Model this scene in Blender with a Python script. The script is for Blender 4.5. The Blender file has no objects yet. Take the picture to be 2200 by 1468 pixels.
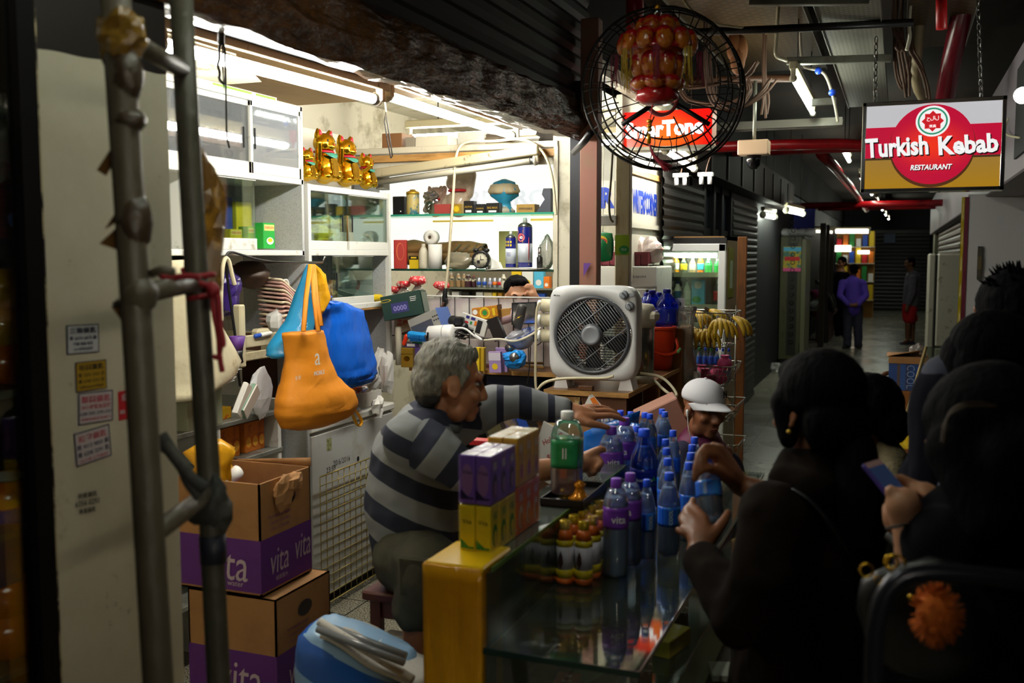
import bpy,bmesh,math,random
from math import sin,cos,tan,pi,radians,sqrt,atan2
from mathutils import Vector as V,Matrix,Euler,Quaternion,noise
S=bpy.context.scene
COL=S.collection
RN=random.Random(11)
# ------------------------------------------------------------- camera, world, light, exposure
FPX=2139.0
YAW,PITCH,EYE=radians(21.2),radians(4.92),1.70
cd=bpy.data.cameras.new('camera');cam=bpy.data.objects.new('camera',cd);COL.objects.link(cam)
cd.sensor_width=36;cd.lens=36*FPX/2200
cam.location=(0,0,EYE);cam.rotation_euler=(pi/2-PITCH,0,YAW)
cd.clip_start=.05;cd.clip_end=80
cd.dof.use_dof=True;cd.dof.focus_distance=5.0;cd.dof.aperture_fstop=3.4
S.camera=cam
w=bpy.data.worlds.new('world');S.world=w;w.use_nodes=True
w.node_tree.nodes['Background'].inputs[0].default_value=(.30,.33,.5,1)
w.node_tree.nodes['Background'].inputs[1].default_value=.004
S.view_settings.view_transform='Standard';S.view_settings.look='None'
S.view_settings.gamma=1;S.view_settings.exposure=0.0;S.view_settings.use_curve_mapping=False
cy=S.cycles
cy.max_bounces=10;cy.diffuse_bounces=3;cy.glossy_bounces=4;cy.transmission_bounces=8
cy.transparent_max_bounces=32;cy.sample_clamp_indirect=4;cy.caustics_reflective=False;cy.caustics_refractive=False
TUBE_SHOP,TUBE_NEXT,TUBE_HALL=112.0,90.0,40.0
FW=V((-sin(YAW)*cos(PITCH),cos(YAW)*cos(PITCH),-sin(PITCH)))
RT=V((cos(YAW),sin(YAW),0));UP=RT.cross(FW)
EYEV=V((0,0,EYE))
def P(px,py,X=None,Y=None,Z=None,d=None):
 """world point seen at a photograph pixel, on a plane X/Y/Z = const or at depth d"""
 r=FW+RT*((px-1100)/FPX)-UP*((py-734)/FPX)
 if d is not None:k=d
 elif X is not None:k=X/r.x
 elif Y is not None:k=Y/r.y
 else:k=(Z-EYE)/r.z
 return EYEV+r*k
def mpp(p):return(V(p)-EYEV).dot(FW)/FPX
# ------------------------------------------------------------- materials
def lin(h):
 if not isinstance(h,str):return tuple(h)
 h=h.lstrip('#');h=''.join(x*2 for x in h)if len(h)==3 else h;c=[int(h[i:i+2],16)/255 for i in(0,2,4)]
 return tuple(x/12.92 if x<=.04045 else((x+.055)/1.055)**2.4 for x in c)
MATS={}
def mat(name,col,rough=.55,metal=0,emit=0,var=None,bump=None,spec=.5,trans=0,ior=1.45,sheen=0,coat=0,ecol=None):
 if name in MATS:return MATS[name]
 m=bpy.data.materials.new(name);m.use_nodes=True;nt=m.node_tree;b=nt.nodes['Principled BSDF']
 c=lin(col);b.inputs['Base Color'].default_value=(*c,1)
 b.inputs['Roughness'].default_value=rough;b.inputs['Metallic'].default_value=metal
 b.inputs['Specular IOR Level'].default_value=spec
 if trans:b.inputs['Transmission Weight'].default_value=trans;b.inputs['IOR'].default_value=ior
 if sheen:b.inputs['Sheen Weight'].default_value=sheen
 if coat:b.inputs['Coat Weight'].default_value=coat;b.inputs['Coat Roughness'].default_value=.08
 if emit:
  b.inputs['Emission Color'].default_value=(*lin(ecol or col),1);b.inputs['Emission Strength'].default_value=emit
 tc=None
 if var or bump:
  tc=nt.nodes.new('ShaderNodeTexCoord')
 if var:
  sc,c2,lo,hi=var[:4]
  n=nt.nodes.new('ShaderNodeTexNoise');n.inputs['Scale'].default_value=sc;n.inputs['Detail'].default_value=6
  n.inputs['Roughness'].default_value=.65
  if len(var)>4:
   mp=nt.nodes.new('ShaderNodeMapping');mp.inputs['Scale'].default_value=var[4]
   nt.links.new(tc.outputs['Object'],mp.inputs['Vector']);nt.links.new(mp.outputs[0],n.inputs['Vector'])
  else:nt.links.new(tc.outputs['Object'],n.inputs['Vector'])
  r=nt.nodes.new('ShaderNodeValToRGB')
  r.color_ramp.elements[0].position=lo;r.color_ramp.elements[0].color=(*c,1)
  r.color_ramp.elements[1].position=hi;r.color_ramp.elements[1].color=(*lin(c2),1)
  nt.links.new(n.outputs['Fac'],r.inputs['Fac']);nt.links.new(r.outputs['Color'],b.inputs['Base Color'])
 if bump:
  n=nt.nodes.new('ShaderNodeTexNoise');n.inputs['Scale'].default_value=bump[0];n.inputs['Detail'].default_value=5
  if len(bump)>2:
   mp=nt.nodes.new('ShaderNodeMapping');mp.inputs['Scale'].default_value=bump[2]
   nt.links.new(tc.outputs['Object'],mp.inputs['Vector']);nt.links.new(mp.outputs[0],n.inputs['Vector'])
  else:nt.links.new(tc.outputs['Object'],n.inputs['Vector'])
  bp=nt.nodes.new('ShaderNodeBump');bp.inputs['Strength'].default_value=bump[1];bp.inputs['Distance'].default_value=.02
  nt.links.new(n.outputs['Fac'],bp.inputs['Height']);nt.links.new(bp.outputs[0],b.inputs['Normal'])
 MATS[name]=m;return m
def film(name,tint,gloss=.12,opacity=0.0,col='#ffffff',rough=.03,bump=None):
 """thin clear sheet: tinted see-through, fresnel gloss, and a little cloudy body"""
 if name in MATS:return MATS[name]
 m=bpy.data.materials.new(name);m.use_nodes=True;nt=m.node_tree;N=nt.nodes
 N.remove(N['Principled BSDF']);out=N['Material Output']
 t=N.new('ShaderNodeBsdfTransparent');t.inputs[0].default_value=(*lin(tint),1)
 g=N.new('ShaderNodeBsdfGlossy');g.inputs['Roughness'].default_value=rough;g.inputs['Color'].default_value=(1,1,1,1)
 lw=N.new('ShaderNodeLayerWeight');lw.inputs['Blend'].default_value=.35
 mr=N.new('ShaderNodeMapRange');mr.inputs['To Min'].default_value=gloss*.45;mr.inputs['To Max'].default_value=min(1,gloss*4)
 nt.links.new(lw.outputs['Fresnel'],mr.inputs['Value'])
 mx=N.new('ShaderNodeMixShader');nt.links.new(mr.outputs[0],mx.inputs[0]);nt.links.new(t.outputs[0],mx.inputs[1]);nt.links.new(g.outputs[0],mx.inputs[2])
 last=mx
 if opacity:
  d=N.new('ShaderNodeBsdfDiffuse');d.inputs[0].default_value=(*lin(col),1)
  m2=N.new('ShaderNodeMixShader');m2.inputs[0].default_value=opacity
  nt.links.new(mx.outputs[0],m2.inputs[1]);nt.links.new(d.outputs[0],m2.inputs[2]);last=m2
 if bump:
  tc=N.new('ShaderNodeTexCoord');n=N.new('ShaderNodeTexNoise');n.inputs['Scale'].default_value=bump[0];n.inputs['Detail'].default_value=3
  nt.links.new(tc.outputs['Object'],n.inputs['Vector'])
  bp=N.new('ShaderNodeBump');bp.inputs['Strength'].default_value=bump[1];bp.inputs['Distance'].default_value=.02
  nt.links.new(n.outputs['Fac'],bp.inputs['Height']);nt.links.new(bp.outputs[0],g.inputs['Normal'])
 nt.links.new(last.outputs[0],out.inputs[0]);MATS[name]=m;return m
def stripes(name,cols,axis,period,rough=.8,offset=0,warp=0,extra=None):
 """cloth with hard bands; cols = [(start fraction, colour), ...]"""
 m=mat(name,cols[0][1],rough);nt=m.node_tree;N=nt.nodes;b=N['Principled BSDF']
 tc=N.new('ShaderNodeTexCoord');dp=N.new('ShaderNodeVectorMath');dp.operation='DOT_PRODUCT'
 dp.inputs[1].default_value=V(axis).normalized();nt.links.new(tc.outputs['Object'],dp.inputs[0])
 mt=N.new('ShaderNodeMath');mt.operation='MULTIPLY_ADD';mt.inputs[1].default_value=1/period;mt.inputs[2].default_value=offset
 nt.links.new(dp.outputs['Value'],mt.inputs[0])
 fr=N.new('ShaderNodeMath');fr.operation='FRACT';nt.links.new(mt.outputs[0],fr.inputs[0])
 r=N.new('ShaderNodeValToRGB');r.color_ramp.interpolation='CONSTANT'
 for i,(p,c)in enumerate(cols):
  e=r.color_ramp.elements[i]if i<2 else r.color_ramp.elements.new(p)
  e.position=p;e.color=(*lin(c),1)
 nt.links.new(fr.outputs[0],r.inputs['Fac']);nt.links.new(r.outputs['Color'],b.inputs['Base Color'])
 return m
# ------------------------------------------------------------- mesh building
TXT={}
def text_mesh(s,bold=0):
 if(s,bold)in TXT:return TXT[(s,bold)]
 c=bpy.data.curves.new('t','FONT');c.body=s;c.resolution_u=2;c.offset=bold;c.align_x='CENTER'
 o=bpy.data.objects.new('t',c);COL.objects.link(o)
 dg=bpy.context.evaluated_depsgraph_get();dg.update()
 me=bpy.data.meshes.new_from_object(o.evaluated_get(dg))
 vs=[v.co.copy()for v in me.vertices];fs=[tuple(p.vertices)for p in me.polygons]
 bpy.data.objects.remove(o);bpy.data.curves.remove(c);bpy.data.meshes.remove(me)
 if vs:
  x0,x1=min(v.x for v in vs),max(v.x for v in vs);y0,y1=min(v.y for v in vs),max(v.y for v in vs)
  vs=[V((v.x-(x0+x1)/2,v.y-(y0+y1)/2,0))for v in vs];TXT[(s,bold)]=(vs,fs,x1-x0,y1-y0)
 else:TXT[(s,bold)]=([],[],1,1)
 return TXT[(s,bold)]
def frame(o,x,z):
 """matrix whose X runs along x and Y (the up of a picture) along z, normal towards x cross z"""
 x=V(x).normalized();n=x.cross(V(z)).normalized();y=n.cross(x)
 return Matrix(((x.x,y.x,n.x,o[0]),(x.y,y.y,n.y,o[1]),(x.z,y.z,n.z,o[2]),(0,0,0,1)))
def axis(p0,p1):
 """matrix at p0 whose Z runs to p1"""
 z=(V(p1)-V(p0)).normalized();q=z.to_track_quat('Z','Y');return Matrix.Translation(p0)@q.to_matrix().to_4x4()
def T(x=0,y=0,z=0,rz=0,rx=0,ry=0):return Matrix.Translation((x,y,z))@Euler((rx,ry,rz)).to_matrix().to_4x4()
class B:
 def __init__(s,M=None):s.v=[];s.f=[];s.m=[];s.sm=[];s.ms=[];s.M=M or Matrix()
 def add(s,vs,fs,m,sm=False,M=None):
  M=s.M@M if M is not None else s.M
  k=len(s.v);s.v+=[M@V(v)for v in vs]
  if m not in s.ms:s.ms.append(m)
  i=s.ms.index(m)
  for f in fs:s.f.append(tuple(k+j for j in f));s.m.append(i);s.sm.append(sm)
  return s
 def box(s,c,sz,m,r=0,M=None):
  x,y,z=[a/2 for a in sz];r=min(r,x*.9,y*.9,z*.9)
  C0=[(i,j,k)for i in(-1,1)for j in(-1,1)for k in(-1,1)]
  if r<=0:
   vs=[(c[0]+i*x,c[1]+j*y,c[2]+k*z)for i,j,k in C0]
   fs=[(0,1,3,2),(4,6,7,5),(0,4,5,1),(2,3,7,6),(0,2,6,4),(1,5,7,3)]
   return s.add(vs,fs,m,False,M)
  vs=[]
  for i,j,k in C0:
   vs+=[(c[0]+i*x,c[1]+j*(y-r),c[2]+k*(z-r)),(c[0]+i*(x-r),c[1]+j*y,c[2]+k*(z-r)),(c[0]+i*(x-r),c[1]+j*(y-r),c[2]+k*z)]
  I=lambda i,j,k,a:3*((i>0)*4+(j>0)*2+(k>0))+a
  fs=[]
  for t in(-1,1):
   fs.append((I(t,-1,-1,0),I(t,1,-1,0),I(t,1,1,0),I(t,-1,1,0)))
   fs.append((I(-1,t,-1,1),I(1,t,-1,1),I(1,t,1,1),I(-1,t,1,1)))
   fs.append((I(-1,-1,t,2),I(1,-1,t,2),I(1,1,t,2),I(-1,1,t,2)))
  for a in(-1,1):
   for b in(-1,1):
    fs.append((I(a,b,-1,0),I(a,b,1,0),I(a,b,1,1),I(a,b,-1,1)))
    fs.append((I(a,-1,b,0),I(a,1,b,0),I(a,1,b,2),I(a,-1,b,2)))
    fs.append((I(-1,a,b,1),I(1,a,b,1),I(1,a,b,2),I(-1,a,b,2)))
  for i,j,k in C0:fs.append((I(i,j,k,0),I(i,j,k,1),I(i,j,k,2)))
  return s.add(vs,fs,m,False,M)
 def bx(s,x0,x1,y0,y1,z0,z1,m,r=0,M=None):
  return s.box(((x0+x1)/2,(y0+y1)/2,(z0+z1)/2),(abs(x1-x0),abs(y1-y0),abs(z1-z0)),m,r,M)
 def lathe(s,prof,m,n=20,M=None,sm=True,sq=None):
  """prof = [(r, z)]; sq = exponent of a squarish section"""
  vs=[];fs=[]
  for r,z in prof:
   for i in range(n):
    a=2*pi*i/n;q=1
    if sq:q=(abs(cos(a))**sq+abs(sin(a))**sq)**(-1/sq)
    vs.append((r*q*cos(a),r*q*sin(a),z))
  for k in range(len(prof)-1):
   for i in range(n):
    j=(i+1)%n;fs.append((k*n+i,k*n+j,(k+1)*n+j,(k+1)*n+i))
  if prof[0][0]>1e-6:fs.append(tuple(range(n))[::-1])
  if prof[-1][0]>1e-6:fs.append(tuple((len(prof)-1)*n+i for i in range(n)))
  return s.add(vs,fs,m,sm,M)
 def ring(s,prof,m,n=20,M=None,sm=True):
  vs=[(r*cos(2*pi*i/n),r*sin(2*pi*i/n),z)for r,z in prof for i in range(n)];K=len(prof)
  fs=[(k*n+i,k*n+(i+1)%n,((k+1)%K)*n+(i+1)%n,((k+1)%K)*n+i)for k in range(K)for i in range(n)]
  return s.add(vs,fs,m,sm,M)
 def cyl(s,p0,p1,r,m,r1=None,n=14,sm=True):
  L=(V(p1)-V(p0)).length
  return s.lathe([(r,0),(r if r1 is None else r1,L)],m,n,axis(p0,p1),sm)
 def sph(s,c,r,m,n=16,k=10,M=None):
  if not hasattr(r,'__len__'):r=(r,r,r)
  vs=[(0,0,-r[2])];fs=[]
  for a in range(1,k):
   t=-pi/2+pi*a/k
   vs+=[(r[0]*cos(t)*cos(2*pi*i/n),r[1]*cos(t)*sin(2*pi*i/n),r[2]*sin(t))for i in range(n)]
  vs.append((0,0,r[2]));e=len(vs)-1
  for i in range(n):
   j=(i+1)%n;fs.append((0,1+j,1+i));fs.append((e,e-n+i,e-n+j))
   for a in range(k-2):fs.append((1+a*n+i,1+a*n+j,1+(a+1)*n+j,1+(a+1)*n+i))
  MM=Matrix.Translation(c)if M is None else Matrix.Translation(c)@M
  return s.add(vs,fs,m,True,MM)
 def tube(s,pts,r,m,n=6,closed=False,flat=1,smooth=0,sm=True):
  pts=[V(p)for p in pts]
  rs=list(r)if hasattr(r,'__len__')else[r]*len(pts)
  for _ in range(smooth):
   q=[];qr=[]
   L=len(pts);rng=range(L if closed else L-1)
   if not closed:q.append(pts[0]);qr.append(rs[0])
   for i in rng:
    a,b=pts[i],pts[(i+1)%L];q+=[a*.75+b*.25,a*.25+b*.75];ra,rb=rs[i],rs[(i+1)%L];qr+=[ra*.75+rb*.25,ra*.25+rb*.75]
   if not closed:q.append(pts[-1]);qr.append(rs[-1])
   pts,rs=q,qr
  L=len(pts);vs=[];fs=[];nrm=None
  for i in range(L):
   if closed:t=pts[(i+1)%L]-pts[i-1]
   else:t=pts[min(i+1,L-1)]-pts[max(i-1,0)]
   t=t.normalized()if t.length>1e-9 else V((0,0,1))
   if nrm is None:nrm=t.orthogonal().normalized()if abs(t.z)>.9 or flat==1 else t.cross(V((0,0,1))).normalized()
   nrm=(nrm-t*nrm.dot(t));nrm=nrm.normalized()if nrm.length>1e-6 else t.orthogonal().normalized()
   bn=t.cross(nrm)
   for k in range(n):
    a=2*pi*k/n;vs.append(pts[i]+nrm*(rs[i]*cos(a))+bn*(rs[i]*flat*sin(a)))
  for i in range(L if closed else L-1):
   for k in range(n):
    j=(k+1)%n;i2=(i+1)%L;fs.append((i*n+k,i*n+j,i2*n+j,i2*n+k))
  if not closed:fs.append(tuple(range(n))[::-1]);fs.append(tuple((L-1)*n+k for k in range(n)))
  return s.add(vs,fs,m,sm)
 def cap(s,p0,r0,p1,r1,m=None,n=14,k=5):
  """round-ended tapering limb"""
  p0,p1=V(p0),V(p1);L=(p1-p0).length;pr=[]
  for i in range(k+1):
   t=-pi/2+pi/2*i/k;pr.append((max(r0*cos(t),1e-5),r0*sin(t)))
  for i in range(k+1):
   t=pi/2*i/k;pr.append((max(r1*cos(t),1e-5),L+r1*sin(t)))
  return s.lathe(pr,m,n,axis(p0,p1))
 def chain(s,pts,m=None,n=14):
  for a,b in zip(pts,pts[1:]):s.cap(a[0],a[1],b[0],b[1],m,n)
  return s
 def prism(s,pts,h,m,M=None):
  """closed outline in XY pushed from z = 0 to h"""
  n=len(pts);vs=[(p[0],p[1],0)for p in pts]+[(p[0],p[1],h)for p in pts]
  fs=[tuple(range(n))[::-1],tuple(n+i for i in range(n))]+[(i,(i+1)%n,n+(i+1)%n,n+i)for i in range(n)]
  return s.add(vs,fs,m,False,M)
 def sheet(s,fn,nu,nv,m,th=.001,sm=True,M=None):
  """thin curved sheet with real thickness, fn(u, v) in 0..1"""
  g=[[V(fn(i/nu,j/nv))for j in range(nv+1)]for i in range(nu+1)];vs=[];W=nv+1;K=(nu+1)*W
  for sgn in(0,1):
   for i in range(nu+1):
    for j in range(nv+1):
     a=g[min(i+1,nu)][j]-g[max(i-1,0)][j];b=g[i][min(j+1,nv)]-g[i][max(j-1,0)]
     n=a.cross(b);n=n.normalized()if n.length>1e-12 else V((0,0,1))
     vs.append(g[i][j]+n*(th if sgn else 0))
  fs=[]
  for i in range(nu):
   for j in range(nv):
    q=(i*W+j,i*W+j+1,(i+1)*W+j+1,(i+1)*W+j);fs.append(q);fs.append(tuple(K+x for x in q[::-1]))
  e=[(i*W,(i+1)*W)for i in range(nu)]+[(i*W+nv,(i+1)*W+nv)for i in range(nu)]+[(j,j+1)for j in range(nv)]+[(nu*W+j,nu*W+j+1)for j in range(nv)]
  fs+=[(a,b,K+b,K+a)for a,b in e]
  return s.add(vs,fs,m,sm,M)
 def text(s,t,m,M,h=None,w=None,bold=0,up=.0006,shear=0):
  """lettering centred on frame M, standing `up` off the surface"""
  vs,fs,tw,thh=text_mesh(t,bold)
  sx=sy=1
  if h and w:sx,sy=w/tw,h/thh
  elif h:sx=sy=h/thh
  elif w:sx=sy=w/tw
  return s.add([(v.x*sx+shear*v.y*sy,v.y*sy,up)for v in vs],fs,m,False,M)
 def face(s,pts,m,M=None,up=.0005):
  return s.add([(p[0],p[1],up)for p in pts],[tuple(range(len(pts)))],m,False,M)
 def oval(s,cx,cy,rx,ry,m,M=None,up=.0005,n=20):
  return s.face([(cx+rx*cos(2*pi*i/n),cy+ry*sin(2*pi*i/n))for i in range(n)],m,M,up)
 def mesh(s,name):
  me=bpy.data.meshes.new(name);me.from_pydata(s.v,[],s.f)
  for m in s.ms:me.materials.append(m)
  me.polygons.foreach_set('material_index',s.m);me.polygons.foreach_set('use_smooth',s.sm)
  b=bmesh.new();b.from_mesh(me);bmesh.ops.recalc_face_normals(b,faces=b.faces);b.to_mesh(me);b.free()
  me.update();return me
def obj(name,b,parent=None,M=None):
 o=bpy.data.objects.new(name,b.mesh(name)if isinstance(b,B)else b);COL.objects.link(o)
 if parent is not None:o.parent=parent
 if M is not None:o.matrix_local=M
 return o
def tag(o,label,cat,group=None,kind=None):
 o['label']=label;o['category']=cat
 if group:o['group']=group
 if kind:o['kind']=kind
 return o
def struct(name,b):
 o=obj(name,b);o['kind']='structure';return o
def thing(name,label,cat,M=None,group=None):
 o=bpy.data.objects.new(name,None);COL.objects.link(o);o.empty_display_size=.05
 if M is not None:o.matrix_world=M if isinstance(M,Matrix)else Matrix.Translation(M)
 return tag(o,label,cat,group)
def one(name,label,cat,b,M=None,group=None):
 return tag(obj(name,b,None,M),label,cat,group)
def dup(root,M,label=None,group=None,sub=True):
 r=root.copy();COL.objects.link(r);r.matrix_world=M
 if label:r['label']=label
 if group:r['group']=group
 for ch in list(root.children)if sub else():
  c=ch.copy();COL.objects.link(c);c.parent=r
  for g in list(ch.children):
   e=g.copy();COL.objects.link(e);e.parent=c
 return r
def blob(b,voxel,smooth=3,pick=None,mats=None,shape=None):
 """overlapping closed shapes grown together into one continuous skin"""
 me=b.mesh('blob');o=bpy.data.objects.new('blob',me);COL.objects.link(o)
 r=o.modifiers.new('r','REMESH');r.mode='VOXEL';r.voxel_size=voxel
 if smooth:q=o.modifiers.new('s','SMOOTH');q.factor=.5;q.iterations=smooth
 dg=bpy.context.evaluated_depsgraph_get();dg.update()
 out=bpy.data.meshes.new_from_object(o.evaluated_get(dg))
 bpy.data.objects.remove(o);bpy.data.meshes.remove(me)
 if shape:
  cn=[(v.co.copy(),v.normal.copy())for v in out.vertices];out.vertices.foreach_set('co',[x for c,n in cn for x in shape(c,n)])
 out.materials.clear()
 for m in mats or b.ms:out.materials.append(m)
 out.polygons.foreach_set('use_smooth',[True]*len(out.polygons))
 out.polygons.foreach_set('material_index',[pick(p.center,p.normal)for p in out.polygons]if pick else[0]*len(out.polygons))
 out.update();return out
def lerp(a,b,t):return a+(b-a)*t
# ------------------------------------------------------------- shared materials
M_cream=mat('cream paint','#cfc9b4',.6,var=(6,'#8d8467',.52,.72))
M_white=mat('white laminate','#e4e4dc',.45,var=(9,'#a39a7c',.60,.74))
M_whitegrey=mat('grey speckled board','#b4b7b7',.55,var=(240,'#94999a',.5,.62))
M_woodbrown=mat('brown wood','#6b4526',.5,var=(3,'#3a2413',.4,.7,(1,1,14)))
M_woodraw=mat('raw timber','#b98d4f',.6,var=(5,'#6c4720',.45,.75,(1,1,9)))
M_black=mat('black plastic','#101012',.4)
M_dark=mat('dark grey','#1f2024',.6,spec=.25)
M_steel=mat('steel','#9a9a98',.3,1)
M_chrome=mat('chrome','#d4d4d4',.12,1)
M_wire=mat('wire','#2b2826',.45,.6)
M_tube=mat('lit tube','#ffffff',.4,emit=TUBE_SHOP,ecol='#fffdf2')
M_tubenext=mat('lit tube of next shop','#ffffff',.4,emit=TUBE_NEXT,ecol='#fffdf0')
M_tubehall=mat('lit tube of the passage','#ffffff',.4,emit=TUBE_HALL,ecol='#f6ffec')
M_tubeoff=mat('unlit tube','#c9c5b2',.3)
M_paper=mat('paper','#e8e6df',.8)
M_card=mat('cardboard','#a8794a',.8,var=(5,'#8b6138',.45,.7))
M_glass=film('clear glass','#eef6f0',.10)
M_glassgreen=film('greenish glass','#e6f2ec',.10)
M_poly=film('clear polythene','#f4f4f2',.30,.16,'#e8e8e6',.12,bump=(40,.6))
M_red=mat('red','#c8202a',.45);M_yellow=mat('yellow','#e8c61c',.5);M_green=mat('green','#1f8a3c',.5)
M_blue=mat('blue','#1d50b8',.5);M_purple=mat('purple','#5b2f86',.5);M_orange=mat('orange','#e87a1c',.5)
M_sky=mat('sky blue','#4fb4dc',.5);M_pink=mat('pink','#d9538e',.6);M_ink=mat('ink','#17171c',.6)
M_cap=mat('blue bottle cap','#2a5cf8',.4);M_white2=mat('plain white','#efefec',.5);M_cord=mat('cream cord','#cfc6a6',.5)
XF=-1.57
# ------------------------------------------------------------- floor, ceilings, walls
def floor_mat():
 m=mat('floor tiles','#55564e',.2);nt=m.node_tree;N=nt.nodes;b=N['Principled BSDF']
 tc=N.new('ShaderNodeTexCoord');br=N.new('ShaderNodeTexBrick');br.offset=0
 for k,v in(('Scale',1),('Mortar Size',.004),('Brick Width',.6),('Row Height',.6)):br.inputs[k].default_value=v
 br.inputs['Mortar'].default_value=(*lin('#1e1d1a'),1)
 n=N.new('ShaderNodeTexNoise');n.inputs['Scale'].default_value=140;n.inputs['Detail'].default_value=2
 n2=N.new('ShaderNodeTexNoise');n2.inputs['Scale'].default_value=1.4;n2.inputs['Detail'].default_value=4
 r=N.new('ShaderNodeValToRGB');r.color_ramp.elements[0].position=.38;r.color_ramp.elements[1].position=.62
 r.color_ramp.elements[0].color=(*lin('#4a473d'),1);r.color_ramp.elements[1].color=(*lin('#a09c8a'),1)
 for x in(br,n,n2):nt.links.new(tc.outputs['Object'],x.inputs['Vector'])
 nt.links.new(n.outputs['Fac'],r.inputs['Fac']);nt.links.new(r.outputs['Color'],br.inputs['Color1']);nt.links.new(r.outputs['Color'],br.inputs['Color2'])
 nt.links.new(br.outputs['Color'],b.inputs['Base Color'])
 mr=N.new('ShaderNodeMapRange');mr.inputs['To Min'].default_value=.12;mr.inputs['To Max'].default_value=.4
 nt.links.new(n2.outputs['Fac'],mr.inputs['Value']);nt.links.new(mr.outputs[0],b.inputs['Roughness'])
 return m
struct('floor',B().bx(-4.2,2.2,-1.5,34.5,-.1,0,floor_mat()))
M_soffit=mat('sooty ceiling','#2c1e12',.8,var=(2,'#140d08',.4,.7))
b=B().bx(-1.75,2.2,-1.5,34.5,3.4,3.5,M_soffit)
struct('ceiling',b)
b=B().bx(-3.4,XF-.03,1.35,5.2,2.60,2.68,mat('shop ceiling board','#94764a',.6,var=(1.5,'#65492a',.45,.75)))
struct('ceiling_shop',b)
struct('ceiling_next',B().bx(-3.4,XF-.02,5.2,8.3,2.72,2.8,M_cream))
struct('ceiling_left',B().bx(-3.4,XF-.03,-1.2,1.35,2.62,2.7,mat('pale ceiling','#cbb89a',.6)))
struct('wall_left',B().bx(-3.5,-3.4,-1.2,8.3,0,3.4,M_cream))
struct('wall_divider',B().bx(-3.4,-1.60,1.80,1.88,0,2.60,M_cream))
struct('wall_near',B().bx(-3.5,2.2,-1.6,-1.5,0,3.5,M_dark))
struct('wall_next',B().bx(-3.4,-1.62,8.2,8.3,0,2.72,mat('white wall','#dddbd0',.6)))
struct('wall_upper',B().bx(-1.75,-1.66,-1.5,34,2.72,3.4,mat('black boarding','#100c0a',.8,spec=.2)))
def slats(b,o,along,length,z0,z1,m,pitch=.076,out=(1,0,0),lip=.014):
 """roller shutter: ridged curtain from o along a horizontal direction"""
 o=V(o);a=V(along).normalized();n=V(out);k=int((z1-z0)/pitch);pr=[]
 for i in range(k):
  z=z0+i*pitch;pr+=[(0,z),(lip,z+pitch*.3),(lip,z+pitch*.7),(0,z+pitch*.98)]
 pr.append((0,z1))
 vs=[];fs=[]
 for d,z in pr:vs+=[o+n*d+V((0,0,z)),o+n*d+a*length+V((0,0,z))]
 for i in range(len(pr)-1):fs.append((2*i,2*i+1,2*i+3,2*i+2))
 L=len(vs);vs+=[o-n*.01+V((0,0,z0)),o-n*.01+a*length+V((0,0,z0)),o-n*.01+V((0,0,z1)),o-n*.01+a*length+V((0,0,z1))]
 fs.append((L,L+1,L+3,L+2))
 return b.add(vs,fs,m)
M_sh1=mat('sooty shutter','#120e0d',.6,.2,spec=.3);M_sh2=mat('grey shutter','#2c2926',.5,.3,var=(3,'#1c1916',.4,.7))
b=B();slats(b,(XF-.02,.9,0),(0,1,0),4.3,2.47,3.4,M_sh1,.09);struct('door_1',b)
M_tape=mat('timber under brown parcel tape','#4a2f18',.22,var=(7,'#2a190c',.42,.62,(3,1,1)),bump=(9,.9,(5,1.2,5)))
b=B()
def beamfn(u,v):
 y=1.45+3.68*u;a=v*4;e=2.262+.04*u;c=[(XF-.14,e+.03),(XF+.02,e),(XF+.05,e+.07),(XF+.02,e+.19),(XF-.14,e+.19)]
 i=min(int(a),3);t=a-i;q=noise.noise(V((y*2.2,v*5,0)))*.03+noise.noise(V((y*7,v*9,3)))*.014+noise.noise(V((y*5,v*30,9)))*.008
 return(lerp(c[i][0],c[i+1][0],t)+q,y,lerp(c[i][1],c[i+1][1],t)+q*.45)
b.sheet(beamfn,150,32,M_tape,.002);b.bx(XF-.12,XF-.02,1.45,5.12,2.34,2.47,M_woodbrown)
struct('trim_1',b)
def pillar_mat():
 m=mat('pillar paint','#b9b09a',.5);nt=m.node_tree;N=nt.nodes;b=N['Principled BSDF']
 tc=N.new('ShaderNodeTexCoord');sx=N.new('ShaderNodeSeparateXYZ');nt.links.new(tc.outputs['Object'],sx.inputs[0])
 n1=N.new('ShaderNodeTexNoise');n1.inputs['Scale'].default_value=3.5;nt.links.new(tc.outputs['Object'],n1.inputs['Vector'])
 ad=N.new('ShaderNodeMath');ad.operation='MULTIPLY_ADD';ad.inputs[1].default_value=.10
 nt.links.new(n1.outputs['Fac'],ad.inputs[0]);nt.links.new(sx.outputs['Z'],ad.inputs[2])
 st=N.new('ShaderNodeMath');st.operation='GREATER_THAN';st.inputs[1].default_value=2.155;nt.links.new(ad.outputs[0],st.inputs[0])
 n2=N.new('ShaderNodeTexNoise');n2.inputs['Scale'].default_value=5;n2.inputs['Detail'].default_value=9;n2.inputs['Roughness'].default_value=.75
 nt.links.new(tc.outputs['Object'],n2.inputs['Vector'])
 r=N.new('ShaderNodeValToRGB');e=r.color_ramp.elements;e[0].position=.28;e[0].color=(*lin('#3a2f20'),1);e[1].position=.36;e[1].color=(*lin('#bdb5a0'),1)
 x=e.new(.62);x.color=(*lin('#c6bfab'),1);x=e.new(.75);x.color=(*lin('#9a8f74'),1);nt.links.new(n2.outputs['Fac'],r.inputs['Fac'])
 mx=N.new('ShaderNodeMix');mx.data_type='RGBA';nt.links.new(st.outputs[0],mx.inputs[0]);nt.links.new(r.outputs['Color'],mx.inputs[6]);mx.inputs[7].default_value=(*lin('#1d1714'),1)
 nt.links.new(mx.outputs[2],b.inputs['Base Color']);return m
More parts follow.
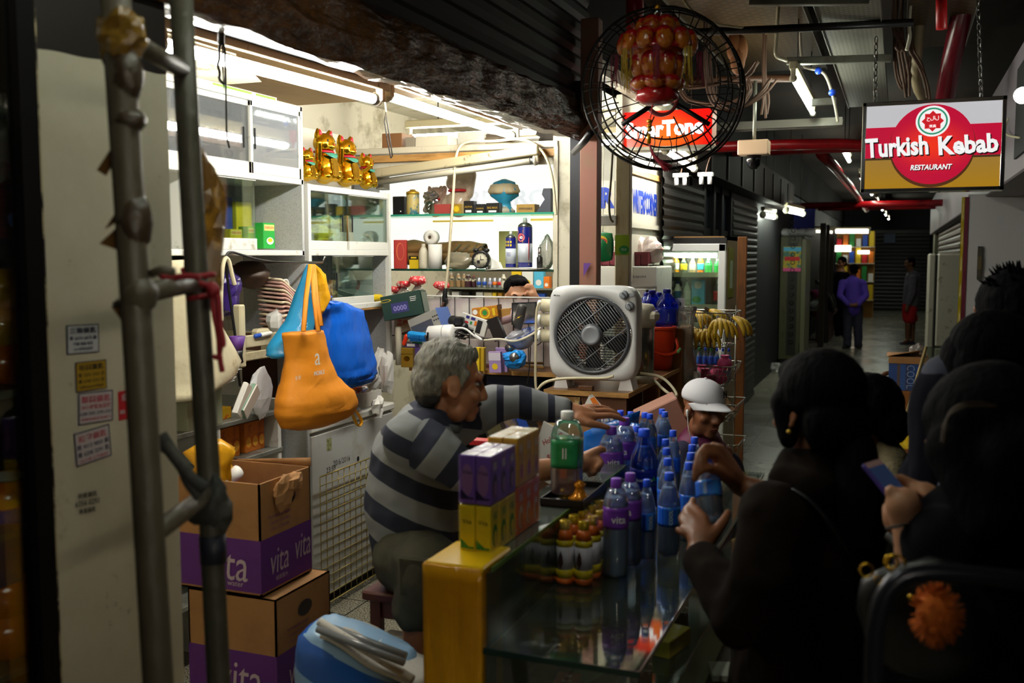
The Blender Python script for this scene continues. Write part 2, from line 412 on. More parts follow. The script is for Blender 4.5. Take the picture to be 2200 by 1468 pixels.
b=B();b.bx(XF-.028,XF,1.497,1.875,0,2.75,pillar_mat(),.004)
b.bx(XF-.028,XF+.006,1.490,1.499,0,2.3,mat('flaking trim','#a99c7c',.6,var=(9,'#241a12',.46,.54)));struct('pillar',b)
struct('trim_2',B().bx(XF-.02,XF+.012,1.447,1.489,0,2.9,mat('black frame','#0a0809',.6,spec=.15)))
struct('window_1',B().bx(XF-.012,XF-.008,.2,1.447,.2,2.6,film('shop window','#f0f4f2',.03)))
b=B();b.bx(XF-.16,XF-.05,5.06,5.14,0,2.5,M_cream,.004);struct('trim_3',b)
b=B();b.bx(XF-.045,XF+.01,5.0,5.16,0,2.6,mat('shutter guide','#17181d',.4,.5));struct('trim_4',b)
M_jamb=mat('reddish brown post','#8c5a4a',.6,var=(5,'#7d6446',.45,.7))  # reddish brown mottled at random with tan brown
b=B();p=P(1263,600,d=5.15);b.bx(p.x-.047,p.x+.047,p.y,p.y+.08,0,2.9,M_jamb,.004);struct('trim_5',b)
p=P(1337,500,d=5.75);b=B().bx(p.x-.042,p.x+.042,p.y,p.y+.06,0,P(1337,336,d=5.75).z,mat('whitewashed post','#c9bfa0',.6,var=(4,'#a58f60',.45,.7,(3,3,.7))),.004);struct('trim_6',b)
POST6=p
b=B();slats(b,(XF-.05,7.2,0),(0,1,0),1.6,0,2.35,M_sh2);struct('door_2',b)
b=B();slats(b,(XF-.05,10.45,0),(0,1,0),1.9,0,2.35,M_sh2);struct('door_3',b)
b=B();b.bx(XF-.12,XF-.06,8.8,10.45,0,1.95,M_dark);b.bx(XF-.12,XF-.06,8.8,10.45,2.3,2.7,M_dark)
for y in(8.8,9.3,9.75,10.3):b.bx(XF-.10,XF-.04,y,y+.1,0,2.7,M_dark)
b.bx(XF-.10,XF-.094,8.9,10.3,1.95,2.3,mat('dusty pane','#5d6a78',.15));struct('window_2',b)
b=B();b.bx(XF-.1,XF+.12,7.1,15,2.36,2.72,mat('fascia boxes','#1e1612',.7,var=(2,'#120c0a',.4,.7),spec=.2))
for i in range(9):b.bx(XF+.10,XF+.135,7.3+i*.85,7.36+i*.85,2.37,2.68,M_sh1)
struct('trim_7',b)
struct('wall_far_left',B().bx(XF-.2,XF-.13,8.3,33.5,0,2.72,M_dark))
M_fas=mat('mauve grey fascia','#8a8088',.5)
b=B();b.bx(.66,1.5,4.6,26,2.2,3.0,M_fas,.01);b.bx(.645,.665,6.2,7.0,2.3,2.85,M_dark);b.bx(.645,.665,9.4,10.4,2.3,2.8,M_dark)
struct('trim_8',b)
struct('wall_right',B().bx(1.5,1.6,-1.5,33.5,0,3.4,M_dark))
b=B();slats(b,(.80,15.5,0),(0,1,0),8.5,0,2.2,mat('dull steel shutter','#6c655c',.4,.4),.1,(-1,0,0));struct('door_4',b)
struct('trim_9',B().bx(.72,1.5,24.2,25.2,0,2.9,mat('mossy cream column','#a9a58b',.6)))
b=B();b.bx(-1.8,1.6,33.4,33.5,0,3.4,M_dark);struct('wall_end',b)
b=B();slats(b,(-.75,33.3,0),(1,0,0),1.6,0,2.5,mat('end shutter','#2c2a2c',.4,.3),.12,(0,-1,0));struct('door_5',b)
struct('light_block_wall',B().bx(.63,1.5,.50,.58,0,3.0,M_dark))  # unseen wall added to keep the kebab tubes' light off the customers
# ------------------------------------------------------------- fluorescent lamps
def lamp(name,label,p0,p1,r=.014,housing=True,m=None,hm=None,hang=0,group=None,drop=.06,hw=.05,side=V((0,0,0)),dark=False):
 p0,p1=V(p0),V(p1);t=thing(name,label,'lamp',p0,group);a=p1-p0;L=a.length;u=a.normalized()
 hm=hm or mat('lamp batten','#b8ae8e',.5,var=(14,'#4e4430',.6,.68))
 obj('tube',B().cyl((0,0,0),a,r,m or M_tube,n=12),t)
 for q,s in((V((0,0,0)),-1),(a,1)):
  e=B();e.cyl(q,q+u*s*.022,r*1.15,M_steel,n=12);e.cyl(q+u*s*.02,q+u*s*.034,r*1.5,M_cream,n=12)
  e.box(q+u*s*.03+V((0,0,drop*.4))+side*.4,(.03,.03,drop+.02),M_cream,.004);obj('lamp_holder',e,t)
 if housing:
  w=u.cross(V((0,0,1)));c=a*.5+V((0,0,drop+.02))+side
  M=Matrix(((u.x,w.x,0,c.x),(u.y,w.y,0,c.y),(u.z,w.z,1,c.z),(0,0,0,1)))
  obj('batten',B().box((0,0,0),(L+.10,hw,.05),hm,.006,M),t)if not dark else obj('batten',B().box((0,-.02,.0),(L+.16,.014,.06),hm,.003,M).box((0,.012,.022),(L+.12,.05,.05),M_dark,0,M),t)  # dark grey box puts the unlit underside of the batten into colour
 if hang:
  for f in(.15,.85):obj('hanger',B().cyl(a*f+V((0,0,drop)),a*f+V((0,0,drop+hang)),.004,M_wire,n=6),t)
 return t
XT=-1.95
p1=P(800,212,X=XT);q0=P(836,207,X=XT);q1=P(1098,291,X=XT);zt=p1.z
lamp('fluorescent_lamp','bright fluorescent tube under the taped beam, end nearer the golden cats hidden by grey pole',(XT,p1.y-1.2,p1.z-.023),p1,.019,drop=.035,side=V((.05,0,.01)),dark=True)
lamp('fluorescent_lamp','bright fluorescent tube over the back shelves, far end by the stall corner',q0,q1,.019,drop=.035,side=V((.05,0,.01)),dark=True)
a,c=P(805,393,Y=5.02),P(1140,346,Y=5.02)
lamp('fluorescent_lamp','dusty unlit tube under the shelf header above the white maneki cat',a,c,.018,m=M_tubeoff,drop=.03,hw=.06)
lamp('fluorescent_lamp','lit tube inside the neighbouring stall below the red lightbox sign',P(1432,325,d=6.4),P(1490,362,d=7.3),.018,m=M_tubenext)
lamp('fluorescent_lamp','lit tube over the bottle shelf beyond the wire mesh',(-2.9,5.75,2.45),(-1.75,5.75,2.45),.018,m=M_tubenext,hang=.3)
lamp('fluorescent_lamp','lit tube deep inside the neighbouring stall',(-2.7,6.9,2.5),(-1.75,6.9,2.5),.018,m=M_tubenext,hang=.3)
lamp('fluorescent_lamp','tube lamp of the tape stall behind the black window frame',(-2.3,.2,2.45),(-2.3,1.3,2.45),.016,m=mat('lit tube of tape stall','#fff',.4,emit=4,ecol='#fff4dc'),hang=.2)
lamp('fluorescent_lamp','cold white tube lamp hanging over the passage left of the restaurant sign',P(1705,170,Z=2.8),P(1746,243,Z=2.8),.016,m=M_tubehall,hang=.62)
hall=lamp('fluorescent_lamp','white tube far down the passage, one of a receding row',(-.57,10.9,2.78),(-.57,12.1,2.78),.02,m=M_tubehall,hang=.62,group='tube lamps receding along the passage')
for y in(1.0,14.5,17.6,20.8,24,27.2,30.4):
 dup(hall,Matrix.Translation((-.57+.012*(y-11),y,2.78)))
p=P(1690,452,d=13.2);lamp('fluorescent_lamp','bright tube lamp above the rusty green cabinet',p,p+V((.1,1.2,.0)),.03,m=M_tubehall,hang=1.3)
p=P(1640,462,d=12.6);lamp('fluorescent_lamp','short glaring tube at the end of the grey shutters',p,p+V((.05,.7,0)),.03,m=M_tubehall,hang=1.3)
p=P(1796,497,d=26);lamp('fluorescent_lamp','lit tube over the far lit shop behind the purple shirt',p,P(1866,497,d=25.6),.05,m=mat('lit tube of far shop','#fff',.4,emit=10,ecol='#fff8e0'))
p=P(1752,497,d=20);lamp('fluorescent_lamp','dim tube beside the far lit shop',p,P(1788,499,d=20),.03,m=mat('dim tube','#fff',.4,emit=2,ecol='#fff8e0'))
p=P(2197,205,X=.60);t=thing('wall_lamp','round white lamp on the mauve grey fascia','lamp',p)
obj('bulb',B().sph((0,0,0),.045,M_tubehall),t);obj('lamp_socket',B().cyl((.02,0,.0),(.07,0,.02),.02,M_white2),t)
# ------------------------------------------------------------- lit signs
def backlit(name,c_in,c_out,ctr,rad,strength,sc=(1,1,1)):
 m=mat(name,c_out,.3);nt=m.node_tree;N=nt.nodes;b=N['Principled BSDF']
 tc=N.new('ShaderNodeTexCoord');mp=N.new('ShaderNodeMapping');mp.vector_type='TEXTURE'
 mp.inputs['Location'].default_value=ctr;mp.inputs['Scale'].default_value=sc
 nt.links.new(tc.outputs['Object'],mp.inputs[0]);ln=N.new('ShaderNodeVectorMath');ln.operation='LENGTH';nt.links.new(mp.outputs[0],ln.inputs[0])
 mr=N.new('ShaderNodeMapRange');mr.interpolation_type='SMOOTHSTEP';mr.inputs['From Max'].default_value=rad;nt.links.new(ln.outputs['Value'],mr.inputs['Value'])
 mx=N.new('ShaderNodeMix');mx.data_type='RGBA';mx.inputs[6].default_value=(*lin(c_in),1);mx.inputs[7].default_value=(*lin(c_out),1)
 nt.links.new(mr.outputs[0],mx.inputs[0]);nt.links.new(mx.outputs[2],b.inputs['Emission Color']);b.inputs['Emission Strength'].default_value=strength
 b.inputs['Base Color'].default_value=(*[x*.25 for x in lin(c_out)],1);return m
a,bb,c=P(1856,407,Y=5.9),P(2148,402,Y=5.9),P(1853,229,Y=5.9)
W,H=bb.x-a.x,c.z-a.z;cx,cz=(a.x+bb.x)/2,(a.z+c.z)/2
t=thing('restaurant_sign','red, white and gold lightbox sign of the kebab restaurant hung on chains','sign',(cx,5.9,cz))
fm=B();d=.12
for s in(-1,1):fm.box((s*(W/2+.008),d/2,0),(.022,d+.01,H+.04),M_chrome,.003);fm.box((0,d/2,s*(H/2+.008)),(W+.04,d+.01,.022),M_chrome,.003)
obj('frame',fm,t)
F=frame((0,0,0),(1,0,0),(0,0,1));pn=B()
pn.bx(-W/2,W/2,.004,d,-H/2,H/2,M_white2)
def rect(x0,x1,y0,y1):return[(x0*W-W/2,y0*H-H/2),(x1*W-W/2,y0*H-H/2),(x1*W-W/2,y1*H-H/2),(x0*W-W/2,y1*H-H/2)]
pn.face(rect(0,1,0,1),mat('sign white','#c8c8cc',.3,emit=.72,ecol='#d8d8dc'),F,.001)
gold=backlit('sign gold','#b99048','#c8931a',(0,0,.02),.3,.62,(9,1,1));pn.face(rect(0,1,0,.37),gold,F,.002)
pn.face([(x,y)for x,y in rect(0,1,.345,.37)],mat('sign band shade','#6b5230',.3,emit=.35),F,.0025)
rm=backlit('sign red','#ff3a20','#c8143a',(.0,0,.0),.17,.85,(1.5,1,1.0));pn.face(rect(0,1,.37,.735),rm,F,.003)
pn.oval(0,-.005,H*.475,H*.485,mat('sign ring shade','#7a4a2a',.3,emit=.3),F,.0035,48);pn.oval(0,.006,H*.465,H*.47,rm,F,.004,48)
obj('panel',pn,t);lt=B();wm=mat('sign lettering','#ffffff',.3,emit=.85);sh=mat('sign letter shade','#4b2a2a',.4,emit=.08)
for m,dx,dz,u in((sh,.006,-.007,.005),(wm,0,0,.006)):
 lt.text('Turkish',m,frame((-.262*W+dx,0,-.0+dz),(1,0,.03),(0,0,1)),h=H*.235,w=W*.47,bold=.035,up=u,shear=-.05)
 lt.text('Kebab',m,frame((.262*W+dx,0,-.0+dz),(1,0,.03),(0,0,1)),h=H*.225,w=W*.43,bold=.035,up=u,shear=-.05)
 lt.text('RESTAURANT',m,frame((-.0+dx*.6,0,-.255*H+dz*.6),(1,0,0),(0,0,1)),h=H*.065,w=W*.30,bold=.03,up=u,shear=.15)
obj('lettering',lt,t);em=B();cxx,cyy=-.0*W,.285*H
em.oval(cxx,cyy,.085,.082,wm,F,.0075,40);em.oval(cxx,cyy,.075,.072,mat('sign green ring','#3fae86',.3,emit=.6),F,.008,40);em.oval(cxx,cyy,.066,.063,wm,F,.0085,40)
em.face([(cxx+(.056 if i%2==0 else .042)*cos(pi*i/8+pi/2),cyy+(.056 if i%2==0 else .042)*sin(pi*i/8+pi/2))for i in range(16)],mat('sign star','#d8242c',.3,emit=.8),F,.009)
em.text('حلال',wm,frame((cxx,0,cyy+.013),(1,0,0),(0,0,1)),h=.028,w=.06,bold=.02,up=.0095)
em.text('清真',wm,frame((cxx,0,cyy-.026),(1,0,0),(0,0,1)),h=.016,w=.036,bold=.02,up=.0095)
obj('emblem',em,t)
def chain(label,p0,p1,pitch=.035,r=.0035,m=None):
 b=B();p0,p1=V(p0),V(p1);n=max(2,int((p1-p0).length/pitch));u=(p1-p0).normalized();x=u.orthogonal().normalized();y=u.cross(x)
 for i in range(n):
  c=p0.lerp(p1,(i+.5)/n);s=x if i%2 else y
  b.tube([c+u*(pitch*.62*cos(2*pi*k/10))+s*(pitch*.30*sin(2*pi*k/10))for k in range(10)],r,m or M_steel,5,True)
 return one('chain',label,'chain',b)
chain('chain holding up the left corner of the restaurant sign',P(1880,220,Y=5.93),P(1882,100,Y=5.93)+V((0,0,.05)))
chain('long chain holding up the right corner of the restaurant sign',P(2108,213,Y=5.93),P(2100,-40,Y=5.93))
YS=6.3;a,bb,c=P(1326,318,Y=YS),P(1529,318,Y=YS),P(1326,243,Y=YS);W,H=bb.x-a.x,c.z-a.z
t=thing('lightbox_sign','glowing red and orange lightbox sign with white letters behind the lantern','sign',((a.x+bb.x)/2,YS,(a.z+c.z)/2))
b=B().bx(-W/2,W/2,.003,.16,-H/2,H/2,mat('lightbox side','#e6c8b8',.4,emit=.25,ecol='#ffb090'));b.bx(-W/2-.005,W/2+.005,-.004,.165,-H/2-.02,-H/2,M_cream);obj('casing',b,t)
obj('panel',B().face([(-W/2,-H/2),(W/2,-H/2),(W/2,H/2),(-W/2,H/2)],backlit('lightbox red','#ff7a14','#f0140c',(0,0,-.05),.26,1.0,(1.15,1,.75)),F,.0),t)
obj('lettering',B().text('SmarTone',mat('lightbox letter','#fff',.3,emit=1.2),frame((.0,0,-.0),(1,0,.03),(0,0,1)),h=H*.47,w=W*.83,bold=.05,up=.004),t)
b=B();a,bb=P(800,470,Y=5.46),P(1196,345,Y=5.46)
mbk=mat('backlit board','#fbfbf6',.5,emit=.95,ecol='#fffef4');b.bx(a.x,a.x+.03,5.472,5.488,0,1.63,M_cream);b.bx(a.x,bb.x+.05,5.47,5.49,1.62,2.32,mat('backlit board','#fbfbf6',.5,emit=.95,ecol='#fffef4'))
pk=mat('faint blue letters','#e6edf2',.5,emit=.86);b.text('RENROC',pk,frame(P(1110,425,Y=5.468),(1,0,0),(0,0,1)),h=.10,w=.62,bold=.04,up=.002)
yl=mat('yellow tape strip','#e8d060',.5,emit=.5)
for x0,x1,y in((930,1060,475),(1140,1188,472)):
 p,q=P(x0,y+3,Y=5.466),P(x1,y-3,Y=5.466);b.bx(p.x,q.x,5.463,5.469,p.z,q.z,yl)
one('backlit_board','white backlit board glowing behind the glass shelves','sign',b)
M_tr=mat('lit tube of the kebab shop','#fff',.4,emit=70,ecol='#fff6e0')
k0=lamp('fluorescent_lamp','tube of the kebab shop front on the right, behind the added light blocking wall',(1.05,-.75,2.1),(1.05,.45,2.1),.018,m=M_tr,hang=1.2,group='tubes over the kebab shop front')
for dx,dz in((.12,.06),(.24,.12),(.36,.18)):dup(k0,Matrix.Translation((1.05+dx,-.75,2.1+dz)))
# ------------------------------------------------------------- over the passage: trays, pipes, cables, lantern, fan guard
def holed(name,col,dark,bw,rh,mort,sc=1):
 m=mat(name,col,.45,.5);nt=m.node_tree;N=nt.nodes;b=N['Principled BSDF']
 tc=N.new('ShaderNodeTexCoord');br=N.new('ShaderNodeTexBrick')
 for k,v in(('Scale',sc),('Mortar Size',mort),('Brick Width',bw),('Row Height',rh),('Mortar Smooth',.1)):br.inputs[k].default_value=v
 br.inputs['Color1'].default_value=br.inputs['Color2'].default_value=(*lin(dark),1);br.inputs['Mortar'].default_value=(*lin(col),1)
 nt.links.new(tc.outputs['Object'],br.inputs['Vector']);nt.links.new(br.outputs['Color'],b.inputs['Base Color']);return m
M_tray=holed('perforated tray','#a3a195','#3a3830',.05,.022,.007)
M_deck=holed('perforated sooty deck','#5a4526','#20160c',.09,.045,.014)
def tray(label,x0,x1,y0,y1,z,m,lip=.05):
 t=thing('cable_tray',label,'cable tray',(x0,y0,z));w,l=x1-x0,y1-y0
 obj('tray_bed',B().bx(0,w,0,l,0,.004,m),t);b=B();mt=mat('tray lip','#8f8d84',.4,.6)
 if w<l:b.bx(-.006,0,0,l,-.012,lip,mt);b.bx(w,w+.006,0,l,-.012,lip,mt)
 else:b.bx(0,w,-.006,0,-.012,lip,mt);b.bx(0,w,l,l+.006,-.012,lip,mt)
 obj('side_rail',b,t);return t
tray('wide perforated steel cable tray over the passage left of the restaurant sign',-.46,-.14,4.3,9.5,3.02,M_tray)
tray('sooty perforated tray high over the red lantern',-1.35,-.60,4.2,8.6,3.22,M_deck)
tray('dark perforated tray high above the restaurant sign',.0,.40,4.0,8.2,3.25,M_deck)
p,q=P(1560,282,Z=2.72),P(1806,262,Z=2.72)
tray('galvanised cable tray crossing the passage behind the red lightbox',p.x-.9,q.x,p.y,p.y+.14,2.74,M_tray)
M_strut=mat('galvanised strut','#8d8f86',.45,.4,var=(5,'#6a6558',.45,.7))
def strut(label,p,q,s=(.045,.045)):
 p,q=V(p),V(q);b=B().box((0,0,(q-p).length/2),(s[0],s[1],(q-p).length),M_strut,.004,axis(p,q));return one('strut',label,'metal strut',b)
strut('flat galvanised strut carrying the wide cable tray',P(1690,132,Y=6.6),P(1915,125,Y=6.6))
strut('galvanised strut under the ceiling at the top edge above the wide tray',P(1610,3,Y=5.2),P(1868,0,Y=5.2))
strut('short white bracket beside the cold tube lamp',P(1742,221,d=7),P(1796,217,d=7),(.03,.05))
M_redp=mat('red sprinkler pipe','#a3121a',.3,var=(5,'#5a0a10',.45,.75));M_redd=mat('dark red pipe','#5c0f1c',.25)
def pipe(label,pts,r,m,sm=2,n=10):return one('pipe',label,'pipe',B().tube(pts,r,m,n,smooth=sm))
pipe('bright red sprinkler pipe dropping from the ceiling above the restaurant sign',[P(2022,-60,d=5.6),P(2023,62,d=5.6)],.030,mat('bright red pipe','#c8161a',.35),0)
pipe('thick dark red pipe rising past the long sign chain',[P(2090,-80,d=6.3),P(2046,120,d=6.6),P(2030,215,d=6.9)],.065,M_redd)
pipe('pale grimy pipe curving down behind the restaurant sign',[P(1984,-60,d=6.6),P(1972,100,d=6.8),P(1966,180,d=7),P(1985,215,d=7.2)],.034,mat('grimy pale pipe','#9a8a6c',.5))
pipe('horizontal red sprinkler main crossing the passage',[P(1420,322,Z=2.55),P(1640,312,Z=2.62),P(1850,308,Z=2.62),P(2060,330,Z=2.62)],.045,M_redp,1)
pipe('second red main crossing farther down the passage',[V((-1.68,9.3,P(1780,346,d=10).z)),V((1.5,9.3,P(1780,346,d=10).z))],.05,M_redp,1)
pipe('red pipe running along the passage beside the row of tubes',[P(1764,330,d=9),P(1792,358,d=10.5),P(1826,400,d=14),P(1862,452,d=22)],.05,M_redp,0)
pipe('far red pipe low across the passage ceiling',[V((-1.68,18.7,P(1800,454,d=20).z)),V((1.5,18.7,P(1800,452,d=20).z))],.06,M_redp,0)
pipe('far red pipe above the dark end shutter',[V((-1.68,22.6,P(1900,458,d=24).z)),V((1.5,22.6,P(1900,458,d=24).z))],.06,M_redp,0)
pipe('dark red post pipe at the top beside the lantern',[P(1364,-40,d=5.6),P(1364,60,d=5.6)],.05,M_redp,0)
pipe('brown pipe crossing above the lantern wiring',[P(1440,175,d=7.4),P(1700,168,d=7.4)],.03,mat('brown pipe','#4a2d1c',.5),0)
pipe('black conduit crossing under the sooty trays',[P(1480,70,d=5.6),P(1720,60,d=5.6),P(1960,48,d=5.6)],.022,M_black,0)
def cable(label,pts,r=.006,m=None,sm=3):return one('cable',label,'cable',B().tube(pts,r,m or M_cord,6,smooth=sm))
M_brc=mat('brown cable','#4a3020',.7);M_wht=mat('whitish cable','#cfc8b4',.5)
cable('cream cable drooping from the top strut past the sooty deck',[P(1672,12,d=6),P(1668,90,d=6),P(1664,122,d=6),P(1690,130,d=6.2)],.012)
cable('white cable running up beside the cold tube lamp',[P(1800,262,d=6.8),P(1794,225,d=6.8),P(1780,172,d=6.8),P(1766,152,d=6.8),P(1740,148,d=6.8),P(1722,142,d=6.8),P(1716,20,d=6.8)],.010,M_wht)
cable('white cable end dangling above the restaurant sign',[P(1958,-20,d=6.2),P(1952,60,d=6.2),P(1956,78,d=6.2),P(1948,108,d=6.2)],.012,M_wht)
cable('pale wire pair sagging at the top right of the lantern',[P(1462,-10,d=5.4),P(1490,30,d=5.4),P(1530,52,d=5.4),P(1600,60,d=5.6)],.008)
cable('cream wire looping off the right fascia beside the sign',[P(2166,255,X=.64),P(2158,280,X=.63),P(2164,292,X=.63),P(2190,296,X=.64)],.007)
for i,(lab,pts)in enumerate((
 ('brown cables sweeping from the lantern up to the sooty deck',[(1452,192),(1520,186),(1570,176),(1610,160),(1625,130)]),
 ('brown cable sagging in a bow right of the fan guard',[(1450,210),(1530,230),(1590,215),(1615,190),(1600,170)]),
 ('long brown cable hanging in front of the sooty deck',[(1548,70),(1580,120),(1592,170),(1598,195),(1614,190),(1608,205),(1585,235)]),
 ('tan cable dropping beside the brown pipe',[(1640,165),(1645,210),(1643,250)]),
 ('brown cable looping over the galvanised tray',[(1520,200),(1560,240),(1600,232),(1640,200),(1660,170)]),
 ('brown cable hanging left of the restaurant sign',[(1930,40),(1936,110),(1946,150),(1950,205)]),
 ('thick brown cable hanging beside the pale grimy pipe',[(1950,100),(1975,130),(1988,170),(1996,212)]),
 ('brown cable loop behind the top of the restaurant sign',[(1925,130),(1930,175),(1945,195),(1955,160),(1958,120)]),
 ('tangled brown cables above the restaurant sign',[(1920,60),(1935,85),(1928,105),(1942,112),(1936,88),(1925,70)]))):
 b=B();dd=6.4+.15*(i%4)
 for k in range(3):
  q=[P(x+(k-1)*5+RN.uniform(-4,4),y+RN.uniform(-5,5),d=dd+.05*k)for x,y in pts];b.tube([V((q[0].x,q[0].y,3.42))]+q,.009,M_brc,5,smooth=3)
 one('cable_bundle',lab,'cable',b)
b=B()
for k,(x,y)in enumerate(((1577,100),(1590,108),(1585,128))):b.sph(P(x,y,d=6.5),(.05,.05,.10),mat('wrapped joint','#7a4a24',.7),10,8)
one('wrapped_joint','brown wrapped cable joint hanging among the cables','cable',b)
for x,y,lab in((1758,152,'upper'),(1788,199,'lower')):
 one('cable_clip',lab+' blue clip on the white cable by the cold tube lamp','clip',B().sph(P(x,y,d=6.8),.025,M_cap,10,8))
p,q=P(1588,333,d=6.8),P(1652,303,d=6.8);t=thing('security_camera','cream box camera with dark dome under the galvanised tray','camera',(p+q)/2)
w=mpp(p)*64;h=mpp(p)*31;obj('housing',B().box((0,0,0),(w,.14,h),mat('camera box','#d8b898',.5),.006),t)
obj('dome',B().lathe([(.05,0),(.05,-.03),(.042,-.07),(.022,-.095),(1e-4,-.10)],mat('dark dome','#0b0b0e',.08),16,T(0,0,-h/2)),t);obj('stalk',B().cyl((0,0,h/2),(0,0,.45),.012,M_strut),t)
for x,y,lab in((1462,383,'nearer the lantern tassel'),(1516,381,'nearer the security camera')):
 p=P(x,y,d=7.2);t=thing('socket_block','small white twin lamp socket hanging above the dark shutter, '+lab,'socket',p)
 obj('base',B().box((0,0,.02),(.11,.04,.03),M_white2,.004),t)
 for s in(-1,1):obj('socket',B().cyl((s*.03,0,.01),(s*.03,0,-.05),.016,M_white2,n=10),t)
 obj('cord',B().tube([(0,0,.03),(.02,0,.12),(.08,0,.25),(.05,.0,1.2)],.004,M_brc,5,smooth=2),t)
c=P(1424,190,d=3.75);R0=172*mpp(c);nrm=(EYEV-c).normalized();nrm.x+=.16;nrm.normalize()
t=thing('fan_guard','large black wire fan guard hung behind the red lantern','fan',frame(c,nrm.cross(V((0,0,-1))),(0,0,1)));mw=M_wire
b=B()
for r,z in((R0,0),(R0*.93,.05),(R0*.76,.08),(R0*.66,.085)):b.tube([(r*cos(2*pi*i/48),r*sin(2*pi*i/48),z)for i in range(48)],.0035 if r<R0 else .006,mw,5,True)
b.tube([(R0*.86*cos(2*pi*i/48)+.03,R0*.86*sin(2*pi*i/48),-.12)for i in range(48)],.004,mw,5,True)
b.tube([(R0*.98*cos(2*pi*i/48)+.03,R0*.98*sin(2*pi*i/48),-.06)for i in range(48)],.004,mw,5,True);obj('ring_wire',b,t)
b=B()
for i in range(22):
 for da in(-.035,.035):
  a0=2*pi*i/22;a1=a0+da*1.2;q=lambda r,a,z:(r*cos(a),r*sin(a),z)
  b.tube([q(R0,a1,0),q(R0*.93,a1,.05),q(R0*.72,a1,.083),q(R0*.62,a0+da*2.2,.088)],.0025,mw,4)
 if i%3==0:b.tube([q(R0,a0,0),q(R0*.98,a0,-.06),(R0*.86*cos(a0)+.03,R0*.86*sin(a0),-.12),(R0*.3*cos(a0)+.03,R0*.3*sin(a0),-.16)],.0028,mw,4)
obj('spoke',b,t)
b=B()
b=B()
for a in(radians(-42),radians(-138)):b.tube([(R0*.18*cos(a),R0*.18*sin(a)-.03,.06),(R0*.72*cos(a),R0*.62*sin(a)-.02,.085)],.010,M_black,6)
obj('arm',b,t)
obj('hub',B().ring([(.05,.04),(.062,.04),(.062,.07),(.05,.07)],mat('pinkish hub ring','#a8404a',.4),24,T(-.012,-.05,0)),t)
obj('wall_bracket',B().tube([(-R0*.9,-R0*.55,0),(-R0*.95,-R0*.62,-.1),(-R0*1.0,-R0*.62,-.5)],.015,M_black,6),t)
c=P(1412,130,d=3.1);k=mpp(c);t=thing('lantern','red and gold festival lantern of rounded pods with a hanging tassel','lantern',c)
M_lred=mat('lantern red','#b0141a',.25,coat=.6,var=(30,'#e0602a',.56,.72));M_lor=mat('lantern orange','#c8701c',.22,coat=.8,var=(40,'#a8281a',.5,.62),bump=(40,.4))
M_lgold=mat('lantern gold','#d8a020',.25,.7)
def px(x,y):return((x-1412)*k,0,-(y-130)*k)
def podring(name,y,rad,n,w,h,tilt,m,ph=0):
 for i in range(n):
  a=2*pi*(i+ph)/n;M=T(0,0,-(y-130)*k)@T(rz=a)@T(rad*k,0,0)@T(ry=tilt)
  b=B(M);b.sph((0,0,0),(w*k*.7,w*k,h*k),m,12,9);obj(name,b,t)
  b=B(M);b.sph((-w*k*.12,0,h*k*.45),(w*k*.75,w*k*1.02,h*k*.62),M_lred,10,6);obj('pod_cap',b,t)
podring('gilt_pod',62,36,6,20,22,-.25,M_lor,.3)
podring('gilt_pod',95,74,11,19,24,-.2,M_lor)
podring('gilt_pod',145,44,7,19,30,.12,M_lor,.1)
podring('gilt_pod',180,44,7,23,15,.5,M_lor,.4)
obj('crown',B().lathe([(r*k,-(y-130)*k)for r,y in((4,34),(18,45),(34,60),(50,76),(76,106),(80,112),(66,112))],M_lred,16),t)
obj('bowl',B().lathe([(r*k,-(y-130)*k)for r,y in((56,106),(54,122),(46,150),(38,176),(34,190))],M_lor,10),t)
obj('foot',B().lathe([(r*k,-(y-130)*k)for r,y in((30,186),(44,192),(48,212),(30,222),(10,224))],M_lred,10),t)
b=B().sph(px(1411,29),9*k,M_chrome);b.sph(px(1411,18),6*k,M_lgold);b.cyl(px(1411,40),px(1411,-300),1.2*k,M_wire,n=5);obj('finial',b,t)
for i in range(8):
 a=2*pi*(i+.25)/8;b=B();mt=mat('tassel yellow','#cfae3a',.7)if i%2 else mat('tassel wine','#8c3048',.7)
 for j in range(12):
  q=V((90*k*cos(a)+RN.uniform(-9,9)*k,90*k*sin(a)+RN.uniform(-9,9)*k,-(115-130)*k));b.tube([q,q+V((RN.uniform(-3,3)*k,0,-30*k)),q+V((RN.uniform(-6,6)*k,0,-(52+RN.uniform(0,22))*k))],.0013,mt,4)
 obj('fringe',b,t)
b=B().cyl(px(1403,224),px(1398,252),1.4*k,M_red,n=6)
for y in(258,268,276):b.sph(px(1397,y),(6*k,6*k,5*k),M_lgold,8,6)
b.lathe([(3.5*k,0),(5*k,-8*k),(4.5*k,-22*k)],M_lgold,8,T(*px(1396,284)))
for j in range(14):
 a=px(1396,305);e=px(1446+RN.uniform(-14,10),362+RN.uniform(-10,6));md=px(1408+RN.uniform(-4,4),335);yj=RN.uniform(-4,4)*k
 b.tube([a,(md[0],yj,md[2]),(e[0],yj*2,e[2])],1.6*k,mat('tassel red','#a01e34',.7),4,smooth=1)
obj('hanging_tassel',b,t)
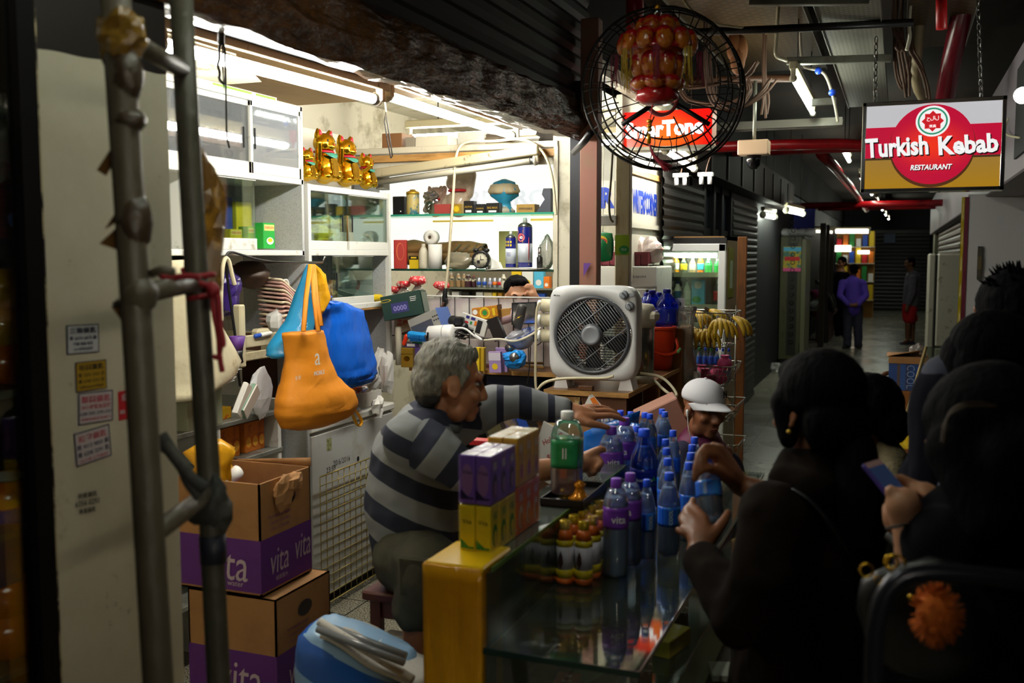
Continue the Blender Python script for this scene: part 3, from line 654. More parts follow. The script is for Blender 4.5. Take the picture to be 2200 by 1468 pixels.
# ------------------------------------------------------------- cabinets, freezer, counter, cupboard
XC=-2.65
def cy_(px,X=XC):return P(px,550,X=X).y
def zz(px,py,X=XC):return P(px,py,X=X).z
M_alu=mat('white enamel trim','#dcddd6',.35,var=(12,'#8f8868',.6,.74));M_back=mat('cabinet lining','#a3a9ac',.5,var=(40,'#7d8486',.5,.65))
ya,yb=2.72,cy_(655);ys=cy_(432)
t=thing('display_cabinet','tall white display cabinet with sliding doors behind the grey poles','cabinet',(XC,ya,1.70));L=yb-ya
b=B();D=.36
for z in(0,.335,.675):b.bx(-D,0,0,L,z,z+.026,M_alu,.003)
b.bx(-D,-D+.012,0,L,0,.7,M_back);b.bx(-D,0,L-.018,L,0,.7,M_whitegrey)
b.bx(-D,.0,ys-ya-.03,ys-ya,0,.7,M_alu);obj('carcass',b,t)
def slide(par,y0,y1,z0,z1,x,fr=.024,bot=.05,gm=M_glass,left=True):
 d=obj('sliding_door',B().bx(x-.004,x,y0+fr*.5,y1-fr*.5,z0+bot,z1-fr,gm),par);k=B()
 k.bx(x-.008,x+.006,y0,y1,z0,z0+bot,M_alu,.002);obj('top_rail',B().bx(x-.008,x+.006,y0,y1,z1-fr,z1,M_alu,.002),d)
 if fr>.01:k.bx(x-.008,x+.006,y0,y0+fr*.6,z0,z1,M_alu,.002);k.bx(x-.008,x+.006,y1-fr*.6,y1,z0,z1,M_alu,.002)
 obj('door_rail',k,d);hd=B().bx(x,x+.006,y0+.03 if left else y1-.05,y0+.036 if left else y1-.044,(z0+z1)/2-.05,(z0+z1)/2+.04,M_dark);obj('finger_pull',hd,d);return d
ym=cy_(545)
M_hazy=film('hazy glass','#d8dcdc',.16,.10,'#c8ccd0');M_hazy2=film('hazier glass','#cfd4d6',.18,.28,'#b4b9bf')
slide(t,ys-ya,ym-ya+.02,.361,.675,-.02,gm=M_hazy,left=False);slide(t,ym-ya,L-.02,.361,.675,-.006,gm=M_hazy2)
slide(t,.1,ys-ya-.03,.361,.675,-.02,gm=M_hazy)
y2=cy_(556);slide(t,ys-ya,y2-ya,.026,.333,-.012,fr=.004,bot=.05,gm=M_glassgreen)
yc,yd=cy_(668),cy_(842);L=yd-yc;X2=XC-.01
t=thing('display_cabinet','lower white glass fronted cabinet under the row of golden cats','cabinet',(X2,yc,.93));CAB2=(X2,yc,yd)
z1,z2,z3=1.445-.93,1.70-.93,2.045-.93;b=B();D=.38
for z in(z1-.026,z2,z3-.03):b.bx(-D,0,0,L,z,z+.03,M_alu,.003)
b.bx(-D,-D+.012,0,L,0,z3,M_back);b.bx(-D,0,L-.02,L,0,z3,M_whitegrey);b.bx(-D,.0,-.006,.012,0,z3,M_whitegrey)
b.bx(-.02,.004,-.008,.016,.4,z3,M_alu);b.bx(-.02,.004,L-.022,L+.002,0,z3,M_alu)
b.bx(-D,.002,.02,L-.02,z1-.034,z1-.026,M_woodraw);obj('carcass',b,t)
yp=cy_(757)-yc;slide(t,.012,yp+.01,z2+.03,z3-.03,-.025,fr=.004,bot=.045,gm=M_glassgreen,left=False);slide(t,yp,L-.02,z2+.03,z3-.03,-.01,fr=.004,bot=.045,gm=M_glassgreen)
slide(t,cy_(722)-yc,cy_(808)-yc,z1,z2,-.01,fr=.004,bot=.042,gm=M_glassgreen)
XZ=-2.55;y0,y1=P(640,900,X=XZ).y+.10,P(846,870,X=XZ).y
t=thing('chest_freezer','white chest freezer with a handwritten date on its side','freezer',(XZ,y0,0));L=y1-y0
b=B();b.bx(-.55,0,0,L,.04,.86,mat('freezer white','#c3c5c2',.4,var=(4,'#a39c86',.55,.75)),.012);b.bx(-.5,-.03,.04,L-.04,0,.05,M_dark)
b.bx(-.55,.004,-.03,-.008,.05,.9,M_whitegrey,.004);obj('body',b,t)
obj('lid',B().bx(-.555,.006,-.004,L+.004,.865,.905,M_white,.008),t)
def onX(px,py,X=XZ,up=(0,0,1)):return frame(P(px,py,X=X)-V((XZ,y0,0)),(0,1,0),up)
b=B();b.text('20/6/2016',M_ink,onX(734,990),w=.16,bold=-.005,up=.001);obj('lettering',b,t);b=B();b.text('23:59',M_ink,onX(711,1008),w=.085,bold=-.005,up=.001);obj('handwriting',b,t)
F=onX(707,955);b=B().face([(-.022,-.03),(.022,-.03),(.022,.03),(-.022,.03)],mat('faded sticker','#a8a878',.6,var=(60,'#6b7a4a',.45,.6)),F,.001)
obj('faded_sticker',b,t);obj('rust_hole',B().oval(0,0,.012,.014,M_dark,onX(769,986),.001),t)
X3=XZ+.03;g0,g1=P(688,1070,X=X3),P(835,1020,X=X3);b=B();M_gw=mat('yellowed wire','#9a8a52',.4,.5)
zb=.03;n=17;H=.66
for i in range(n+1):y=lerp(g0.y,g1.y+.25,i/n);b.cyl((0,y,zb),(0,y,H),.0026,M_gw,n=5)
for j in range(15):z=lerp(zb,H,j/14);b.cyl((0.004,g0.y,z),(0.004,g1.y+.25,z),.0026 if j not in(0,14)else .004,M_gw,n=5)
b=one('wire_grid','yellowed wire grid panel standing against the freezer side','grid',b,Matrix.Translation((X3,0,0)))
ya2,yb2=2.75,P(640,900,X=XZ).y-.02;t=thing('shelf_unit','low metal shelf unit behind the open carton','shelf',(XC+.03,ya2,0));L=yb2-ya2
b=B()
for z in(.30,.60,.825,1.0):b.bx(-.45,0,0,L,z-.02,z,mat('grey shelf edge','#8d8f88',.45,.4,var=(9,'#5a564a',.5,.7)),.002)
obj('shelf_board',b,t);b=B()
for y in(0,.62,L-.03):b.bx(-.45,-.005,y,y+.025,0,1.05,M_alu)
b.bx(-.47,-.455,0,L,0,1.7,M_dark);obj('upright',b,t)
YB=5.05;xa,xb=P(846,550,Y=YB).x-.25,P(1190,550,Y=YB).x
t=thing('glass_shelf_rack','glass shelves across the back of the stall crowded with small goods','shelf',(xa,YB,0));L=xb-xa
zs1,zs2=P(1000,459,Y=YB).z,P(1000,579,Y=YB).z;ZH=P(1000,322,Y=YB).z
M_ge=mat('glass shelf edge','#2f8f74',.15);M_ge2=mat('dark glass edge','#143a2c',.2)
for z,e in((zs1,M_ge),(zs2,M_ge2)):
 s=obj('glass_shelf',B().bx(0,L,.004,.30,z-.008,z,film('shelf glass','#c4e2d6',.10)),t);obj('glass_edge',B().bx(0,L,0,.004,z-.010,z+.001,e),s)
b=B();b.bx(-.1,L+.02,0,.34,ZH-.005,ZH+.03,M_cream,.004);b.bx(-.1,L,.0,.03,ZH-.05,ZH-.012,M_woodraw);b.bx(-.1,L,.03,.05,ZH-.09,ZH-.04,M_cream);obj('header_board',b,t)
b=B();b.bx(-.02,0,0,.3,1.1,ZH,M_whitegrey);b.bx(L,L+.02,0,.3,1.1,ZH,M_cream);obj('side_panel',b,t)
CUPX=P(1170,838,Z=1.06).x;Z_D=1.10;YD=P(1000,793,Z=Z_D).y;XBN=P(850,793,Z=Z_D).x+.015;LB=CUPX-XBN-.02;t=thing('workbench','wooden bench buried in clutter at the back of the stall','desk',(XBN,YD,0))
obj('top',B().bx(0,LB,0,YB+.3-YD,Z_D-.022,Z_D,M_woodbrown,.002),t);obj('edge_strip',B().bx(0,LB,-.008,0,Z_D-.022,Z_D+.001,M_woodraw),t)
for x in(.02,LB-.06):obj('leg',B().bx(x,x+.04,.05,.09,0,Z_D-.022,M_woodbrown),t)
b=B();b.bx(.06,LB-.06,.30,.32,0,Z_D-.03,M_dark);b.bx(.06,LB-.06,.0,.30,.80,.82,M_woodbrown);obj('back_panel',b,t)  # back panel coloured dark for the shade under the bench
b=B();p,q=P(1045,855,Y=YD+.12),P(1110,808,Y=YD+.12)
one('carton','dark blue carton in the shadow under the bench','box',B().bx(p.x,q.x+.12,YD+.12,YD+.28,.82,q.z,mat('dark blue carton','#1d2c4a',.6),.004))
ZM=P(1000,637,Y=YB+.05).z;b=B();m=M_black
for i in range(15):x=lerp(xa,xb+.02,i/14);x=min(max(x,xa+.01),xb-.01);b.cyl((x,YB+.03,Z_D),(x,YB+.03,ZM),.0028,m,n=5)
for k,z in enumerate((ZM,ZM-.115,ZM-.23)):b.cyl((xa+.005,YB+.027,z),(xb-.005,YB+.027,z),.0035 if k else .0055,M_white2 if k==0 else m,n=6)
t=thing('mesh_screen','black wire mesh screen with a clear sheet behind the bench clutter','screen',(0,0,0));obj('wire_mesh',b,t)
b=B().bx(xa+.005,xb-.005,YB+.045,YB+.05,Z_D,ZM-.01,mat('cloudy plastic with pink print','#d9c9cc',.35,var=(5,'#e8e2da',.42,.6)))
obj('plastic_sheet',b,t)
Z_C=1.06;f0,f1,f2=P(1170,838,Z=Z_C),P(1346,845,Z=Z_C),P(1476,785,Z=Z_C)
x0,x1,yf,yr=f0.x,f1.x,f1.y,f2.y;t=thing('cupboard','scruffy brown wooden cupboard carrying the box fan','cupboard',(x0,yf,0));W=x1-x0;D=yr-yf;CUP=(x0,x1,yf,yr)
M_cw=mat('scuffed brown board','#5d3a24',.5,var=(6,'#7d5a38',.5,.75));b=B()
b.bx(-.01,W+.012,-.012,D,Z_C-.022,Z_C,mat('cupboard top','#6b4a30',.35,var=(4,'#4a2f1c',.4,.7)),.002);b.bx(-.01,W+.014,-.016,-.010,Z_C-.022,Z_C+.001,M_woodraw);b.bx(W+.010,W+.016,-.012,D,Z_C-.022,Z_C+.001,M_woodraw);obj('top',b,t)
b=B();b.bx(0,W,0,.014,.0,.62,M_cw);b.bx(0,.015,0,D,0,Z_C-.022,M_cw);b.bx(0,W,D-.015,D,0,Z_C-.022,M_cw);b.bx(0,W,0,D,.0,.05,M_cw);b.bx(W-.014,W,.0,.02,0,Z_C-.022,M_cw)
b.bx(W-.014,W,D*.52,D*.55,0,Z_C-.022,M_woodraw);b.bx(W-.014,W,0,D,.45,.48,M_cw);b.bx(0,W,.02,D,.60,.615,M_cw)
b.bx(W*.44,W*.47,0,.02,.6,Z_C-.022,M_cw);b.bx(W*.47,W,0.002,.014,.6,Z_C-.022,M_cw);b.bx(W*.02,W-.02,D*.3,D*.32,0,Z_C-.03,M_cw);obj('carcass',b,t)
b=B();b.bx(.01,W*.43,-.008,.006,.63,Z_C-.03,mat('peeling cream door','#bfa874',.6,var=(14,'#7a5a30',.5,.6)),.003);d=obj('door',b,t);obj('hinge',B().cyl((W*.43,-.006,Z_C-.08),(W*.43,-.006,Z_C-.05),.006,M_wire,n=8),d)
ZL,ZU=.85,1.02;c0,c1=P(1038,1397,Z=ZL),P(1374,1440,Z=ZL);cx0,cx1,cyf=c0.x,c1.x,(c0.y+c1.y)/2
u0=P(902,1222,Z=ZU);cxl=u0.x;cyr=3.95;CYU=3.12;CT=(cxl,cx0,cx1,cyf,cyr)
t=thing('glass_counter','stepped glass display counter covered with bottles','counter',(cx0,cyf,0));Lc=cyr-cyf;wl=cx1-cx0;wu=cx0-cxl
M_smoke=film('counter glass','#dde4e0',.16,.05,'#8a9488');M_edge=mat('counter glass edge','#16302a',.15)  # grey green cloudiness put into the glass to make it look lit
obj('lower_glass_top',B().bx(0,wl,0,Lc,ZL-.008,ZL,M_smoke),t)
b=B();b.bx(-.002,wl+.002,-.004,0,ZL-.012,ZL+.001,M_edge);b.bx(wl,wl+.004,0,Lc,ZL-.012,ZL+.001,M_edge);obj('glass_edge',b,t)
LU=CYU-cyf;obj('upper_glass_top',B().bx(-wu+.0,.004,.12,LU,ZU-.008,ZU,film('ledge glass','#b4beb6',.22,.15,'#9aa49a')),t)
b=B();b.bx(.003,.006,.03,LU,ZU-.010,ZU+.001,mat('ledge edge','#5a7a3a',.2));obj('glass_edge',b,t)
obj('step_pane',B().bx(0,.005,.01,LU,ZL,ZU-.008,M_smoke),t)
M_bw=mat('counter wood','#4a2f1a',.35,var=(3,'#6b4826',.4,.7));b=B()
b.bx(-wu,-.02,.1,LU,0,ZL-.002,M_bw);b.bx(-.02,wl+.14,.0,Lc,.0,.50,M_bw,.004)
for x,y in((0,.01),(wl-.02,.01),(wl-.02,Lc-.02)):b.bx(x,x+.016,y,y+.016,.5,ZL-.008,M_black)
b.bx(-.02,wl,.02,Lc,.66,.668,M_smoke);obj('frame',b,t);obj('lightening_board',B().bx(-wu+.01,-.03,.13,LU,ZL,ZL+.006,mat('olive lightening board','#9a9674',.5)).bx(-wu+.004,-wu+.01,.13,LU,ZL,ZU-.02,mat('olive lightening board','#9a9674')).bx(0,wl,.02,Lc,.5,.503,mat('olive lightening board','#9a9674')),t)  # olive boards added so the dark counter interior looks lit
b=B();b.bx(wl+.135,wl+.165,0,Lc,.0,.515,mat('golden wood edge','#b8862e',.4,var=(4,'#8a5c1c',.45,.7,(6,1,6))),.003);obj('wooden_rail',b,t)
b=B();my=mat('yellow wrap','#d99a12',.22,var=(2,'#b8740c',.4,.7),bump=(7,.5,(4,1,.7)))
def wrapfn(u,v):return(-wu-.004+(wu-.0)*u,-.006-.006*noise.noise(V((u*4,v*5,1))),lerp(.0,ZU+.005,v))
b.sheet(wrapfn,12,30,my,.003);b.bx(-wu-.004,-.004,0,.17,ZU-.006,ZU+.008,mat('yellow wrap top','#e0b414',.2),.004);b.bx(-wu-.006,-wu-.002,0,.17,0,ZU+.004,my);b.bx(-wu,-.006,.001,.12,0,ZU-.008,my);obj('wrapped_end_panel',b,t)
obj('front_pane',B().bx(.002,wl-.002,.0,.005,.5,ZL-.012,M_smoke),t)
# ------------------------------------------------------------- makers of small goods
def pack(name,label,cat,p,sz,m,rz=0,tilt=0,roll=0,deco=(),group=None,M=None,r=.002,pitch=0):
 """carton whose front (-Y) face has its lower edge centred on p; deco is print on the front"""
 w,d,h=sz;b=B().box((0,d/2,h/2),sz,m,r);F=frame((0,0,0),(1,0,0),(0,0,1))
 R=frame((w/2,d/2,0),(0,1,0),(0,0,1));L=frame((-w/2,d/2,0),(0,-1,0),(0,0,1));U=frame((0,d/2,h),(1,0,0),(0,1,0))
 for k,e in enumerate(deco):
  f={'F':F,'R':R,'L':L,'T':U}[e[0]];up=.0008+.0003*k;kind=e[1]
  if kind=='r':b.face([(e[2],e[4]),(e[3],e[4]),(e[3],e[5]),(e[2],e[5])],e[6],f,up)
  elif kind=='o':b.oval(e[2],e[3],e[4],e[5],e[6],f,up)
  elif kind=='t':
   b.text(e[2],e[6],f@Matrix.Translation((e[3],e[4],0))@Matrix.Rotation(radians(e[7])if len(e)>7 else 0,4,'Z'),h=None if e[5]<0 else e[5],w=-e[5]if e[5]<0 else None,bold=.02,up=up)
 if M is None:M=Matrix.Translation(p)@Euler((pitch,tilt,rz)).to_matrix().to_4x4()
 return one(name,label,cat,b,M,group)
def pxb(x0,x1,y0,y1,z=None,**k):
 """(bottom centre, width, height) of a frontal thing seen between pixels"""
 q=P((x0+x1)/2,y1,**k);s=mpp(q);
 if z is not None:q.z=z
 return q,(x1-x0)*s,(y1-y0)*s
CRISP=('paper','newsprint','white crumple','cardboard','silver foil','snack yellow','snack clear','white packet','clear polythene','bag blue gloss','white plastic bag','violet bag film')
def crumple(b,c,r,m,seed=0,amp=.35,n=16,k=12,f=3.0,flat=None):
 """crushed paper, bag or cloth"""
 i0=len(b.v);j0=len(b.f);b.sph((0,0,0),1,m,n,k)
 if flat or m.name in CRISP:b.sm[j0:]=[False]*(len(b.f)-j0)
 for i in range(i0,len(b.v)):
  v=b.v[i];d=noise.noise(v*f*.5+V((seed*7.3,0,0)))*amp+abs(noise.noise(v*f+V((0,seed*3.1,0))))*amp*.8-amp*.2
  v=v*(1+d);b.v[i]=V((c[0]+v.x*r[0],c[1]+v.y*r[1],c[2]+v.z*r[2]))
 return b
def bottle(name,label,cat,M,h,r,cap,body=None,fill=None,lab=None,labz=(.35,.62),neck=.42,capr=.42,group=None,text=None,textm=None,shoulder=.64,capw=1,sq=None,level=.86,rot=0,waist=1):
 """screw-top bottle standing on its base: body, drink, label sleeve, cap"""
 t=thing(name,label,cat,M,group);nr=r*neck;hc=h*.085
 pr=[(r*.72,0),(r*.94,h*.012),(r,h*.05),(r*waist,h*.28),(r,h*.42),(r,h*shoulder),(r*.90,h*(shoulder+.08)),(r*.66,h*(shoulder+.17)),(nr,h*.905),(nr,h*.925)]
 if fill:
  q=[(rr*.955,z+.001)for rr,z in pr if z<h*level];obj('drink',B().lathe(q,fill,18,None,True,sq),t)
 obj('bottle_body',B().lathe(pr+[(nr,h*.95)],body or M_pet,18,None,True,sq),t)
 obj('cap',B().lathe([(r*capr,h*.905),(r*capr*1.03,h*.91),(r*capr,h*.995),(r*capr*.9,h)],cap,18),t)
 if lab:
  pl=[(rr*1.012,z)for rr,z in pr];z0,z1=h*labz[0],h*labz[1]
  def rad(z):
   for(ra,za),(rb,zb)in zip(pl,pl[1:]):
    if za<=z<=zb:return lerp(ra,rb,(z-za)/(zb-za+1e-9))
   return r
  b=B().lathe([(rad(lerp(z0,z1,i/6)),lerp(z0,z1,i/6))for i in range(7)],lab,20,None,True,sq)
  for e in(text or()):
   s,a,zz_,hh,tm,tr=e;rr=rad(zz_*h)+.0006
   vs,fs,tw,th_=text_mesh(s,.02);sc=hh/th_;out=[]
   for v in vs:
    x,y=(v.x*sc,v.y*sc)if not tr else(-v.y*sc,v.x*sc)
    an=radians(a)+x/rr;out.append((rr*cos(an),rr*sin(an),zz_*h+y))
   b.add(out,fs,tm)
  obj('label_sleeve',b,t)
 return t
def can(name,label,M,h,r,m,group=None,band=None):
 t=thing(name,label,'can',M,group);obj('can_body',B().lathe([(r*.8,0),(r,h*.05),(r,h*.9),(r*.82,h*.97),(r*.8,h)],m,16),t)
 obj('can_lid',B().cyl((0,0,h*.985),(0,0,h),r*.78,M_steel,n=14),t)
 if band:obj('print_band',B().lathe([(r*1.01,h*.25),(r*1.01,h*.6)],band,16),t)
 return t
M_pet=film('clear bottle plastic','#f8fbff',.26,.07,'#dce8ff');M_water=None  # slight pale cloudiness stands for light scattered in the bottles
M_waterb=film('bluish water','#dcecfc',.2,.36,'#a4d0ff',.05,bump=(30,.6))  # pale blue cloudy body stands for light refracted through the water
M_lblue=mat('blue label','#2458e0',.3,var=(3,'#3a90ec',.42,.58,(30,30,.1)));M_lcyan=mat('cyan label','#32a6d8',.3)
M_lpurp=mat('purple label','#7a3cb4',.3);M_pcap=mat('purple cap','#8446cc',.4)
M_gold=mat('gold plate','#f0be2c',.16,1);M_goldp=mat('gold print','#c9a23a',.35,.6)
# ------------------------------------------------------------- golden cats
def make_cat(label,M,s,arm=False):
 t=thing('maneki_cat',label,'cat figurine',M@Matrix.Scale(s,4),'golden beckoning cats on the cabinet')
 b=B();b.sph((0,0,.085),(.075,.08,.10),M_gold,18,12);b.sph((.0,-.03,.05),(.07,.06,.055),M_gold,16,10);b.sph((-.045,-.045,.03),(.035,.045,.03),M_gold);b.sph((.045,-.045,.03),(.035,.045,.03),M_gold)
 b.sph((0,-.005,.225),(.070,.066,.062),M_gold,20,14);b.sph((0,-.055,.205),(.034,.026,.024),M_gold)
 for q in(-1,1):b.lathe([(.028,0),(.022,.022),(.009,.045),(1e-4,.052)],M_gold,10,T(q*.042,0,.262,ry=q*.22))
 obj('cat_body',blob(b,.006,3,mats=[M_gold]),t)
 for q in(-1,1):
  obj('ear_inset',B().lathe([(.017,0),(.012,.014),(1e-4,.036)],mat('cat ear red','#d4263a',.3),8,T(q*.043,-.017,.272,ry=q*.22)@Matrix.Diagonal((1,.55,1,1))),t)
  obj('eye',B().sph((q*.028,-.058,.235),(.009,.006,.011),M_ink,10,8),t)
 obj('collar',B().ring([(.056,.168),(.062,.171),(.063,.178),(.056,.183)],mat('cat collar red','#c81e30',.25),24),t)
 obj('bib',B().sheet(lambda u,v:(.062*sin((u-.5)*2.0),-.066*cos((u-.5)*2.0)-.022*v,.170-.030*v*(1-(2*u-1)**2)-.003),12,4,mat('cat bib teal','#3d8f7c',.35),.002),t)
 obj('coin_plaque',B().box((0,-.10,.065),(.055,.014,.105),mat('embossed gold','#c99a26',.3,.9,bump=(160,1.0)),.006,T(rx=-.18)),t)
 obj('nose',B().sph((0,-.080,.212),(.006,.005,.004),M_red,8,6),t)
 b=B().cap((.068,-.02,.12),.022,(.074,-.045,.06),.024,M_gold);obj('arm',b,t)
 if arm:obj('raised_arm',B().cap((-.06,-.03,.14),.018,(-.075,-.11,.175),.017,M_gold).sph((-.076,-.12,.186),(.02,.018,.024),M_gold),t)
 else:obj('raised_arm',B().cap((-.068,-.02,.13),.022,(-.085,-.04,.22),.02,M_gold),t)
 return t
ZK=2.077
for x,hh,dx,lab,arm in((660,70,.12,'small golden beckoning cat half hidden by the tall cabinet side',False),(697,112,.11,'largest golden beckoning cat in the row',False),(743,105,.12,'second golden beckoning cat, between the largest and the smallest',False),(787,74,.13,'little golden beckoning cat at the cabinet corner with its arm stretched out',True)):
 q=P(x,415,X=XC-dx);make_cat(lab,T(q.x,q.y,ZK,rz=pi/2-.18),hh*mpp(q)/.31,arm)
# ------------------------------------------------------------- on and in the cabinets
q,w,h=pxb(822,839,390,419,ZK,X=XC-.10);pack('carton','small grey and purple open carton beside the smallest golden cat','box',q,(.075,.05,.075),mat('grey card','#b7b3a5',.7),pi/2,deco=[('R','r',-.025,.025,0,.075,M_purple)])
q=P(550,222,X=XC-.05);b=B().bx(-.3,.0,-.55,.16,0,.022,M_paper);b.bx(0,.001,-.30,-.03,.003,.019,mat('lime print','#79c02a',.5));b.bx(0,.001,.0,.15,.003,.019,mat('lime print','#79c02a',.5))
one('flat_box','flat white and lime box on top of the tall cabinet','box',b,T(q.x,q.y,2.404))
q=P(490,198,X=XC+.02);b=B();b.lathe([(.40,0),(.30,.10),(.29,.10),(.38,.005)],M_cream,4,T(0,0,0,rz=pi/4));b.box((0,0,.104),(.42,.42,.008),M_cream)
one('lamp_tray','cream flared tray upside down on the tall cabinet behind the grey pole','tray',b,T(XC-.16,q.y-.19,2.43))
XI=XC-.12
for x0,x1,y0,y1,m,lab,dp,tl in((448,470,268,372,M_sky,'pale blue carton behind the sliding glass',.2,0),(468,492,275,374,M_card,'upright brown carton inside the upper sliding door',.14,0),(494,540,268,330,mat('pinkish card','#cda68c',.7),'pinkish carton lying high inside the upper sliding door',.24,0)):
 q,w,h=pxb(x0,x1,y0,y1,2.066,X=XC-dp);pack('carton',lab,'box',q,(w*1.15,.08,h if x0<490 else .24),m,pi/2)
q=P(505,375,X=XC-.07);pack('price_card','handwritten pinkish card leaning inside the sliding door','card',V((q.x,q.y,2.066)),(.15,.004,.13),mat('pink card','#d8c0a8',.8),pi/2,pitch=-.15,deco=[('F','t','冷飲',-.025,.08,.035,M_ink),('F','t','$10',.03,.04,.03,mat('blue pen','#2a4a9a',.6)),('F','t','加熱',-.02,.03,.025,mat('pink pen','#c84a7a',.6))])
M_eny=mat('cereal yellow','#d8c414',.4);M_eng=mat('cereal green','#1d9a3a',.4);M_enp=mat('cereal violet','#4a3f78',.4)
def cereal(x0,x1,m,lab,dp=.12,hh=.10):
 q,w,h=pxb(x0,x1,470,535,1.733,X=XC-dp);w*=1.12
 pack('cereal_box',lab,'box',q,(w,.05,hh),m,pi/2,deco=[('F','r',-w*.42,w*.42,hh*.70,hh*.93,mat('cereal cream','#e9dc7c',.5)),('F','t','ENERGEN',0,hh*.815,-w*.75,M_red),('F','o',w*.05,hh*.3,w*.3,hh*.14,M_white2),('F','o',w*.05,hh*.33,w*.2,hh*.08,M_eny),('L','r',-.025,.025,0,hh,m)],group=None)
cereal(445,463,M_enp,'violet cereal box nearest the grey pole in the open shelf');cereal(466,488,mat('cereal violet b','#6a5a86',.4),'mauve cereal box behind the glass pane, next to the yellow one',.14)
cereal(490,527,M_eny,'wide yellow cereal box with a printed bowl',.10,.085);cereal(530,553,mat('cereal lime','#8ab82a',.4),'lime cereal box at the edge of the glass pane',.11);cereal(560,598,M_eng,'green cereal box standing in the open part of the shelf',.06,.118)
q,w,h=pxb(470,496,415,470,1.733,X=XC-.26);pack('carton','tall blue carton at the back of the cereal shelf','box',q,(.12,.06,.24),mat('deep blue','#1d3a8c',.5),pi/2)
q,w,h=pxb(505,545,420,470,1.733,X=XC-.24);pack('carton','tall yellow carton at the back of the cereal shelf','box',q,(.12,.06,.22),M_eny,pi/2)
M_snack=mat('snack yellow','#d4c41c',.35,var=(26,'#c83a2a',.60,.66));M_snack2=mat('snack clear','#d8d8c8',.25,var=(30,'#c8b41c',.45,.6))
for i,(x,y,s)in enumerate(((690,500,1.1),(700,478,1),(722,486,1.1),(712,508,1),(735,505,1.1),(740,482,.9),(688,520,.9))):
 q=P(x,y,X=XC-.10-.04*(i%3));b=B();crumple(b,(0,0,0),(.045*s,.055*s,.035*s),(M_snack,M_snack2)[i%2],i,.4)
 q.z=max(q.z,1.77);one('snack_bag','crinkled yellow snack packet heaped behind the glass under the golden cats','snack',b,Matrix.Translation(q),'heaped yellow snack packets')
q=P(752,505,X=XC-.06);pack('carton','torn brown card sleeve leaning among the snack packets','box',q-V((0,0,.045)),(.045,.03,.15),M_card,pi/2,roll=0,tilt=0,pitch=0,M=Matrix.Translation(q-V((0,-.03,.045)))@Euler((.35,0,0)).to_matrix().to_4x4()@Euler((0,0,pi/2)).to_matrix().to_4x4())
q=P(792,520,X=XC-.07);b=B();crumple(b,(0,0,0),(.03,.075,.03),mat('white packet','#c8cdd2',.3,var=(20,'#c39a6a',.5,.6)),4,.3);one('snack_bag','white and tan packet lying right of the snack heap','snack',b,T(q.x,q.y,1.772,rx=-.45))
q=P(742,610,X=XC-.10);b=B();crumple(b,(0,0,0),(.05,.085,.085),film('grey packet film','#c8cdd0',.25,.5,'#9a9c9c',.15),2,.35);one('snack_bag','big clear grey bag of nuts behind the lower glass','snack',b,T(q.x,q.y,1.535))
q=P(712,628,X=XC-.14);b=B();crumple(b,(0,0,0),(.04,.05,.07),mat('brown sweets','#7d5a3a',.4,var=(40,'#c8a26a',.5,.6)),5,.4);one('snack_bag','brown sweet bag left of the grey bag','snack',b,T(q.x,q.y,1.50))
q=P(775,600,X=XC-.22);b=B();crumple(b,(0,0,0),(.04,.06,.07),mat('dark red sweets','#8a1c26',.4,var=(40,'#c8b0a8',.55,.62)),6,.4);one('snack_bag','dark red sweet bag at the back of the lower glass','snack',b,T(q.x,q.y,1.515))
q=P(812,640,X=XC-.05);b=B();crumple(b,(0,0,0),(.03,.08,.022),M_yellow,7,.4);one('snack_bag','flat yellow packet at the corner of the lower glass shelf','snack',b,T(q.x,q.y-.03,1.468))
q=P(822,618,X=XC-.08);b=B();crumple(b,(0,0,0),(.03,.035,.03),mat('mint film','#8cd2b4',.25),8,.5);one('snack_bag','mint green wrapper above the flat yellow packet','snack',b,T(q.x,q.y,1.515))
# ------------------------------------------------------------- upper glass shelf
Y1=YB+.06;z=zs1
def sh(x0,x1,y0,y1,zz_=None,y=Y1):return pxb(x0,x1,y0,y1,z if zz_ is None else zz_,Y=y)
q,w,h=sh(842,870,415,455);pack('carton','black box at the left end of the upper glass shelf','box',q,(w,.08,h),M_black,deco=[('F','o',w*.2,h*.2,.004,.004,M_white2)])
q,w,h=sh(873,901,398,452);t=thing('tin','gold lidded tin with a patterned label on the upper glass shelf','tin',q);r=w/2
obj('tin_body',B().lathe([(r*.96,0),(r,.004),(r,h*.78),(r*.96,h*.8)],mat('tin cream label','#b9a662',.4,var=(22,'#2f6a7a',.5,.58)),18),t);obj('lid',B().lathe([(r*1.02,h*.8),(r*1.02,h*.9),(r*.5,h*.95),(r*.4,h*1.0)],M_goldp,18),t)
q,w,h=sh(912,932,428,455);b=B().lathe([(w*.5,0),(w*.5,h*.8),(w*.4,h)],M_glassgreen,14);one('glass_jar','clear glass jar between the gold tin and red box','jar',b,Matrix.Translation(q))
q=P(925,425,Y=Y1+.03);b=B();crumple(b,(0,0,0),(.045,.02,.035),mat('silver foil','#8d8b86',.2,.8),3,.6,f=4);one('foil_bag','crumpled silver foil bag propped on the jar','bag',b,Matrix.Translation(q))
q,w,h=sh(931,968,432,454);pack('carton','dull red box on the upper glass shelf','box',q,(w,.06,h),mat('dull red','#a8403a',.6))
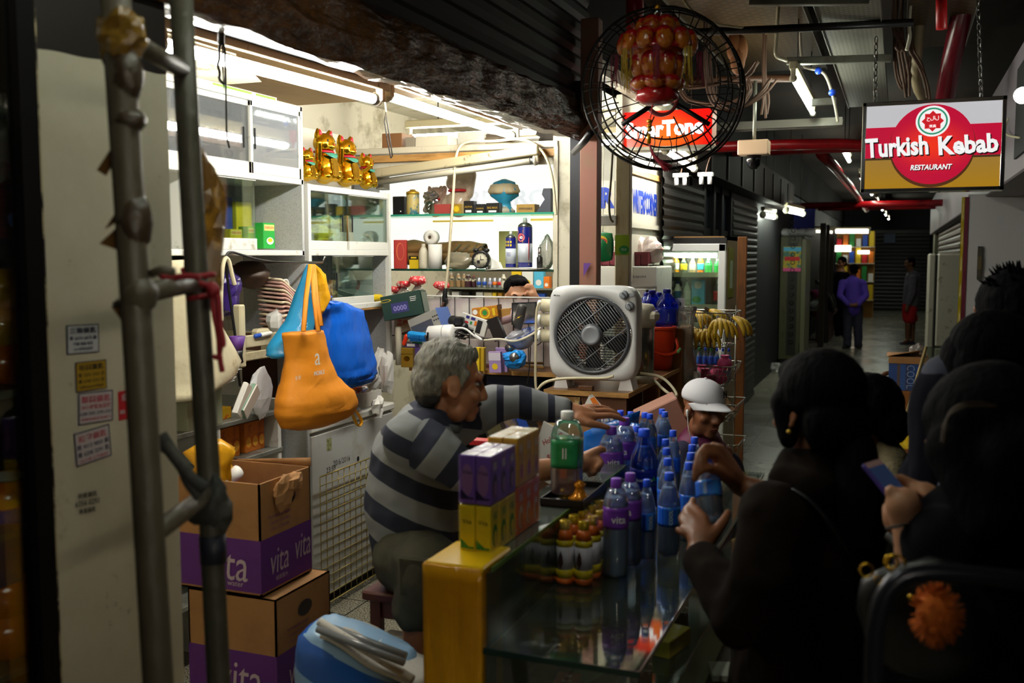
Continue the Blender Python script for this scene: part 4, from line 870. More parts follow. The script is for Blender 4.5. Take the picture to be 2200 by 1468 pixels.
def cat_statue(label,q,s,mt):
 t=thing('maneki_cat',label,'cat figurine',Matrix.Translation(q)@Matrix.Scale(s,4));b=B()
 b.sph((0,0,.07),(.075,.06,.085),mt,18,12);b.sph((0,0,.19),(.078,.06,.058),mt,18,12);b.cap((.07,0,.12),.026,(.09,-.0,.235),.026,mt);b.cap((-.07,0,.10),.024,(-.085,-.02,.05),.026,mt)
 for u in(-1,1):b.lathe([(.024,0),(.018,.02),(1e-4,.045)],mt,8,T(u*.05,0,.225,ry=u*.25))
 obj('cat_body',blob(b,.007,3,mats=[mt]),t);obj('collar',B().ring([(.05,.135),(.062,.138),(.062,.148),(.05,.152)],M_red,20),t)
 obj('coin_slot',B().box((0,.0,.243),(.05,.012,.012),M_ink),t)
M_china=mat('glazed china','#c6b49c',.2,var=(6,'#8a6a4a',.5,.7));q=P(985,430,Y=Y1+.13);q.z=z;cat_statue('white china beckoning cat with red collar on the upper glass shelf',q,98*mpp(q)/.27,M_china)
q=P(935,430,Y=Y1+.15);q.z=z;cat_statue('small pinkish china cat left of the white one',q,66*mpp(q)/.27,mat('pinkish china','#b89a88',.25,var=(6,'#7a5a48',.5,.7)))
for x0,x1,y0,m,tx,tm,lab in((970,991,431,M_goldp,'',M_ink,'small gold packet before the white china cat'),(995,1018,425,M_black,'ALPHA',M_goldp,'black box with gold lettering, tallest of three'),(1020,1042,432,M_black,'CHARGA',M_goldp,'black box in the middle of the three black boxes'),(1043,1073,430,M_black,'BIG MAX',M_goldp,'widest black box beside the teal bag')):
 q,w,h=sh(x0,x1,y0,453);pack('carton',lab,'box',q,(w,.05,h),m,deco=[('F','t',tx,0,h*.55,-w*.8,tm),('F','r',-w*.3,w*.3,h*.12,h*.3,M_white2)]if tx else[('F','o',0,h*.5,w*.3,h*.3,M_yellow)])
q=P(1083,452,Y=Y1+.10);q.z=z;s=mpp(q);t=thing('wrapped_bundle','teal plastic bag with a beige cloth cap on top','bag',q);b=B()
def bagfn(prof,seed=0,wob=.12,n=24,m=None,sqx=1,sqy=1):
 vs=[];K=len(prof)
 for j,(r,zz_)in enumerate(prof):
  for i in range(n):
   a=2*pi*i/n;rr=r*(1+wob*noise.noise(V((cos(a)*2.2,sin(a)*2.2,zz_*18+seed*5)))*1.6+wob*.4*sin(a*7+zz_*9));vs.append((rr*cos(a)*sqx,rr*sin(a)*sqy,zz_))
 fs=[(j*n+i,j*n+(i+1)%n,(j+1)*n+(i+1)%n,(j+1)*n+i)for j in range(K-1)for i in range(n)]+[tuple(range(n))[::-1],tuple((K-1)*n+i for i in range(n))]
 return vs,fs
vs,fs=bagfn([(16*s,0),(22*s,6*s),(14*s,16*s),(12*s,26*s),(30*s,38*s),(32*s,52*s),(22*s,68*s),(4*s,75*s)],1,.16);obj('bag_body',B().add(vs,fs,mat('teal bag','#2f8fb4',.3),True,T(0,0,0)@Matrix.Diagonal((1,.7,1,1))),t)
vs,fs=bagfn([(31*s,42*s),(35*s,48*s),(30*s,62*s),(18*s,66*s)],3,.10);obj('cloth_cap',B().add(vs,fs,mat('beige cloth','#b5a888',.8),True,Matrix.Diagonal((1,.75,1,1))),t)
vs,fs=bagfn([(22*s,-.001),(24*s,8*s),(12*s,16*s)],5,.2);obj('paper_wrap',B().add(vs,fs,mat('grey wrap','#a9a694',.6),True,Matrix.Diagonal((1,.75,1,1))),t)
q,w,h=sh(1108,1150,431,450);pack('carton','flat tan box with faint print right of the teal bag','box',q,(w,.08,h),mat('tan box','#9a7a36',.6),deco=[('F','t','DISPOSABLE',0,h*.5,-w*.75,M_ink)])
q,w,h=sh(1150,1184,398,450);b=B(frame((0,0,0),(1,0,0),(0,0,1)));b.prism([(-w*.5,0),(w*.5,0),(w*.5,h),(0,h),(-w*.1,h*.75),(w*.1,h*.55),(-w*.05,h*.42)],.06,mat('slate card','#333845',.5));one('display_stand','dark slate cut-out display stand at the right end of the upper shelf','stand',b,Matrix.Translation(q+V((0,.06,0))))
# ------------------------------------------------------------- on the header board
zh=ZH+.03
for x0,x1,y0,y1,m,lab,dp in((818,866,284,316,mat('aged brown carton','#7d5632',.7),'aged brown carton on the header board near the hanging cord',.16),(870,892,292,314,mat('grey carton','#8d8676',.7),'narrow grey carton wedged beside the aged brown one',.10),(888,966,289,312,M_cream,'long cream carton on the header board',.12),(980,1040,280,308,mat('pale grey carton','#a8a79c',.7),'pale grey carton under the far tube end',.14)):
 q,w,h=pxb(x0,x1,y0,y1,zh,Y=YB+.04);pack('carton',lab,'box',q,(w,dp,min(h,2.59-zh)),m)
q=P(1060,300,Y=YB+.12);b=B();crumple(b,(0,0,.03),(.12,.06,.035),mat('dusty rags','#4a4236',.9),2,.4);one('rag_heap','dusty rags on the header board below the tube end','rag',b,T(q.x,q.y,zh))
q=P(1160,285,Y=YB-.1);b=B();crumple(b,(0,0,.05),(.10,.06,.05),mat('black sacking','#2b2620',.8),6,.4);one('rag_heap','black sacking stuffed above the stall corner','rag',b,T(q.x,YB+.14,zh))
q,w,h=pxb(655,735,283,345,ZK,X=XC-.30);pack('carton','big pale carton behind the golden cats','box',V((q.x,q.y,ZK)),(.42,.05,.30),mat('pale carton','#c9c4b2',.6),pi/2)
# ------------------------------------------------------------- lower glass shelf
z=zs2
q,w,h=sh(846,874,515,577);pack('carton','red box at the left end of the lower glass shelf','box',q,(w,.05,h),mat('bright red card','#b02a22',.4),rz=.35,deco=[('F','o',0,h*.6,w*.3,h*.3,mat('red swirl','#d86a3a',.4)),('F','o',.002,h*.6,w*.24,h*.27,mat('bright red card','#b02a22',.4))])
q,w,h=sh(878,900,548,576);pack('carton','small yellow and black box on the lower glass shelf','box',q,(w,.035,h),M_yellow,deco=[('F','r',-w/2,w/2,h*.72,h,M_black),('F','r',-w*.3,w*.3,h*.8,h*.92,M_yellow)])
q,w,h=sh(900,920,522,576);bottle('lotion_bottle','cream lotion bottle beside the white paper roll','bottle',q,h,w/2,M_cream,M_cream)
q,w,h=sh(920,950,523,576);t=thing('paper_roll','large upright white paper roll','paper roll',q);obj('roll',B().lathe([(w/2,0),(w/2,h)],M_paper,20),t)
q2=P(923,508,Y=Y1-.01);r=15*mpp(q2);q2.z=q.z+h+r;b=B().ring([(r*.22,0),(r,0),(r,.05),(r*.22,.05)],M_paper,24);b.ring([(r*.16,-.001),(r*.26,-.001),(r*.26,.051),(r*.16,.051)],mat('roll core','#6a5a48',.7),16)
one('paper_roll','receipt roll lying on top of the upright roll','paper roll',b,frame(q2+V((0,.05,0)),(1,0,0),(0,0,1)))
q=P(948,520,Y=Y1+.15);s=mpp(q);t=thing('paper_sack','rolled brown paper sack with a green lattice print','bag',T(q.x,q.y,z+.072));b=B()
def sackfn(u,v):
 a=v*2*pi;x=(u-.5)*205*s;r=(26*s)*(1+.15*noise.noise(V((u*5,cos(a)*1.4,sin(a)*1.4)))*1.8-.2*u);return(x,-r*cos(a)*.8,r*sin(a)+.02)
b.sheet(sackfn,26,18,mat('brown kraft','#8a6a3c',.6,var=(9,'#5d4422',.5,.7)),.002);obj('sack_body',b,t);b=B()
for k in range(4):x=.06+k*.05;b.tube([(x,-.055,-.02),(x+.05,-.066,.03),(x+.09,-.05,.07)],.004,mat('green print','#4a6a5a',.6),4,flat=.4)
obj('lattice_print',b,t)
q=P(985,560,Y=Y1-.01);b=B();crumple(b,(0,0,0),(.085,.035,.05),film('cloudy bag','#ddd6c4',.2,.45,'#b0a890',.2),9,.4,f=4);one('plastic_bag','cloudy plastic bag slumped before the alarm clock','bag',b,T(q.x,q.y,z+.045))
q=P(1033,550,Y=Y1-.02);s=mpp(q);q.z=z+21*s;t=thing('alarm_clock','black twin-bell alarm clock on the lower glass shelf','clock',frame(q,(1,.15,0),(0,0,1)));R_=19.5*s
obj('case',B().ring([(R_*.80,-.03),(R_,-.028),(R_,.008),(R_*.80,.012)],M_black,28),t);obj('dial',B().lathe([(R_*.84,-.025),(R_*.84,.003)],mat('clock dial','#d8d4bc',.4),28),t)
b=B();b.box((-.01*0,R_*.2,.006),(.003,R_*.5,.002),M_ink);b.box((R_*.15,0,.006),(R_*.4,.003,.002),M_ink);b.box((-R_*.25,-R_*.25,.006),(R_*.3,R_*.35,.002),M_dark)
for i in range(12):b.box((R_*.72*cos(i*pi/6),R_*.72*sin(i*pi/6),.005),(.004,.004,.001),M_ink)
obj('hands',b,t)
for u in(-1,1):obj('bell',B().sph((u*R_*.6,R_*1.02,-.01),(R_*.36,R_*.24,R_*.3),M_black),t);obj('foot',B().cyl((u*R_*.5,-R_*.8,-.01),(u*R_*.66,-R_*1.1,-.01),.004,M_steel),t)
obj('handle',B().tube([(-R_*.4,R_*1.1,-.01),(0,R_*1.5,-.01),(R_*.4,R_*1.1,-.01)],.003,M_wire,5,smooth=2),t)
q=P(1062,560,Y=Y1+.02);b=B().sheet(lambda u,v:(.10*u-.03*v,.02+.03*v+.012*sin(u*5),.075*v*(1-.5*u)),8,6,M_paper,.001);one('paper_sheet','folded white paper leaning right of the alarm clock','paper',b,T(q.x-.04,q.y-.02,z))
for i in range(3):
 q=P(1100+i*14,574,Y=Y1-.045+.012*i);b=B().sheet(lambda u,v,i=i:((u-.5)*.28,-.05+.12*v,.003*i+.001+.010*sin(u*3+i)*v*u-.016*max(0,.3-u)*(1-v)),10,4,M_paper,.0012);one('paper_sheet',('bottom','middle','top')[i]+' loose white paper under the spray cans','paper',b,T(q.x,q.y,z))
q,w,h=sh(1070,1110,490,537,y=Y1+.17);pack('card_box','pale yellow card box behind the spray cans','box',V((q.x,q.y,z)),(w,.05,h+.09),mat('pale yellow card','#c2bd72',.6))
def spray(label,x0,x1,y0,y1,big):
 q=P((x0+x1)/2,y1,Y=Y1-.0);s=mpp(q);q.z=z+.012;h=(y1-y0)*s;r=(x1-x0)/2*s;t=thing('spray_can',label,'spray can',q)
 mb=mat('can navy','#1a2278',.25);mw=mat('can pale','#c3cbd6',.35)
 obj('can_body',B().lathe([(r*.96,0),(r,.003),(r,h*.80),(r*.98,h*.81)],mb,22),t);obj('print_band',B().lathe([(r*1.008,h*.10),(r*1.008,h*(.48 if big else .52))],mw,22),t)
 obj('shoulder',B().lathe([(r*.99,h*.81),(r*.93,h*.85),(r*.55,h*.895),(r*.35,h*.90)],M_steel,22),t);obj('nozzle',B().lathe([(r*.30,h*.89),(r*.30,h*.96),(r*.22,h)],M_white2,12),t)
 b=B();F=frame((0,-r*1.03,0),(1,0,0),(0,0,1))
 def wrap(bb):
  for i,v in enumerate(bb.v):a=v.x/r;bb.v[i]=V((r*1.02*sin(a),-r*1.02*cos(a),v.z))
  return bb
 if big:
  b.oval(-r*.25,h*.60,r*.58,r*.58,M_red,F,0);b.oval(-r*.25,h*.60,r*.5,r*.5,M_white2,F,-.0006);b.oval(-r*.25,h*.60,r*.46,r*.46,M_red,F,-.0012);b.text('40',M_white2,F@Matrix.Translation((-r*.25,h*.60,0)),h=r*.42,bold=.03,up=-.0018)
  b.face([(-r*.8,h*.69),(r*.1,h*.69),(r*.1,h*.75),(-r*.8,h*.75)],M_orange,F);b.face([(r*.0,h*.50),(r*.9,h*.50),(r*.9,h*.53),(0,h*.53)],M_yellow,F);b.face([(-r*.9,h*.05),(r*.9,h*.05),(r*.9,h*.08),(-r*.9,h*.08)],M_yellow,F)
  for k in range(6):b.face([(-r*.7,h*(.18+.045*k)),(r*.5,h*(.18+.045*k)),(r*.5,h*(.19+.045*k)),(-r*.7,h*(.19+.045*k))],mat('fine print','#7a84a0',.5),F)
 else:
  for i in range(3):
   for j in range(2):b.face([(-r*.8+i*r*.5,h*(.58+.09*j)),(-r*.5+i*r*.5,h*(.58+.09*j)),(-r*.5+i*r*.5,h*(.64+.09*j)),(-r*.8+i*r*.5,h*(.64+.09*j))],M_yellow,F)
  for k in range(6):b.face([(-r*.5+.08*r*k*2,h*.30),(-r*.44+.08*r*k*2,h*.30),(-r*.44+.08*r*k*2,h*.42),(-r*.5+.08*r*k*2,h*.42)],mb,F)
 obj('print',wrap(b),t)
 if big:obj('straw',B().cyl((r*.8,-r*.75,h*.15),(r*.8,-r*.75,h*.6),.0018,M_red,n=6),t)
spray('smaller navy spray can with yellow squares',1086,1109,494,571,False);spray('taller navy spray can with a red roundel',1112,1144,464,570,True)
q,w,h=sh(1153,1166,525,572);one('marker_pen','black cylinder with a shiny top at the right of the lower shelf','pen',B().lathe([(w*.5,0),(w*.5,h*.55),(w*.3,h*.6),(w*.3,h)],M_black,12).lathe([(w*.34,h*.6),(w*.3,h*1.02)],M_chrome,10),Matrix.Translation(q))
q=P(1175,545,Y=Y1+.08);b=B();crumple(b,(0,0,0),(.05,.04,.09),film('clear bag','#e4e2da',.3,.3,'#c4c2b6',.1),12,.3,f=4);one('plastic_bag','clear bulging bag at the right end of the lower glass shelf','bag',b,T(q.x,q.y,z+.088))
# ------------------------------------------------------------- clutter heaped on the bench
def at_b(x0,x1,y0,y1,dep,z=None):return pxb(x0,x1,y0,y1,z,Y=YB+dep)
def tilted(x0,x1,y0,y1,dep,roll,sz):
 q=P((x0+x1)/2,(y0+y1)/2,Y=YB+dep);return Matrix.Translation(q)@Euler((0,roll,0)).to_matrix().to_4x4()@Matrix.Translation((0,-sz[1]/2,-sz[2]/2))
k=mpp(P(1000,700,Y=YB-.1))
M_dgr=mat('dark green carton','#12352c',.35);M_grayc=mat('grey carton b','#9a9a92',.5)
pack('appliance_carton','dark green appliance carton tipped on the clutter by the cabinet','box',None,(88*k,.16,52*k),M_dgr,M=tilted(878,878,655,655,-.16,-.20,(88*k,.16,52*k))@Euler((0,0,.25)).to_matrix().to_4x4(),
  deco=[('F','r',-.06,.035,.03,.085,mat('indigo print','#2c2f6a',.4)),('F','o',-.085,.105,.03,.008,M_yellow),('F','o',-.085,.105,.026,.006,M_dgr),('F','r',.05,.08,.08,.083,M_white2),('F','r',.05,.085,.09,.093,M_white2),('F','r',.05,.085,.10,.103,M_white2),('F','t','0000',-.012,.055,.028,mat('lilac print','#8a86c8',.4)),('R','r',-.07,.07,.01,.12,mat('green grey side','#6a7a70',.4))])
pack('sign_card','cream card with red Chinese lettering under the dark green carton','card',None,(70*k,.03,70*k),mat('cream card','#d6cdb0',.7),M=tilted(880,880,700,700,-.06,0,(70*k,.03,70*k)),deco=[('F','t','溫暖地球',0,.105,.036,mat('orange red print','#d2582a',.6)),('F','t','用',.055,.055,.03,mat('orange red print','#d2582a',.6))])
pack('printer_carton','grey and blue electronics carton lying on the bench heap','box',None,(72*k,.16,38*k),M_grayc,M=tilted(925,925,692,692,-.14,-.38,(72*k,.16,38*k)),deco=[('F','r',-.085,.05,.005,.055,mat('slate print','#4a4e58',.4)),('R','r',-.08,.08,.0,.1,mat('blue side','#4a6ab0',.4)),('F','t',':::',.075,.05,.03,M_ink)])
t=thing('shaver','white motor casing lying in front of the grey carton','appliance',P(948,718,Y=YB-.26));r=19*k;F=axis((0,0,0),(1,0,.10));obj('casing',B().lathe([(r*.7,-.075),(r,-.066),(r,.05),(r*.98,.068),(r*.7,.075)],M_white2,22,F),t)
obj('plug_lead',B().tube([(-.06,-.048,-.02),(-.065,-.07,.0),(-.05,-.07,-.03),(-.06,-.05,-.055),(-.05,-.06,.012)],.005,M_black,6,smooth=2),t);obj('seam_ring',B().ring([(r*1.0,.02),(r*1.015,.02),(r*1.015,.024),(r*1.0,.024)],M_grayc,22,F),t)
t=thing('brush','bright blue plastic brush left of the white casing','brush',P(898,722,Y=YB-.25));obj('handle',B().box((0,0,.0),(48*k,.05,17*k),mat('bright blue','#1d8ad0',.3),.012,Euler((0,.08,0)).to_matrix().to_4x4()),t)
for i in range(12):obj('bristle',B().bx(-.035+i*.009,-.031+i*.009,-.03,-.02,-.028,.004,mat('deep blue bristle','#135a9a',.4)),t)
one('lighter','orange red lighter leaning beside the blue brush','lighter',B().cap((0,0,-.018),.012,(.016,0,.022),.012,mat('lighter red','#d8381c',.25)),Matrix.Translation(P(868,731,Y=YB-.26)))
q,w,h=at_b(850,864,708,790,-.18,Z_D);one('cream_canister','tall cream cylinder standing at the left end of the bench','canister',B().lathe([(w/2,0),(w/2,h*.97),(w*.4,h)],M_cream,18),Matrix.Translation(q))
M_cgold=mat('gold cigarette pack','#9a7c28',.3,.4);M_lil=mat('lilac pack','#a58ac0',.45)
q,w,h=at_b(860,888,742,784,-.28,Z_D);pack('cigarette_pack','gold pack standing at the left of the bench','cigarette pack',q,(w,.03,h),M_cgold,deco=[('F','o',0,h*.45,w*.25,h*.14,M_gold),('F','r',-w/2,w/2,h*.68,h*.70,M_gold)])
q,w,h=at_b(889,905,742,784,-.25,Z_D);pack('cigarette_pack','violet pack standing beside the gold pack','cigarette pack',q,(w,.03,h),mat('violet pack','#5a4684',.4))
q,w,h=at_b(868,895,735,743,-.25,Z_D+.106);pack('small_box','small violet and white box lying on the gold pack','box',q,(w,.04,h),mat('violet pack','#5a4684',.4),deco=[('F','r',-w*.3,w*.4,h*.3,h,M_white2)])
q,w,h=at_b(905,925,745,786,-.22,Z_D);pack('card_holder','clear holder of white cards on the bench','card',q,(w,.03,h),M_paper,tilt=.12,deco=[('F','r',-w*.35,w*.35,h*.1,h*.4,mat('beige print','#b0a27a',.6)),('F','t','777',0,h*.5,.012,M_ink)])
one('flat_box','flat pale box with a green stripe behind the cards','box',B().box((0,0,0),(45*k,.10,.025),M_paper,.003).bx(-.05,.01,-.051,-.05,.0,.012,M_green),Matrix.Translation(P(912,738,Y=YB-.16)))
t=thing('power_adaptor','black plug adaptor lying on the lead tangle','adaptor',P(985,694,Y=YB-.18));obj('adaptor_body',B().cap((-.03,0,.01),.03,(.04,-.02,-.02),.026,M_black).box((.02,-.03,.01),(.05,.04,.05),M_black,.008),t);obj('plug_pin',B().cyl((.04,-.02,-.03),(.09,-.05,-.045),.012,M_black),t)
M_dev=mat('white device','#d8d8d2',.4)
pack('remote_control','white multi-button controller propped on the bench heap','remote',None,(62*k,.02,36*k),M_dev,M=tilted(1018,1018,698,698,-.16,.28,(62*k,.02,36*k)),deco=[('F','r',.02,.05,.01,.08,M_ink),('F','r',-.05,-.03,.07,.085,mat('navy key','#2a2a7a',.4)),('F','r',-.02,.005,.07,.085,mat('navy key','#2a2a7a',.4)),('F','r',-.02,-.008,.045,.06,M_green),('F','r',.006,.018,.045,.07,M_orange),('F','r',-.05,-.03,.045,.055,M_red),('F','r',-.02,.01,.015,.03,M_grayc)])
b=B()
for i in range(9):
 y0=YB-.20-.05*RN.random();b.tube([P(968+RN.uniform(0,60),705+RN.uniform(0,26),Y=y0)for _ in range(5)],.0035,M_black,5,smooth=2)
one('lead_tangle','tangle of thin black leads behind the white casing','cable',b)
for i,(lab,r,m,pts,dp)in enumerate((('white lead looping over the black tangle',.006,M_white2,[(976,705),(1000,705),(1018,722),(1040,734),(1020,720)],-.27),('white lead crossing below the blue and white bowl',.007,M_cream,[(1040,732),(1075,728),(1105,736),(1140,722),(1162,705)],-.33),
 ('cream lead dropping from the sockets past the bench',.007,M_cord,[(1160,650),(1152,665),(1151,740),(1150,820),(1153,845),(1165,822),(1200,814),(1300,814)],-.42),('cream lead from the middle socket',.006,M_cord,[(1160,672),(1164,690),(1176,712)],-.36),('thin black wire drooping right of the bowl',.003,M_black,[(1150,745),(1165,735),(1176,712)],-.3),('black wire hanging down the bench front',.003,M_black,[(1140,745),(1138,790),(1132,830)],-.44))):
 cable(lab,[P(x,y,Y=YB+dp)for x,y in pts],r,m)
pack('wallet','black leather case standing on end in the bench heap','case',None,(26*k,.03,48*k),M_black,M=tilted(1067,1067,707,707,-.20,-.42,(26*k,.03,48*k)))
pack('tea_box','orange patterned tea box on top of the bench heap','box',None,(58*k,.07,27*k),mat('tea orange','#b8741c',.35,var=(60,'#c8901c',.5,.6)),M=tilted(1047,1047,672,672,-.10,-.14,(58*k,.07,27*k)),deco=[('F','o',0,.035,.03,.03,M_yellow),('F','o',0,.035,.022,.022,mat('tea orange','#b8741c',.35)),('F','o',0,.035,.014,.014,M_green),('F','o',-.055,.045,.014,.014,M_white2),('F','r',.045,.06,.015,.055,M_yellow),('R','r',-.03,.03,0,.07,mat('tea brown','#5a3410',.4))])
one('foam_roll','pale pink foam roll lying behind the black case','roll',B().cap(P(1050,693,Y=YB-.05),.036,P(1104,676,Y=YB-.05),.036,mat('pink foam','#c8a8ac',.6)))
pack('crumpled_card','tan crumpled card beside the orange tea box','card',None,(26*k,.05,18*k),mat('tan card','#a87c3a',.7),M=tilted(1088,1088,672,672,-.06,-.1,(26*k,.05,18*k)))
t=thing('shaving_mirror','black framed mirror leaning at the back of the bench','mirror',P(1126,700,Y=YB-.06)@Matrix()if 0 else Matrix.Translation(P(1126,696,Y=YB-.10))@Euler((-.12,-.06,-.15)).to_matrix().to_4x4());w,h=56*k,44*k
obj('mirror_glass',B().box((0,0,h/2),(w,.006,h),mat('mirror','#b9bcc0',.06,.9)),t);b=B()
for s in(-1,1):b.box((s*w/2,0,h/2),(.006,.012,h+.006),M_black);b.box((0,0,h/2+s*h/2),(w+.006,.012,.006),M_black)
obj('frame',b,t)
t=thing('torch','dark grey torch with a yellow flash standing in the bowl','torch',Matrix.Translation(P(1112,706,Y=YB-.24))@Euler((0,.22,0)).to_matrix().to_4x4());obj('torch_body',B().lathe([(.020,0),(.026,.03),(.027,.06),(.024,.10),(.026,.118),(.020,.128)],mat('torch grey','#3b3a3a',.4),16),t);F=frame((0,-.0275,.06),(1,0,-.3),(0,0,1));obj('yellow_flash',B().face([(-.016,-.02),(.002,.0),(-.004,.0),(.016,.022),(.004,.006),(.010,.006)],M_yellow,F,.002),t)
t=thing('bowl','blue and white bowl tilted on the bench heap','bowl',Matrix.Translation(P(1122,728,Y=YB-.24))@Euler((.25,-.30,0)).to_matrix().to_4x4())
r=36*k;obj('bowl_body',B().lathe([(r*.35,-.05),(r*.75,-.025),(r,.03),(r*.95,.032),(r*.7,-.01),(1e-4,-.03)],mat('china blue','#aeb4c4',.25,var=(16,'#2f3f7a',.5,.6)),22),t);b=B();crumple(b,(-.03,0,.03),(.05,.05,.02),film('clear wrap','#e8e8ea',.3,.4,'#c8c8d0',.1),2,.4);obj('plastic_wrap',b,t)
for i,(x,lab)in enumerate(((1050,'front lilac cigarette pack with a yellow sun'),(1063,'lilac cigarette pack behind the sunny one'))):
 q,w,h=at_b(x,x+28,737-8*i,783-2*i,-.34+.05*i,Z_D);pack('cigarette_pack',lab,'cigarette pack',q,(w,.025,h),M_lil,tilt=-.05*(1-i),deco=[('F','o',0,h*.3,w*.24,w*.24,M_yellow),('F','r',-w*.5,w*.5,h*.58,h*.95,mat('pale lilac','#d6cedc',.5))]if i==0 else[])
for x0,x1,m,lab in((1022,1030,M_yellow,'left yellow packet'),(1032,1040,mat('mustard packet','#b8981c',.4),'mustard packet between yellow packet and lilac pack'),(985,1018,film('clear sleeve','#e6e0c8',.25,.5,'#c8bc84',.15),'clear sleeve of small cards behind the seller head')):
 q,w,h=at_b(x0,x1,734,785,-.30,Z_D);pack('packet',lab+' standing on the bench','packet',q,(w,.03,h),m)
one('lens','shiny silver lens or can end beside the lilac packs','can',B().lathe([(.022,0),(.022,.05)],M_steel,18).lathe([(.016,-.001),(.016,.002)],mat('lens blue','#4a7a9a',.1),16),frame(P(1093,748,Y=YB-.30)+V((0,.05,0)),(1,0,0),(0,0,1))@T(0,0,0,rx=0))
t=thing('blue_bag','small blue plastic bag with a silver knob on the bench','bag',P(1106,772,Y=YB-.34));b=B();crumple(b,(0,0,0),(.064,.05,.042),mat('bag blue gloss','#1d86d8',.25),3,.35);obj('bag_body',b,t);obj('silver_knob',B().sph((.01,-.035,.012),(.026,.022,.026),M_steel),t)
one('wooden_stick','short wooden stick lying at the right of the bench front','stick',B().cyl(P(1095,783,Y=YD+.06),P(1168,790,Y=YD+.05),.008,M_woodraw,n=8))
one('wooden_stick','second darker stick crossing behind the wooden one','stick',B().cyl(P(1100,779,Y=YD+.09),P(1168,781,Y=YD+.10),.007,mat('dark stick','#6a4a22',.5),n=8))
for i,(x,y,s,lab)in enumerate(((1070,787,1,'white scrap of paper near the bench edge'),(1114,790,.8,'torn white label right of the scrap on the bench edge'),(1048,789,.6,'red paper scrap at the bench edge behind the seller face'))):
 one('paper_scrap',lab,'paper',B().sheet(lambda u,v:((u-.5)*.09*s,(v-.5)*.04,.004*sin(u*5)),6,3,M_paper if i<2 else M_red,.001),Matrix.Translation(P(x,y,Z=Z_D+.004)+V((0,.05,0))))
M_sock=mat('aged socket','#c9c1a4',.45)
for i,y in enumerate((657,688,722)):
 q=P(1176,y,Y=YB-.36);t=thing('plug_socket',('top','middle','bottom')[i]+' cream plug of three left of the box fan','plug',q)
 obj('socket_body',B().cyl((-.03,0,0),(.06,0.02,.0),.034,M_sock,n=16),t);obj('plug_face',B().cyl((-.045,0,0),(-.03,0,0),.028,M_white2,n=14),t)
b=B();q=P(1180,690,Y=YB-.31);one('socket_rail','cream power rail behind the box fan edge','socket',B().box(tuple(q+V((.04,.03,-.02))),(.05,.04,.34),M_sock,.004))
pts=[(1195,462),(1187,372),(1165,318),(1120,296),(1060,305),(1010,302),(987,312),(978,340),(975,400),(968,500),(962,580),(957,625)]
t=thing('plug_lead','long cream lead hanging from the header with a black plug','cable',P(957,630,Y=YB-.04));o=P(957,630,Y=YB-.04)
obj('cream_lead',B().tube([P(x,y,Y=YB-.04)-o for x,y in pts],.008,M_cord,6,smooth=3),t)
b=B();b.cap((0,0,.02),.012,(-.004,0,-.03),.016,M_black);b.box((-.002,0,-.045),(.03,.03,.035),M_black,.006);b.cap((-.006,0,-.06),.014,(-.014,0,-.10),.008,M_black);obj('plug',b,t)
obj('brown_lead',B().tube([P(x,y,Y=YB-.08-.002*i)-o for i,(x,y)in enumerate(((953,650),(945,672),(920,690),(895,706),(862,718)))],.0055,mat('brown lead','#5a3420',.5),6,smooth=2),t)
t=thing('pull_cord','knotted dark cord with a hook hanging in front of the left tube','cord',P(478,60,d=2.75));o=P(478,60,d=2.75);md=mat('dark cord','#1a1614',.6)
obj('hook_strap',B().tube([P(476,-20,d=2.75)-o,P(475,70,d=2.75)-o,P(475,95,d=2.75)-o],.010,md,6),t);obj('knotted_cord',B().tube([P(x,y,d=2.75)-o for x,y in((475,90),(470,105),(472,125),(467,140),(473,158),(470,170),(482,182))],.004,md,6,smooth=1),t)
obj('hanging_wire',B().tube([P(x,y,d=2.75)-o for x,y in((476,90),(484,100),(485,160),(486,230),(487,295),(493,318))],.0028,md,5,smooth=1),t)
obj('wire_loop',B().tube([P(x,y,d=2.75)-o for x,y in((478,95),(479,150),(481,195),(484,150),(482,100))],.0025,md,5,True),t)
t=thing('pull_cord','thin cord with a long loop hanging between the two bright tubes','cord',P(826,215,d=4.3));o=P(826,215,d=4.3)
obj('cord',B().tube([P(x,y,d=4.3)-o for x,y in((824,104),(826,215),(829,240))],.004,M_cord,5),t);obj('loop',B().tube([P(x,y,d=4.3)-o for x,y in((829,238),(826,262),(834,310),(840,340),(843,335),(838,300),(832,262))],.003,md,5,True),t)
# ------------------------------------------------------------- bags, papers and cartons on the left of the stall
XB_=-2.42
hook=P(669,566,X=XB_);k=mpp(hook)
def hang(px,py,X=XB_):return P(px,py,X=X)-hook
def hangbag(name,label,rows,m,X=XB_,thick=.06,seed=0,wob=.10,extra=None,cat='bag'):
 """bag hung from the hook: rows = [(x left, x right, y, swell)] in photo pixels, built round with real depth"""
 t=thing(name,label,cat,hook);n=28;vs=[]
 for j,(xl,xr,y,sw)in enumerate(rows):
  a,b_=hang(xl,y,X),hang(xr,y,X);c=(a+b_)/2;w=(b_-a).length/2
  for i in range(n):
   an=2*pi*i/n;ww=1+wob*noise.noise(V((cos(an)*2,sin(an)*2,j*.5+seed*9)))+wob*.35*sin(an*9+j*.4);vs.append((c.x+thick*sw*sin(an)*ww,c.y+w*cos(an)*(1+(ww-1)*.35),c.z+wob*.06*noise.noise(V((an,j,seed)))))
 K=len(rows);fs=[(j*n+i,j*n+(i+1)%n,(j+1)*n+(i+1)%n,(j+1)*n+i)for j in range(K-1)for i in range(n)]+[tuple(range(n))[::-1],tuple((K-1)*n+i for i in range(n))]
 obj('bag_body',B().add(vs,fs,m,True),t);return t
